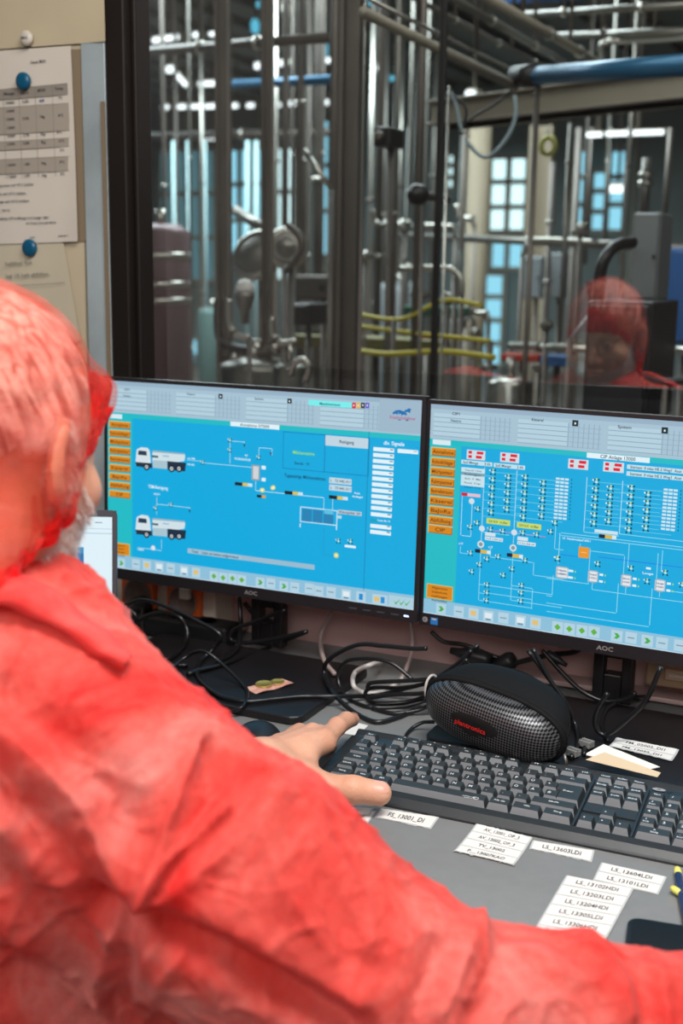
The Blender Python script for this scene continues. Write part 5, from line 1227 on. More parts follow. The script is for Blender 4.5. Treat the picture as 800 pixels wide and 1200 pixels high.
def pen(p0, p1, label):
    a = atz(*p0, DZ+0.0055); d = atz(*p1, DZ+0.0055)-a; d.normalize(); r = 0.0038
    b = MB(); b.tube([a+d*0.014, a+d*0.018, a+d*0.125, a+d*0.138], [r*0.95, r, r, r*0.4], M_penb, n=16); o = tag(b.build('pen'), label, 'pen')
    b = MB(); b.tube([a, a+d*0.002, a+d*0.005, a+d*0.014], [r*0.4, r*0.8, r*0.92, r*0.96], M_peny, n=16); b.build('cap', o)
    b = MB(); q = a+Vector((0, 0, r*1.15)); b.tube([q+d*0.024, q+d*0.040, q+d*0.060], [.0009, .0011, .0009], M_penb, n=8); b.build('clip', o)
pen((793, 1017), (803, 1072), 'blue pen with a pale yellow end at the right edge, further from the phone')
pen((786, 1040), (828, 1066), 'blue pen with a pale yellow end at the right edge, nearer the phone')
# mouse
P = atz(297, 869, DZ+0.02); P = Vector((P.x, P.y, DZ))
def fm(Q):
    q = Q-np.array([P.x, P.y, P.z]); c_, s_ = cos(-0.2), sin(-0.2); q = np.stack([q[:, 0]*c_-q[:, 1]*s_, q[:, 0]*s_+q[:, 1]*c_, q[:, 2]], 1)
    return smax(ell(q, (0, 0, 0), (0.036, 0.062, 0.042)), 0.001-q[:, 2], 0.004)
V, Fc = nets(fm, (P.x-.08, P.y-.08, P.z-.01), (P.x+.08, P.y+.08, P.z+.06), 0.003)
ms = np_mesh('computer_mouse', V, Fc, [M_plast]); tag(ms, 'black computer mouse just past the red sleeve, behind the hand', 'mouse')
b = MB(); b.M = Matrix.Translation((P.x-0.009, P.y+0.034, P.z+0.0275)) @ RZ(101) @ RX(90); b.cyl((0, 0, -0.003), (0, 0, 0.003), 0.0075, M_rubber, n=20); b.build('scroll_wheel', ms)
# banknote and coins on the left monitor foot
zt = DZ+0.012
nt_ = [(286, 807, zt+.0008), (300, 814, zt+.0008), (344, 801.5, zt+.002), (330, 796, zt+.002)]
b = MB(); C = [atz(*p) for p in nt_]
def nb(u, v, dz=0):
    p = (C[0]*(1-u)+C[3]*u)*(1-v)+(C[1]*(1-u)+C[2]*u)*v; return (p.x, p.y, p.z+dz+0.001*sin(u*9)*v+0.0012)
M_note = mat('banknote_pink', (206, 140, 124), 0.7, rgb2=(222, 180, 160), nscale=120)
for dz, fl in ((0, False), (-0.0006, True)):
    vs = [nb(i/12, j/4, dz) for j in range(5) for i in range(13)]; fs = [(j*13+i, (j+1)*13+i, (j+1)*13+i+1, j*13+i+1) for j in range(4) for i in range(12)]
    b.add(vs, [tuple(reversed(f)) for f in fs] if fl else fs, M_note, True)
note = tag(b.build('banknote'), 'folded pink banknote under two coins on the left monitor foot', 'banknote')
M_coin = mat('brass_coin', (196, 174, 98), 0.35, 0.7, noise=0.15, nscale=300)
for (px, py, r, dz, lab) in ((309, 802.5, 0.0121, .0035, 'larger brass coin on the folded banknote'), (325, 800, 0.0099, .0032, 'smaller brass coin on the folded banknote')):
    p = atz(px, py, zt+dz); b = MB(); b.M = Matrix.Translation(p) @ RX(4)
    b.lathe([(r*.97, 0), (r, .0003), (r, .0019), (r*.96, .0022), (r*.88, .0022), (r*.86, .0019), (0.0001, .0019)], M_coin, 36); tag(b.build('coin'), lab, 'coin')

# ------------------------------------------------------------------ oval zip case
M_case = mat('case_black_fabric', (16, 16, 17), 0.75, spec=0.2, bump=0.2, bscale=1200)
def weave():
    m = bpy.data.materials.new('carbon_weave'); m.use_nodes = True; nt = m.node_tree; b = nt.nodes['Principled BSDF']
    tc = nt.nodes.new('ShaderNodeTexCoord'); mp = nt.nodes.new('ShaderNodeMapping'); mp.inputs['Scale'].default_value = (400, 400, 400)
    ck = nt.nodes.new('ShaderNodeTexChecker'); ck.inputs['Scale'].default_value = 1.0
    nt.links.new(tc.outputs['Object'], mp.inputs['Vector'])
    # rotate the grid by 45 degrees within the shell's face
    mp.inputs['Rotation'].default_value = (0, 0, radians(45))
    vm = nt.nodes.new('ShaderNodeVectorMath'); vm.operation = 'MULTIPLY'; vm.inputs[1].default_value = (1, 1, 0)
    nt.links.new(mp.outputs[0], vm.inputs[0]); nt.links.new(vm.outputs[0], ck.inputs['Vector'])
    ck.inputs['Color1'].default_value = (*lin((104, 106, 110)), 1); ck.inputs['Color2'].default_value = (*lin((18, 18, 20)), 1)
    nt.links.new(ck.outputs['Color'], b.inputs['Base Color'])
    b.inputs['Roughness'].default_value = 0.38; b.inputs['Metallic'].default_value = 0.6
    bp = nt.nodes.new('ShaderNodeBump'); bp.inputs['Strength'].default_value = 0.5; bp.inputs['Distance'].default_value = 0.0005
    nt.links.new(ck.outputs['Fac'], bp.inputs['Height']); nt.links.new(bp.outputs['Normal'], b.inputs['Normal'])
    return m
M_weave = weave()
cL = att(505, 838, (at(505, 838, 1.39)-CAM).dot(FWD)); 
Pc = at(583, 838, 1.405)
# local frame: x along the case, y up the short side, z out of the front shell
xa = Vector((cos(-0.16), sin(-0.16), -0.13)).normalized()
Pc = atz(579, 841, DZ+0.057)
za_ = Vector((0.12, -0.96, -0.16)).normalized()
za_ = (za_-xa*za_.dot(xa)).normalized(); ya = za_.cross(xa)
Cm = Matrix(((xa.x, ya.x, za_.x, Pc.x), (xa.y, ya.y, za_.y, Pc.y), (xa.z, ya.z, za_.z, Pc.z), (0, 0, 0, 1)))
cs = tag(E('zip_case', None, mw=Cm), 'oval black zip case with woven shell and red lettering behind the keyboard', 'case')
A_, B_ = 0.092, 0.0385
def shell(sign, depth, m, name, n=40, k=14, ka=1.0, kb_=1.0, oy=0.0):
    b = MB(); vs = []
    for j in range(k+1):
        ph_ = (pi/2)*j/k; rr_ = cos(ph_)**0.55 if j < k else 0.0
        for i in range(n):
            t = 2*pi*i/n; ex = 2/2.5
            cx_ = math.copysign(abs(cos(t))**ex, cos(t)); sy_ = math.copysign(abs(sin(t))**ex, sin(t))
            vs.append((A_*ka*rr_*cx_, B_*kb_*rr_*sy_+oy*sin(ph_), sign*(0.003+depth*sin(ph_))))
    fs = [(j*n+i, j*n+(i+1) % n, (j+1)*n+(i+1) % n, (j+1)*n+i) for j in range(k) for i in range(n)]
    if sign < 0: fs = [tuple(reversed(f)) for f in fs]
    b.add(vs, fs, m, True); return b.build(name, cs)
fs_ = shell(1, 0.034, M_weave, 'front_shell'); shell(-1, 0.060, M_case, 'rear_shell', ka=1.0, kb_=1.06, oy=0.014)
b = MB()
for dz in (-0.0034, 0.0034):
    b.tube([(A_*1.01*math.copysign(abs(cos(t))**.8, cos(t)), B_*1.015*math.copysign(abs(sin(t))**.8, sin(t)), dz) for t in np.linspace(0, 2*pi, 60, endpoint=False)], 0.0034, M_case, n=8, closed=True)
zp = b.build('zip', cs)
b = MB(); b.tube([(A_*1.03, -0.012, 0), (A_*1.08, -0.018, 0.003), (A_*1.10, -0.027, 0.004)], 0.0022, M_steel, n=8); b.build('zip_pull', zp)
# dark oval badge with the red lettering, lower half of the front shell
b = MB(); vs = []; 
for i in range(28):
    t = 2*pi*i/28; vs.append((-0.012+0.033*cos(t), 0.001+0.0115*sin(t), 0))
def shz(x, y):
    q = (abs(x/A_)**2.5+abs(y/B_)**2.5)**(1/2.5); c_ = min(1.0, q)**(1/0.55); return 0.003+0.034*sqrt(max(0, 1-c_*c_))
NB = 8; vv = []
for j in range(NB+1):
    for (x, y, _) in vs: xx = -0.012+(x+0.016)*j/NB; yy = -0.012+(y+0.016)*j/NB; vv.append((xx, yy, shz(xx, yy)+0.0012-0.0006*(j == NB)))
b.add(vv, [(j*28+i, j*28+(i+1) % 28, (j+1)*28+(i+1) % 28, (j+1)*28+i) for j in range(NB) for i in range(28)][::1], M_rubber, True)
bd = b.build('badge', fs_)
b = MB(); tv, tf, a0, a1, b0, b1 = text_mesh('plantronics'); k_ = 0.042/(a1-a0); M_red = mat('red_lettering', (226, 44, 40), 0.5)
b.add([(-0.012-0.021+(v[0]-a0)*k_, -0.0015+v[1]*k_*1.0, shz(-0.012-0.021+(v[0]-a0)*k_, -0.0015+v[1]*k_)+0.0024) for v in tv], tf, M_red); b.build('lettering', bd)
# carrying loop behind
b = MB(); Q = spline([at(523, 803, 1.46), at(545, 792, 1.47), at(583, 785, 1.47), at(615, 792, 1.46), at(644, 812, 1.45), at(660, 835, 1.44), at(663, 862, 1.42)], 8); b.M = Cm.inverted(); b.tube(Q, 0.0042, M_case, n=10); b.build('carry_loop', cs)

# ------------------------------------------------------------------ cables behind and under the monitors
M_cab = mat('black_cable', (20, 20, 22), 0.3); M_cabw = mat('white_cable', (196, 190, 186), 0.4); M_cabw_shade = mat('white_cable_shade', (168, 150, 146), 0.45)  # the greyer white is white cable with shade put into its colour
def cable(pts, Y, rpx, m, label, name='cable', group=None, n=8):
    P_ = []
    for q in pts:
        yy = q[2] if len(q) > 2 else Y
        p = at(q[0], q[1], yy)
        r = pxsize(rpx, p)
        fl = DZ
        g_ = atz(q[0], q[1], DZ+0.012)
        if (-1.06 < g_.x < -0.67 and 1.305 < g_.y < 1.56) or (-0.525 < g_.x < -0.135 and 1.323 < g_.y < 1.58): fl = DZ+0.0125
        if p.z < fl+r: p = atz(q[0], q[1], fl+r+0.0005)
        P_.append(p)
    b = MB(); b.tube(spline(P_, n), pxsize(rpx, P_[0]), m, n=10)
    return tag(b.build(name), label, 'cable', group)
cable([(146, 709), (168, 703), (200, 713), (232, 728), (258, 744), (250, 760), (236, 774), (231, 790), (244, 806), (262, 817), (290, 822), (324, 819), (356, 816), (396, 816), (440, 815), (470, 808), (520, 796)], 1.47, 2.4, M_cab, 'long black cable curling across the left monitor foot towards the tied bundle')
cable([(142, 738), (180, 719), (208, 722), (219, 738), (216, 756), (198, 772), (165, 778)], 1.52, 2.6, M_cab, 'black cable looping under the left monitor in front of the sockets')
cable([(166, 700, 1.58), (167, 725), (168, 750), (160, 776), (150, 790)], 1.55, 2.6, M_cab, 'black cable hanging straight from the left orange socket')
cable([(150, 712), (160, 726), (150, 752), (170, 776), (220, 780)], 1.50, 2.4, M_cab, 'short black cable curled beside the laptop edge')
cable([(184, 800, 1.42), (216, 771), (238, 763), (260, 778), (284, 802), (290, 812), (284, 828), (262, 836), (236, 838)], 1.40, 2.2, M_cab, 'thin black cable arching over the left monitor foot edge')
cable([(280, 700, 1.58), (282, 735), (276, 762), (250, 778), (220, 790)], 1.56, 2.8, M_cab, 'thick black cable dropping under the left monitor logo')
cable([(335, 714), (300, 728), (274, 738), (271, 750), (292, 753), (325, 748), (360, 740)], 1.54, 2.6, M_cab, 'black cable looped left of the left monitor column')
cable([(286, 706, 1.6), (306, 730), (322, 746)], 1.60, 2.6, M_cab, 'short black cable slanting behind the left monitor column')
cable([(358, 741), (316, 758), (268, 776), (232, 786)], 1.57, 2.4, M_cab, 'black cable running low from the column towards the left')
cable([(500, 760), (483, 760), (450, 757), (418, 756), (386, 772), (380, 791), (392, 814), (415, 835), (441, 846), (467, 840), (485, 832)], 1.46, 2.8, M_cab, 'black cable forming the big outer loop of the tied bundle')
cable([(560, 756), (530, 782), (500, 800), (470, 806), (436, 806), (428, 814), (440, 824), (480, 822), (506, 812)], 1.45, 2.6, M_cab, 'black cable folded in the tied bundle, topmost strand')
cable([(484, 797), (458, 777), (430, 772), (404, 776), (396, 794), (404, 815), (430, 828), (470, 828), (510, 818)], 1.46, 2.4, M_cab, 'black cable making the inner loop of the tied bundle')
cable([(430, 806), (436, 800), (470, 798), (512, 794), (540, 780), (552, 762)], 1.44, 2.6, M_cab, 'black cable rising out of the tied bundle to the right')
cable([(432, 818), (460, 814), (500, 812), (520, 804)], 1.43, 2.6, M_cab, 'short black cable in the middle of the tied bundle')
cable([(436, 830), (462, 836), (496, 830), (520, 812), (545, 790), (546, 772)], 1.43, 2.6, M_cab, 'black cable along the bottom of the tied bundle')
cable([(472, 795), (461, 804), (440, 812), (424, 811), (414, 803), (416, 788), (434, 779), (446, 776, 1.56)], 1.50, 2.8, M_cabw, 'white cable curling out of the tied bundle')
cable([(389, 716), (376, 744), (379, 772), (392, 790)], 1.61, 2.6, M_cabw_shade, 'pale cable bowed on the wall right of the left monitor column')
cable([(480, 724), (483, 757), (472, 792), (456, 806)], 1.60, 2.6, M_cabw_shade, 'pale cable bowed on the wall below the gap between monitors')
cable([(624, 760), (643, 795), (662, 822), (674, 850), (677, 870), (669, 888)], 1.44, 2.8, M_cab, 'black cable dropping from the right monitor past the case')
cable([(635, 762), (660, 790), (682, 810), (706, 821), (728, 820), (745, 812)], 1.55, 2.8, M_cab, 'black cable sagging to the right monitor column')
cable([(618, 762), (650, 806), (668, 838), (684, 868), (684, 884)], 1.47, 2.4, M_cab, 'second black cable behind the one passing the case')
cable([(774, 782), (757, 820), (735, 843), (710, 861), (698, 852), (699, 833), (712, 812)], 1.42, 3.0, M_cab, 'glossy black cable arcing in front of the right monitor column')
cable([(505, 740), (520, 752), (545, 756), (575, 768), (600, 776)], 1.58, 2.8, M_cab, 'black cable under the left end of the right monitor')
cable([(600, 778), (640, 768), (672, 764), (690, 752)], 1.58, 3.2, M_cab, 'black cable leading right from the plug blocks')
cable([(476, 884, 1.37), (474, 868, 1.37), (480, 856, 1.38), (494, 847, 1.38), (508, 846, 1.39)], 1.37, 2.4, M_cab, 'short black cable leaving the back of the keyboard')
cable([(712, 868), (705, 850), (712, 830), (735, 818), (760, 816)], 1.56, 2.4, M_cab, 'thin black cable curled low beside the right column')
# zip tie
P = at(505.5, 806, 1.43); b = MB(); b.M = Matrix.Translation(P) @ RZ(8)
b.tube([(0.006*cos(t), 0.018*cos(t)*0.6, 0.0175*sin(t)) for t in np.linspace(0, 2*pi, 30, endpoint=False)], 0.0018, M_cabw, n=8, closed=True)
tag(b.build('cable_tie'), 'white cable tie around the black cable bundle', 'cable tie')
# plugs
def plug(px0, py0, px1, py1, Y, r0, r1, label, m=M_rubber):
    a = at(px0, py0, Y); c_ = at(px1, py1, Y); b = MB(); d = (c_-a)
    b.tube([a, a+d*0.12, a+d*0.6, a+d*0.8, c_], [pxsize(r0, a)*0.8, pxsize(r0, a), pxsize(r0, a), pxsize(r1, a), pxsize(r1, a)*0.8], m, n=12); tag(b.build('plug'), label, 'plug')
plug(575, 774, 528, 762, 1.57, 9, 5, 'black moulded plug left of the plug tangle under the right monitor')
plug(602, 772, 566, 790, 1.58, 11, 6, 'larger black moulded plug in the tangle under the right monitor')
plug(640, 765, 664, 780, 1.56, 5, 3, 'small black plug just right of the tangle under the right monitor')
M_clear = mat('clear_plastic', (190, 190, 188), 0.15, trans=0.6)
for (px, py, lab) in ((687, 871, 'clear network plug beside the white scraps'), (671, 881, 'clear network plug at the foot of the case')):
    p = atz(px, py, DZ+0.0185); b = MB(); b.M = Matrix.Translation(p) @ RZ(-20); b.box((-.008, -.006, -.004), (.008, .006, .004), M_clear); b.box((-.006, -.002, .004), (.008, .002, .0055), M_clear)
    o = tag(b.build('network_plug', bevel=0.0006), lab, 'plug'); b = MB(); b.M = Matrix.Translation(p) @ RZ(-20)
    for k in range(6): b.box((-.0085, -.0045+k*.0016, -.001), (-.0055, -.0037+k*.0016, .0042), M_bright)
    b.build('contact', o)
# wall duct with orange sockets under the left monitor
M_cream = mat('cream_duct', (206, 198, 182), 0.5); M_or = mat('orange_socket', (206, 92, 34), 0.45); M_gsock = mat('grey_socket_well', (120, 100, 92), 0.5)
A = at(140, 680, 1.60); Bq = at(252, 736, 1.60)
z1_ = at(200, 688, 1.60).z+0.05; z0_ = at(200, 728, 1.60).z
duct = MB().box((-1.6, 1.60, z0_-0.004), (Bq.x, 1.658, z1_), M_cream).build('socket_duct', bevel=0.003); tag(duct, 'cream wall duct with orange sockets under the left monitor', 'socket duct')
MB().box((-1.6, 1.612, DZ+0.004), (Bq.x+0.03, 1.658, z0_-0.004), mat('cream_lower', (176, 168, 158), 0.6)).build('lower_cover', duct, bevel=0.002)
for cx_, mm in ((at(166, 704, 1.60).x, 1), (at(219, 708, 1.60).x, 0)):
    hw_ = pxsize(23, (cx_, 1.6, .8)); zc_ = at(219, 706, 1.60).z+0.004
    o = MB().box((cx_-hw_, 1.588, zc_-hw_), (cx_+hw_, 1.601, zc_+hw_), M_or).build('socket', duct, bevel=0.003)
    b = MB(); b.M = Matrix.Translation((cx_, 1.5875, zc_)) @ RX(90); b.lathe([(hw_*.82, 0), (hw_*.82, .001), (hw_*.72, .0015), (hw_*.70, -.008), (0.001, -.008)], M_gsock, 30); b.build('socket_well', o)
b = MB(); p = at(166, 704, 1.585); b.M = Matrix.Translation((p.x, 1.585, z0_+0.022)) @ RX(90); b.lathe([(.019, -.003), (.019, .014), (.014, .022), (.006, .032), (.004, .045)], M_rubber, 24); tag(b.build('plug'), 'round black power plug in the left orange socket', 'plug')
b = MB(); p = at(217, 696, 1.583); b.box((p.x-.009, 1.578, p.z-.008), (p.x+.009, 1.588, p.z+.009), M_cream); tag(b.build('socket_note', bevel=.001), 'small white tag on the right orange socket', 'tag')
# black power strip lying along the wall
a = at(145, 752, 1.57); c_ = at(272, 772, 1.57)
b = MB(); b.box((a.x-0.2, 1.55, DZ+0.0005), (c_.x, 1.60, DZ+0.034), M_rubber); o = tag(b.build('power_strip', bevel=0.005, seg=3), 'black power strip along the wall under the left monitor', 'power strip')
for k in range(5):
    b = MB(); b.M = Matrix.Translation((c_.x-0.05-k*0.055, 1.575, DZ+0.034)); b.lathe([(.019, 0), (.019, .001), (.016, .001), (.0155, -.006), (.001, -.006)], M_rubber, 24); b.build('socket', o)
# beige outlet box and trunking at the right
A = at(757, 776, 1.61); Bq = at(845, 826, 1.61)
ob_ = tag(MB().box((A.x, 1.61, Bq.z+0.012), (Bq.x, 1.659, A.z), mat('beige_outlet', (170, 146, 116), 0.5)).build('outlet_box', bevel=.003), 'beige outlet box at the right edge under the right monitor', 'outlet')
a = at(780, 783, 1.61); c_ = at(840, 804, 1.61); MB().box((a.x, 1.602, c_.z), (c_.x, 1.611, a.z), mat('beige_frame', (196, 170, 140), 0.45)).build('socket_frame', ob_, bevel=.002)
b = MB(); b.box((a.x+.006, 1.599, c_.z+.006), (c_.x-.006, 1.603, a.z-.004), M_cream); b.build('rocker', ob_, bevel=.001)
for (y0, y1, lab, c_) in ((817, 823, 'upper thin trunking strip under the beige outlet box', (176, 150, 146)), (845, 855, 'lower pink-grey trunking strip near the desk at the right', (188, 156, 162))):
    p = at(770, y0, 1.62); q = at(770, y1, 1.62)
    tag(MB().box((at(758, y0, 1.62).x-(0.0 if y0 > 840 else 0.25), 1.62, q.z), (0.9, 1.659, p.z), mat('trunk_%d' % y0, c_, 0.5)).build('cable_trunking', bevel=.002), lab, 'trunking')
# ------------------------------------------------------------------ person
def fabric(name, c1, c2, c3, alpha=1.0, transl=0.18, scale=9.0, stretch=(1, 1, 1), fine=70):
    m = bpy.data.materials.new(name); m.use_nodes = True; nt = m.node_tree; b = nt.nodes['Principled BSDF']; out = nt.nodes['Material Output']
    tc = nt.nodes.new('ShaderNodeTexCoord'); mp = nt.nodes.new('ShaderNodeMapping'); mp.inputs['Scale'].default_value = stretch
    nt.links.new(tc.outputs['Object'], mp.inputs['Vector'])
    n1 = nt.nodes.new('ShaderNodeTexNoise'); n1.inputs['Scale'].default_value = scale; n1.inputs['Detail'].default_value = 8; n1.inputs['Roughness'].default_value = 0.62; n1.inputs['Distortion'].default_value = 0.8
    n2 = nt.nodes.new('ShaderNodeTexNoise'); n2.inputs['Scale'].default_value = fine*1.6; n2.inputs['Detail'].default_value = 9; n2.inputs['Roughness'].default_value = 0.7
    for n in (n1, n2): nt.links.new(mp.outputs[0], n.inputs['Vector'])
    r = nt.nodes.new('ShaderNodeValToRGB'); e = r.color_ramp.elements; e[0].position = 0.36; e[0].color = (*lin(c1), 1); e[1].position = 0.64; e[1].color = (*lin(c3), 1)
    k = r.color_ramp.elements.new(0.49); k.color = (*lin(c2), 1)
    nt.links.new(n1.outputs['Fac'], r.inputs['Fac'])
    mx = nt.nodes.new('ShaderNodeMix'); mx.data_type = 'RGBA'; mx.blend_type = 'OVERLAY'; mx.inputs['Factor'].default_value = 0.6
    nt.links.new(r.outputs['Color'], mx.inputs['A']); nt.links.new(n2.outputs['Fac'], mx.inputs['B']); 
    nt.links.new(mx.outputs['Result'], b.inputs['Base Color'])
    b.inputs['Roughness'].default_value = 0.62; b.inputs['Sheen Weight'].default_value = 0.12; b.inputs['Specular IOR Level'].default_value = 0.3
    bp = nt.nodes.new('ShaderNodeBump'); bp.inputs['Strength'].default_value = 0.35; bp.inputs['Distance'].default_value = 0.003
    ad = nt.nodes.new('ShaderNodeMath'); ad.operation = 'ADD'; nt.links.new(n1.outputs['Fac'], ad.inputs[0]); nt.links.new(n2.outputs['Fac'], ad.inputs[1])
    nt.links.new(ad.outputs[0], bp.inputs['Height']); nt.links.new(bp.outputs['Normal'], b.inputs['Normal'])
    tl = nt.nodes.new('ShaderNodeBsdfTranslucent'); nt.links.new(mx.outputs['Result'], tl.inputs['Color'])
    m1 = nt.nodes.new('ShaderNodeMixShader'); m1.inputs[0].default_value = transl
    nt.links.new(b.outputs[0], m1.inputs[1]); nt.links.new(tl.outputs[0], m1.inputs[2])
    last = m1
    if alpha < 1:
        tp = nt.nodes.new('ShaderNodeBsdfTransparent'); tp.inputs['Color'].default_value = (1.0, 0.84, 0.80, 1)
        m2 = nt.nodes.new('ShaderNodeMixShader')
        rr_ = nt.nodes.new('ShaderNodeMapRange'); rr_.inputs['From Min'].default_value = 0.35; rr_.inputs['From Max'].default_value = 0.65; rr_.inputs['To Min'].default_value = alpha-0.1; rr_.inputs['To Max'].default_value = alpha+0.16
        nt.links.new(n1.outputs['Fac'], rr_.inputs['Value']); nt.links.new(rr_.outputs[0], m2.inputs[0])
        nt.links.new(tp.outputs[0], m2.inputs[1]); nt.links.new(m1.outputs[0], m2.inputs[2]); last = m2
    nt.links.new(last.outputs[0], out.inputs['Surface'])
    return m
M_coat = fabric('red_nonwoven', (230, 36, 32), (234, 88, 78), (228, 138, 129), scale=4.5, transl=0.3)
M_collar = fabric('red_nonwoven_double', (236, 44, 46), (240, 62, 58), (236, 84, 78), scale=16)
M_net = fabric('red_hairnet', (236, 70, 64), (240, 100, 90), (240, 150, 138), alpha=0.15, transl=0.25, scale=18, stretch=(1.0, 0.45, 1.6), fine=110)
M_netb = fabric('red_hairnet_edge', (222, 22, 30), (234, 40, 42), (240, 74, 66), transl=0.2, scale=30, fine=160)
M_skin = mat('skin', (208, 152, 124), 0.5, subs=0.12, bump=0.25, bscale=420, rgb2=(222, 168, 140), nscale=22)
M_nail = mat('fingernail', (220, 166, 148), 0.3, subs=0.1)
def strands(m, target, dark, light, sc=(70, 70, 7), lo=0.35, hi=0.62):
    nt = m.node_tree; tc = nt.nodes.new('ShaderNodeTexCoord'); a = nt.nodes.new('ShaderNodeMapping'); a.inputs['Rotation'].default_value = (radians(-40), 0, 0)
    b = nt.nodes.new('ShaderNodeMapping'); b.inputs['Scale'].default_value = sc; n = nt.nodes.new('ShaderNodeTexNoise'); n.inputs['Scale'].default_value = 1.0; n.inputs['Detail'].default_value = 6; n.inputs['Distortion'].default_value = 0.6
    nt.links.new(tc.outputs['Object'], a.inputs[0]); nt.links.new(a.outputs[0], b.inputs[0]); nt.links.new(b.outputs[0], n.inputs['Vector'])
    r = nt.nodes.new('ShaderNodeValToRGB'); r.color_ramp.elements[0].position = lo; r.color_ramp.elements[1].position = hi
    r.color_ramp.elements[0].color = (*lin(dark), 1); r.color_ramp.elements[1].color = (*lin(light), 1)
    nt.links.new(n.outputs['Fac'], r.inputs['Fac']); nt.links.new(r.outputs['Color'], target)
    return n
M_hair = mat('grey_white_hair', (206, 198, 192), 0.55, bump=0.6, bscale=160)
strands(M_hair, M_hair.node_tree.nodes['Principled BSDF'].inputs['Base Color'], (176, 140, 130), (255, 252, 248), sc=(150, 150, 10), lo=.40, hi=.58)
M_beard = mat('grey_stubble', (176, 168, 164), 0.6, rgb2=(226, 222, 218), nscale=300)
M_trous = mat('dark_trousers', (38, 40, 46), 0.8)
A3 = lambda v: np.array([v[0], v[1], v[2]], float)
person = tag(empty('person', (-0.60, 0.66, 0.0)), 'person in a red coat and red hairnet seated left, hand on the keyboard', 'person')
bpy.context.view_layer.update()
def adopt(o, p=person):
    o.parent = p; o.matrix_parent_inverse = p.matrix_world.inverted(); return o

# head frame
fa = radians(91); pt = radians(13)
Fh = Vector((cos(fa), sin(fa), 0)); Rh = Vector((Fh.y, -Fh.x, 0))
fwd = Fh*cos(pt)-Vector((0, 0, 1))*sin(pt); uph = Rh.cross(fwd)
HC = A3(att(-20, 524, 0.915))
RM = np.stack([A3(Rh), A3(fwd), A3(uph)], 1)          # columns: local axes in world
def toL(P): return (P-HC)@RM
def toW(q): return np.array(q, float)@RM.T+HC
def head_sdf(q):
    d = ell(q, (0, -0.012, 0.036), (0.076, 0.097, 0.082))
    d = smin(d, ell(q, (0, 0.032, -0.030), (0.062, 0.062, 0.078)), 0.03)
    d = smin(d, cap(q, (0.05, -0.005, -0.062), (0.016, 0.078, -0.104), 0.019, 0.018), 0.03)
    d = smin(d, cap(q, (-0.05, -0.005, -0.062), (-0.016, 0.078, -0.104), 0.019, 0.018), 0.03)
    d = smin(d, ell(q, (0, 0.078, -0.100), (0.024, 0.020, 0.018)), 0.015)
    for s in (-1, 1):
        d = smin(d, ell(q, (s*0.040, 0.062, -0.026), (0.024, 0.022, 0.02)), 0.02)       # cheekbones
        d = smin(d, cap(q, (s*0.012, 0.087, 0.022), (s*0.044, 0.076, 0.018), 0.008, 0.007), 0.012)   # brows
        d = smax(d, -ell(q, (s*0.031, 0.096, 0.002), (0.015, 0.014, 0.010)), 0.010)      # sockets
        d = smin(d, ell(q, (s*0.031, 0.080, 0.002), (0.0125, 0.0125, 0.0125)), 0.002)    # eyeballs with lids
        # ears
        R = np.array([[cos(0.35*s), -sin(0.35*s), 0], [sin(0.35*s), cos(0.35*s), 0], [0, 0, 1]])
        e = ell(q, (s*0.083, -0.012, -0.006), (0.0085, 0.019, 0.033), R)
        e = smax(e, -ell(q, (s*0.092, -0.008, -0.004), (0.008, 0.010, 0.020), R), 0.004)
        d = smin(d, e, 0.006)
    d = smin(d, cap(q, (0, 0.090, 0.012), (0, 0.112, -0.026), 0.0085, 0.0125), 0.012)    # nose
    for s in (-1, 1): d = smin(d, ell(q, (s*0.013, 0.100, -0.030), (0.008, 0.010, 0.008)), 0.005)
    d = smin(d, ell(q, (0, 0.092, -0.055), (0.024, 0.010, 0.0055)), 0.006)               # lips
    d = smin(d, ell(q, (0, 0.090, -0.066), (0.021, 0.010, 0.006)), 0.005)
    d = smax(d, -ell(q, (0, 0.104, -0.0605), (0.020, 0.006, 0.0014)), 0.003)
    d = smin(d, cap(q, (0, -0.022, -0.045), (0, -0.030, -0.17), 0.058, 0.062), 0.03)      # neck
    return d
V, Fc = nets(head_sdf, (-0.11, -0.13, -0.19), (0.11, 0.14, 0.14), 0.0035)
V = smooth_mesh(V, Fc, 1, 0.4)
bodyV = [toW(V)]; bodyF = [Fc]
NL = vnormals(V, Fc); headV, headN = V, NL

# ---- left hand and forearm (the visible one)
def hand_sdf(P, J):
    d = None
    wr = J['wrist']
    for k in ('index', 'middle', 'ring', 'pinky'):
        j = J[k]; r = J['r_'+k]
        f = chain(P, j, r, 0.004)
        m = cap(P, wr+(j[0]-wr)*0.15, j[0], 0.019, r[0]*1.12)
        f = smin(f, m, 0.010)
        d = f if d is None else (smin(d, m, 0.012) if False else np.minimum(smin(d, m, 0.014), f))
    t = chain(P, J['thumb'], J['r_thumb'], 0.006)
    d = smin(d, t, 0.012)
    web = cap(P, J['thumb'][0]*0.4+J['thumb'][1]*0.6, J['index'][0]*0.75+wr*0.25, 0.011, 0.012)
    d = smin(d, web, 0.016)
    d = smin(d, cap(P, wr, J['arm'], 0.0265, 0.036), 0.022)
    for k in ('index', 'middle', 'ring', 'pinky'):      # knuckles
        d = smin(d, ell(P, J[k][0]+np.array([0, 0, 0.004]), (0.009, 0.010, 0.009)), 0.006)
    return d
def v3(*a): return np.array(a, float)
dh = v3(0.0, 0.0, 0.0)
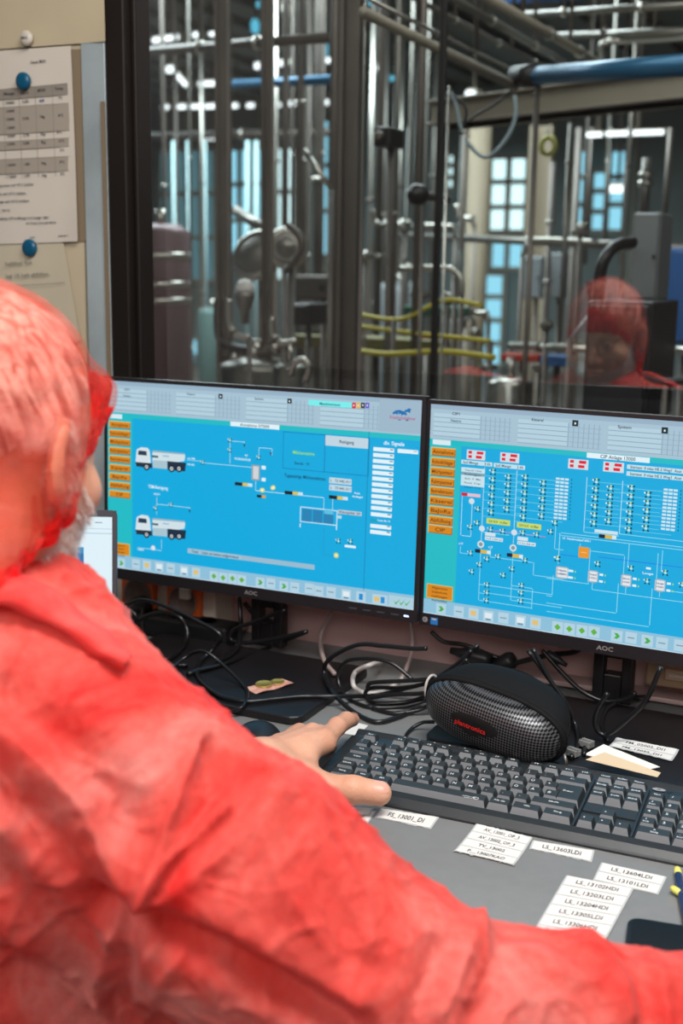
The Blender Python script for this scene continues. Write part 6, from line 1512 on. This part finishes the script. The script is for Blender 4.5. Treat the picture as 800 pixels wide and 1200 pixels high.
J = {'wrist': v3(-.618, 1.095, .783), 'arm': v3(-.665, .955, .800),
     'index': [v3(-.581, 1.188, .786), v3(-.584, 1.230, .789), v3(-.587, 1.263, .785), v3(-.592, 1.292, .775)],
     'middle': [v3(-.601, 1.197, .787), v3(-.609, 1.235, .774), v3(-.610, 1.252, .758), v3(-.607, 1.262, .748)],
     'ring': [v3(-.621, 1.192, .782), v3(-.634, 1.228, .775), v3(-.637, 1.249, .760), v3(-.636, 1.262, .749)],
     'pinky': [v3(-.637, 1.180, .774), v3(-.654, 1.207, .765), v3(-.659, 1.223, .754), v3(-.660, 1.236, .748)],
     'thumb': [v3(-.588, 1.110, .777), v3(-.540, 1.104, .770), v3(-.508, 1.111, .772), v3(-.482, 1.126, .767)],
     'r_index': [.0122, .0112, .0102, .0090], 'r_middle': [.0105, .0100, .0088, .0078], 'r_ring': [.0100, .0092, .0084, .0074], 'r_pinky': [.0092, .0082, .0076, .0068],
     'r_thumb': [.0190, .0165, .0146, .0136]}
def nail(c, d, up_, w_, l_, f_, name='fingernail'):
    d = Vector(d).normalized(); up_ = Vector(up_); up_ = (up_-d*up_.dot(d)).normalized(); s = d.cross(up_)
    b = MB(); vs = []; n, m_ = 10, 8
    for j in range(m_+1):
        for i in range(n+1):
            u = (i/n-0.5)*2; v = j/m_
            ww = w_*(1-0.25*max(0, v-0.7)/0.3) if v > 0.7 else w_*(0.8+0.2*min(1, v/0.3))
            p = Vector(c)+s*(u*ww)+d*((v-0.5)*2*l_)+up_*(-(u*u)*w_*0.55-(v-0.5)**2*l_*0.35)
            p = p+up_*0.012; pp = A3(p); uu = A3(up_)
            for _ in range(60):
                if f_(pp[None])[0] < 0.0005: break
                pp = pp-uu*0.0004
            vs.append(tuple(pp))
    b.add(vs, [(j*(n+1)+i, j*(n+1)+i+1, (j+1)*(n+1)+i+1, (j+1)*(n+1)+i) for j in range(m_) for i in range(n)], M_nail, True)
    return adopt(b.build(name))
hf = lambda P: hand_sdf(P, J)
V, Fc = nets(hf, (-.72, .93, .735), (-.455, 1.315, .845), 0.0020)
N_ = vnormals(V, Fc)
# knuckle creases, tendons, veins
disp = np.zeros(len(V))
def crease(p, q, amp, w_, rmax=0.02):
    global disp
    d, t = segdist(V, p, q); disp += amp*np.exp(-(d/w_)**2)
side = lambda a, b: np.cross(b-a, v3(0, 0, 1))/np.linalg.norm(np.cross(b-a, v3(0, 0, 1)))
for k in ('index', 'middle', 'ring'):
    j = J[k]
    for o_ in (-0.003, 0, 0.003):
        d_ = (j[2]-j[1])/np.linalg.norm(j[2]-j[1]); s_ = side(j[0], j[1]); c_ = j[1]+d_*o_+v3(0, 0, .010)
        crease(c_-s_*.006, c_+s_*.006, -0.0005, .0010)
    crease(J['wrist']*.6+j[0]*.4+v3(0, 0, .018), j[0]+v3(0, 0, .012), 0.0012, .0035)
j = J['thumb']
for o_ in (-0.006, -0.003, 0, 0.003, 0.0055):
    d_ = (j[3]-j[2])/np.linalg.norm(j[3]-j[2]); s_ = side(j[2], j[3]); c_ = j[2]+d_*o_+v3(0, 0, .011)
    crease(c_-s_*.008-v3(0, 0, .003), c_+s_*.008-v3(0, 0, .003), -0.0012, .0013)
disp += 0.0008*vnoise(V, 60)+0.0003*vnoise(V, 240)
V = V+N_*disp[:, None]
bodyV.append(V); bodyF.append(Fc)
# ---- right hand, resting beyond the right edge of the photograph
FE = A3(att(905, 1212, 0.86)); FA = A3(att(650, 1198, 0.85)); dr = (FE-FA); dr[2] = 0; dr /= np.linalg.norm(dr)
wl = J['wrist']; dl = J['middle'][0]-wl; dl[2] = 0; dl /= np.linalg.norm(dl); sl = v3(dl[1], -dl[0], 0); sr = v3(dr[1], -dr[0], 0)
wR = FE+dr*0.03; wR[2] = .783
def mir(p): q = p-wl; return wR+dr*(q@dl)-sr*(q@sl)+v3(0, 0, q[2]+0.0)
J2 = {}
for k, v_ in J.items():
    J2[k] = v_ if k.startswith('r_') else ([mir(p) for p in v_] if isinstance(v_, list) else mir(v_))
J2['arm'] = FA*0.5+FE*0.5
allp = np.array([J2['wrist'], J2['arm']]+J2['index']+J2['middle']+J2['ring']+J2['pinky']+J2['thumb'])
V2, F2 = nets(lambda P: hand_sdf(P, J2), allp.min(0)-.04, allp.max(0)+.04, 0.0032)
bodyV.append(V2); bodyF.append(F2)
off = 0; VV = []; FF = []; isl = []
for v_, f_ in zip(bodyV, bodyF): VV.append(v_); FF.append(f_+off); isl.append((sum(len(x) for x in FF[:-1]), len(f_))); off += len(v_)
VV = np.concatenate(VV); FF = np.concatenate(FF)
def nearest_quad(k, p, skip=()):
    s0, n0 = isl[k]; c_ = VV[FF[s0:s0+n0]].mean(1); d = np.linalg.norm(c_-p, axis=1)
    for i in np.argsort(d):
        if not any(set(FF[s0+i]) & set(FF[j]) for j in skip): return s0+i
def bridge(qa, qb, path, rad):
    """neck, trunk and arm under the coat: one sleeve of quads joining two holes"""
    global VV
    la = list(FF[qa]); lb = list(FF[qb])[::-1]; rings = [la]
    base = VV[la]-VV[la].mean(0)
    for p, r in zip(path, rad):
        k = len(VV); nb_ = base/np.linalg.norm(base, axis=1)[:, None]*r+p; VV = np.concatenate([VV, nb_]); rings.append([k, k+1, k+2, k+3])
    last = VV[rings[-1]]; best = min(range(4), key=lambda s: sum(np.linalg.norm(last[i]-VV[lb[(i+s) % 4]]) for i in range(4)))
    rings.append([lb[(i+best) % 4] for i in range(4)])
    return [[a[i], b_[i], b_[(i+1) % 4], a[(i+1) % 4]][::-1] for a, b_ in zip(rings[:-1], rings[1:]) for i in range(4)]
nk = toW((0, -0.03, -0.19)); qa = nearest_quad(0, nk); qc = nearest_quad(0, nk+np.array([.03, 0, 0]), (qa,))
qb = nearest_quad(1, J['arm']+(J['arm']-J['wrist'])*.4); qd = nearest_quad(2, J2['arm']+(J2['arm']-J2['wrist'])*.4)
extra = bridge(qa, qb, [v3(-.62, .69, 1.0), v3(-.76, .74, .98), v3(-.80, .80, .82)], [.05, .04, .03])+bridge(qc, qd, [v3(-.56, .68, .99), A3(att(60, 905, .90)), A3(att(480, 1200, .87))], [.04, .04, .03])
keep = np.ones(len(FF), bool); keep[[qa, qb, qc, qd]] = False
body = adopt(np_mesh('body', VV, np.concatenate([FF[keep], np.array(extra)]), [M_skin]))
tdir = J['thumb'][3]-J['thumb'][2]
tn = np.array([0.35, -0.35, 0.87]); tn /= np.linalg.norm(tn)
nail(J['thumb'][3]+tn*0.0138-tdir*0.02, tdir, tn, .0080, .0085, hf)
idr = J['index'][3]-J['index'][2]; inn = np.array([0.1, 0.25, 0.96])
nail(J['index'][3]+inn*0.0093+idr*0.02, idr, inn, .0052, .0060, hf)

HM = Matrix(((Rh.x, fwd.x, uph.x, HC[0]), (Rh.y, fwd.y, uph.y, HC[1]), (Rh.z, fwd.z, uph.z, HC[2]), (0, 0, 0, 1)))
def adopt_head(o):
    o.parent = person; o.matrix_parent_inverse = person.matrix_world.inverted(); o.matrix_basis = HM; return o
# eyes
for s in (-1, 1):
    b = MB(); c = toW((s*0.031, 0.0905, 0.002)); b.M = Matrix.Translation(Vector(c)) @ Matrix(((Rh.x, fwd.x, uph.x, 0), (Rh.y, fwd.y, uph.y, 0), (Rh.z, fwd.z, uph.z, 0), (0, 0, 0, 1)))
    b.lathe([(0.0005, -0.0030), (0.004, -0.0026), (0.006, -0.001), (0.0072, 0.0)], mat('eye_white', (226, 222, 216), 0.25), 16); 
    b.M = b.M @ RX(-90); b.lathe([(0.0048, 0.0018), (0.0026, 0.0026), (0.0001, 0.003)], mat('iris_dark', (52, 60, 64), 0.2), 16)
    adopt(b.build('eye'))
# hair
def hair_sdf(q):
    d = ell(q, (0, -0.015, 0.038), (0.0772, 0.0980, 0.0838))
    ze = np.interp(q[:, 1], [-.12, -.06, -.02, .03, .06, .09], [-.065, -.06, -.02, .015, .045, .062])
    d = smax(d, ze-q[:, 2], 0.006)
    return d
V, Fc = nets(hair_sdf, (-0.1, -0.13, -0.09), (0.1, 0.11, 0.14), 0.004)
V = V+vnormals(V, Fc)*(0.003*vnoise(V*np.array([1, .4, 1.]), 90))[:, None]
adopt_head(np_mesh('hair', V, Fc, [M_hair]))
# hairnet: a loose gathered shell over skull and ears
def zedge(y): return np.interp(y, [-.13, -.09, -.05, -.02, .012, .036, .06, .085, .12], [-.130, -.128, -.112, -.082, -.046, -.012, .012, .030, .040])
def net_out(q):
    d = ell(q, (0, -0.014, 0.036), (0.0845, 0.1065, 0.0910))
    for s in (-1, 1): d = smin(d, ell(q, (s*0.080, -0.014, -0.014), (0.0155, 0.030, 0.046)), 0.02)
    d = smin(d, ell(q, (0, -0.046, -0.080), (0.074, 0.062, 0.085)), 0.03)
    d = smin(d, ell(q, (0.016, 0.080, 0.056), (0.042, 0.016, 0.022)), 0.025)
    d = smin(d, cap(q, (0.034, 0.090, 0.058), (0.036, 0.094, 0.050), 0.006, 0.003), 0.010)
    w_ = 0.0032*np.sin(np.arctan2(q[:, 1], q[:, 0])*34+q[:, 2]*60)*np.clip(1-(q[:, 2]-zedge(q[:, 1]))/0.05, 0, 1)
    d = d+w_+0.004*vnoise(q*np.array([1, .55, 1.2]), 34)+0.0015*vnoise(q, 110)
    return d
def net_sdf(q):
    d = net_out(q); d = np.abs(d+0.0015)-0.0022
    return smax(d, zedge(q[:, 1])-q[:, 2]+0.003*np.sin(np.arctan2(q[:, 1], q[:, 0])*60), 0.002)
V, Fc = nets(net_sdf, (-0.125, -0.15, -0.145), (0.125, 0.14, 0.16), 0.0024)
# faces close to the rim use the denser edge fabric
cz = V[Fc].mean(1); rim = ((cz[:, 2]-zedge(cz[:, 1])) < 0.016+0.012*vnoise(cz, 60)) | (cz[:, 1] > 0.088+0.02*vnoise(cz, 50))
adopt_head(np_mesh('hairnet', V, Fc, [M_net, M_netb], mi=rim.astype(int).tolist()))
# short grey beard: individual bristles
rs = np.random.RandomState(5)
q = headV; msk = (q[:, 2] < 0.0-0.9*(q[:, 1]-0.02)+0.0) & (q[:, 2] > -0.125) & (q[:, 1] > -0.005+0.12*(-.06-q[:, 2])) & (q[:, 1] < 0.11) & ~((np.abs(q[:, 0]) < 0.024) & (q[:, 2] > -0.068) & (q[:, 2] < -.050))
idx_ = np.where(msk)[0]; pick = rs.choice(idx_, 9000)
vs = []; fs = []
jit = (rs.rand(len(pick), 3)-.5)*.0035
for n_, i in enumerate(pick):
    p = headV[i]+jit[n_]; nrm = headN[i]; d = nrm*0.6+np.array([0, .15, -.75])+(rs.rand(3)-.5)*.5; d /= np.linalg.norm(d)
    L_ = 0.0045+rs.rand()*0.005; s = np.cross(d, nrm); s /= max(1e-6, np.linalg.norm(s)); w_ = 0.00030
    k = len(vs); vs += [p-s*w_, p+s*w_, p+nrm*w_*1.6, p+d*L_]; fs += [(k, k+1, k+3), (k+1, k+2, k+3), (k+2, k, k+3)]
vs = toW(np.array(vs)); b = MB(); b.v = [tuple(v_) for v_ in vs]; b.f = fs; b.mats = [M_beard]; b.m = [0]*len(fs); b.sm = [False]*len(fs)
bo = adopt(b.build('beard')); bo['kind'] = 'stuff'

# ---- coat
Sh = A3(att(52, 905, 0.86)); Mi = A3(att(280, 1045, 0.85)); El = A3(att(482, 1204, 0.84)); NB_ = toW((0, -0.03, -0.15))
Ls = Sh+v3(-.40, .15, .05); Le = v3(-.83, .86, .80)
def coat_sdf(P):
    d = chain(P, [Sh, Mi, El], [.106, .090, .078], 0.02)
    d = smin(d, chain(P, [El, FA, FE+dr*0.0], [.076, .058, .050], 0.02), 0.03)
    d = smin(d, cap(P, NB_+v3(.0, 0, -.085), Sh, .066, .094), 0.05)
    t = ell(P, (-.64, .69, .80), (.20, .155, .34), np.array([[cos(-.2), -sin(-.2), 0], [sin(-.2), cos(-.2), 0], [0, 0, 1]]))
    t = smin(t, ell(P, (-.62, .66, .56), (.20, .18, .16)), 0.06)
    d = smin(d, t, 0.022)
    d = smin(d, chain(P, [NB_+v3(-.02, 0, -.08), Ls, Le], [.068, .085, .062], 0.02), 0.04)
    d = smin(d, cap(P, Le, v3(-.664, .985, .795), .060, .044), 0.03)
    # open ends
    d = smax(d, -cap(P, v3(-.664, .985, .795), v3(-.62, 1.09, .783), .038, .040), 0.004)
    return d
lo_, hi_ = np.array([-1.12, .36, .40]), np.array([FE[0]+.06, 1.06, 1.16])
h = 0.0056
V, Fc = nets(coat_sdf, lo_, hi_, h)
V = smooth_mesh(V, Fc, 2, 0.5)
# two rounds of subdivision by splitting quads once
def subdiv(V, Fc):
    n = len(V); E_ = np.concatenate([Fc[:, [0, 1]], Fc[:, [1, 2]], Fc[:, [2, 3]], Fc[:, [3, 0]]]); Es = np.sort(E_, 1)
    uq, inv = np.unique(Es, axis=0, return_inverse=True); inv = inv.reshape(-1)
    mid = (V[uq[:, 0]]+V[uq[:, 1]])/2; cen = V[Fc].mean(1); m = len(Fc)
    e0, e1, e2, e3 = n+inv[:m], n+inv[m:2*m], n+inv[2*m:3*m], n+inv[3*m:]; c_ = n+len(uq)+np.arange(m)
    return np.concatenate([V, mid, cen]), np.concatenate([np.stack([Fc[:, 0], e0, c_, e3], 1), np.stack([e0, Fc[:, 1], e1, c_], 1), np.stack([c_, e1, Fc[:, 2], e2], 1), np.stack([e3, c_, e2, Fc[:, 3]], 1)])
V, Fc = subdiv(V, Fc); V = smooth_mesh(V, Fc, 2, 0.5)
N_ = vnormals(V, Fc)
def hit(px, py):
    d = A3(D(px, py)); d /= np.linalg.norm(d); t = 0.45
    for _ in range(80):
        p = A3(CAM)+d*t; s = coat_sdf(p[None])[0]
        if s < 0.0005: return p
        t += s*0.9
        if t > 1.6: return None
    return p
disp = np.zeros(len(V))
def fold(pts, amp, w_, asym=0.0):
    global disp
    H3 = [hit(*p) for p in pts]; H3 = [p for p in H3 if p is not None]
    best = np.full(len(V), 9.0)
    for a, b_ in zip(H3[:-1], H3[1:]):
        d, t = segdist(V, a, b_); best = np.minimum(best, d)
    tt = np.exp(-(best/w_)**2)
    disp += 1.35*amp*tt
def ridge(pts, amp, w_):
    """a sharp fold line: crest with a hollow at both sides"""
    global disp
    H3 = [hit(*p) for p in pts]; H3 = [p for p in H3 if p is not None]
    best = np.full(len(V), 9.0)
    for a, b_ in zip(H3[:-1], H3[1:]):
        d, t = segdist(V, a, b_); best = np.minimum(best, d)
    disp += 1.35*amp*(1.35*np.exp(-(best/w_))-0.35*np.exp(-(best/(w_*3.2))**2))
# folds radiating from the armpit crease
ridge([(158, 1062), (172, 1030), (200, 950), (228, 866)], .010, .0065)
ridge([(165, 1058), (205, 1000), (262, 950)], .010, .0060)
fold([(186, 1045), (215, 990), (248, 940)], -.005, .006)
ridge([(172, 1066), (250, 1010), (330, 930)], .006, .009)
fold([(228, 870), (246, 884), (250, 915)], -.007, .008)
ridge([(222, 852), (252, 880), (300, 905)], .006, .008)
ridge([(232, 840), (290, 880), (318, 912)], .005, .007)
fold([(120, 1072), (160, 1078), (205, 1092), (262, 1118), (330, 1160), (410, 1210)], -.020, .013)
ridge([(150, 1062), (210, 1072), (270, 1096), (340, 1138), (420, 1180)], .008, .012)
fold([(-30, 790), (30, 838), (80, 880), (128, 928), (140, 960)], -.013, .020)
ridge([(-30, 830), (40, 885), (100, 950), (140, 1050)], .010, .018)
fold([(-30, 900), (40, 960), (100, 1030), (130, 1065)], -.010, .020)
ridge([(138, 1072), (124, 1110), (112, 1160)], .008, .007)
fold([(150, 1085), (145, 1130), (140, 1180)], -.006, .008)
ridge([(180, 1100), (165, 1140), (160, 1175)], .005, .006)
ridge([(215, 1115), (190, 1150), (175, 1190)], .004, .006)
fold([(-20, 1010), (60, 1080), (120, 1130)], -.008, .016)
ridge([(-20, 1060), (50, 1110), (110, 1160)], .006, .012)
# upper arm and elbow
ridge([(250, 870), (330, 950), (400, 1040), (440, 1120)], .004, .012)
ridge([(300, 960), (330, 1040), (390, 1120)], .004, .010)
fold([(350, 980), (390, 1050), (420, 1130)], -.004, .012)
fold([(545, 1066), (520, 1110), (495, 1170), (480, 1210)], -.008, .010)
ridge([(560, 1080), (540, 1130), (515, 1190)], .007, .009)
fold([(596, 1094), (580, 1130), (560, 1190)], -.005, .012)
ridge([(600, 1108), (640, 1135), (700, 1150)], .004, .010)
ridge([(690, 1100), (720, 1140), (740, 1190)], .006, .010)
fold([(655, 1100), (680, 1130), (700, 1180)], -.005, .012)
ridge([(760, 1115), (775, 1150), (780, 1200)], .004, .010)
fold([(735, 1110), (752, 1150), (760, 1200)], -.004, .010)
# general rumpling, stretched along the cloth
disp += 0.007*vnoise(V*np.array([1, 1, .8]), 8)+0.0030*vnoise(V*np.array([1.2, .8, 1]), 24)+0.0016*vnoise(V, 60)+0.0009*vnoise(V, 150)
rg = 1-np.abs(2*vnoise(V+0.02*vnoise(V, 12)[:, None], 16)); disp += 0.0028*(rg**10)
rg = 1-np.abs(2*vnoise(V[:, [1, 2, 0]]+0.03*vnoise(V, 20)[:, None], 34)); disp += 0.0028*(rg**12)
rg = 1-np.abs(2*vnoise(V[:, [2, 0, 1]]+0.02*vnoise(V, 40)[:, None], 62)); disp += 0.0013*(rg**10)
V = V+N_*disp[:, None]
# the sleeve that rests on the desk is pressed flat
under = (V[:, 1] > 0.865) & (V[:, 0] > -1.0) & (V[:, 2] < DZ+0.003) & (V[:, 2] > 0.66)
V[under, 2] = DZ+0.003
V = smooth_mesh(V, Fc, 1, 0.3)
coat = adopt(np_mesh('coat', V, Fc, [M_coat]))
# collar
top = [(-90, 710, .87), (-50, 682, .87), (0, 668, .865), (45, 684, .85), (90, 716, .835), (125, 744, .825), (153, 770, .82)]
bot = [(-90, 770, .85), (-50, 740, .84), (0, 712, .83), (45, 724, .82), (90, 752, .81), (120, 772, .805), (146, 782, .805)]
T_ = spline([att(*p) for p in top], 8); B_ = spline([att(*p) for p in bot], 8)
b = MB(); n = len(T_); vs = []; K = 6
for k in range(K+1):
    for i in range(n):
        p = T_[i]*(1-k/K)+B_[i]*(k/K); bul = sin(pi*k/K)*0.012
        p = p+(CAM-p).normalized()*bul+Vector((0, 0, 0.0015*sin(i*0.5+k)))
        vs.append(tuple(p))
b.add(vs, [(k*n+i, k*n+i+1, (k+1)*n+i+1, (k+1)*n+i) for k in range(K) for i in range(n-1)], M_collar, True)
cl = adopt(b.build('collar'), coat); m_ = cl.modifiers.new('s', 'SOLIDIFY'); m_.thickness = 0.002
# trousers, mostly below the frame
def trou(P):
    d = None
    for s in (0, 1):
        hip = v3(-.70+.17*s, .66, .50); kn = hip+v3(.10, .40, -.01); ft = kn+v3(.02, .02, -.42)
        e = chain(P, [hip, kn, ft], [.085, .062, .045], .02); e = np.minimum(e, cap(P, ft+v3(0, -.02, -.02), ft+v3(.02, .14, -.03), .045, .035)) if False else e
        d = e if d is None else smin(d, e, .02)
    return d
V, Fc = nets(trou, (-.85, .54, .03), (-.32, 1.18, .62), .012)
adopt(np_mesh('trousers', V, Fc, [M_trous]))
for s in (0, 1):
    ft = v3(-.70+.17*s+.12, 1.08, .055)
    V, Fc = nets(lambda P: smax(ell(P, ft+v3(.01, .05, -.01), (.048, .13, .05)), .003-P[:, 2], .006), ft+v3(-.08, -.12, -.07), ft+v3(.1, .22, .07), .008)
    adopt(np_mesh('shoe', V, Fc, [M_rubber]))
st = tag(empty('swivel_stool', (-.62, .62, 0)), 'dark swivel stool under the seated person', 'stool')
b = MB(); b.lathe([(.05, .33), (.19, .335), (.20, .35), (.195, .37), (.15, .385), (.001, .39)], mat('stool_cushion', (30, 30, 34), .7), 40); b.build('seat', st)
b = MB(); b.lathe([(.03, .06), (.03, .22), (.02, .22), (.02, .33)], M_steel, 20); b.build('column', st)
for k in range(5):
    a = 2*pi*k/5; b = MB(); b.tube([(0, 0, .075), (.26*cos(a), .26*sin(a), .06)], [.022, .014], M_plast, n=10); lg_ = b.build('leg', st)
    b = MB(); b.M = Matrix.Translation((.26*cos(a), .26*sin(a), .027)) @ RX(90); b.cyl((0, 0, -.012), (0, 0, .012), .026, M_rubber, n=20); b.build('caster', lg_)
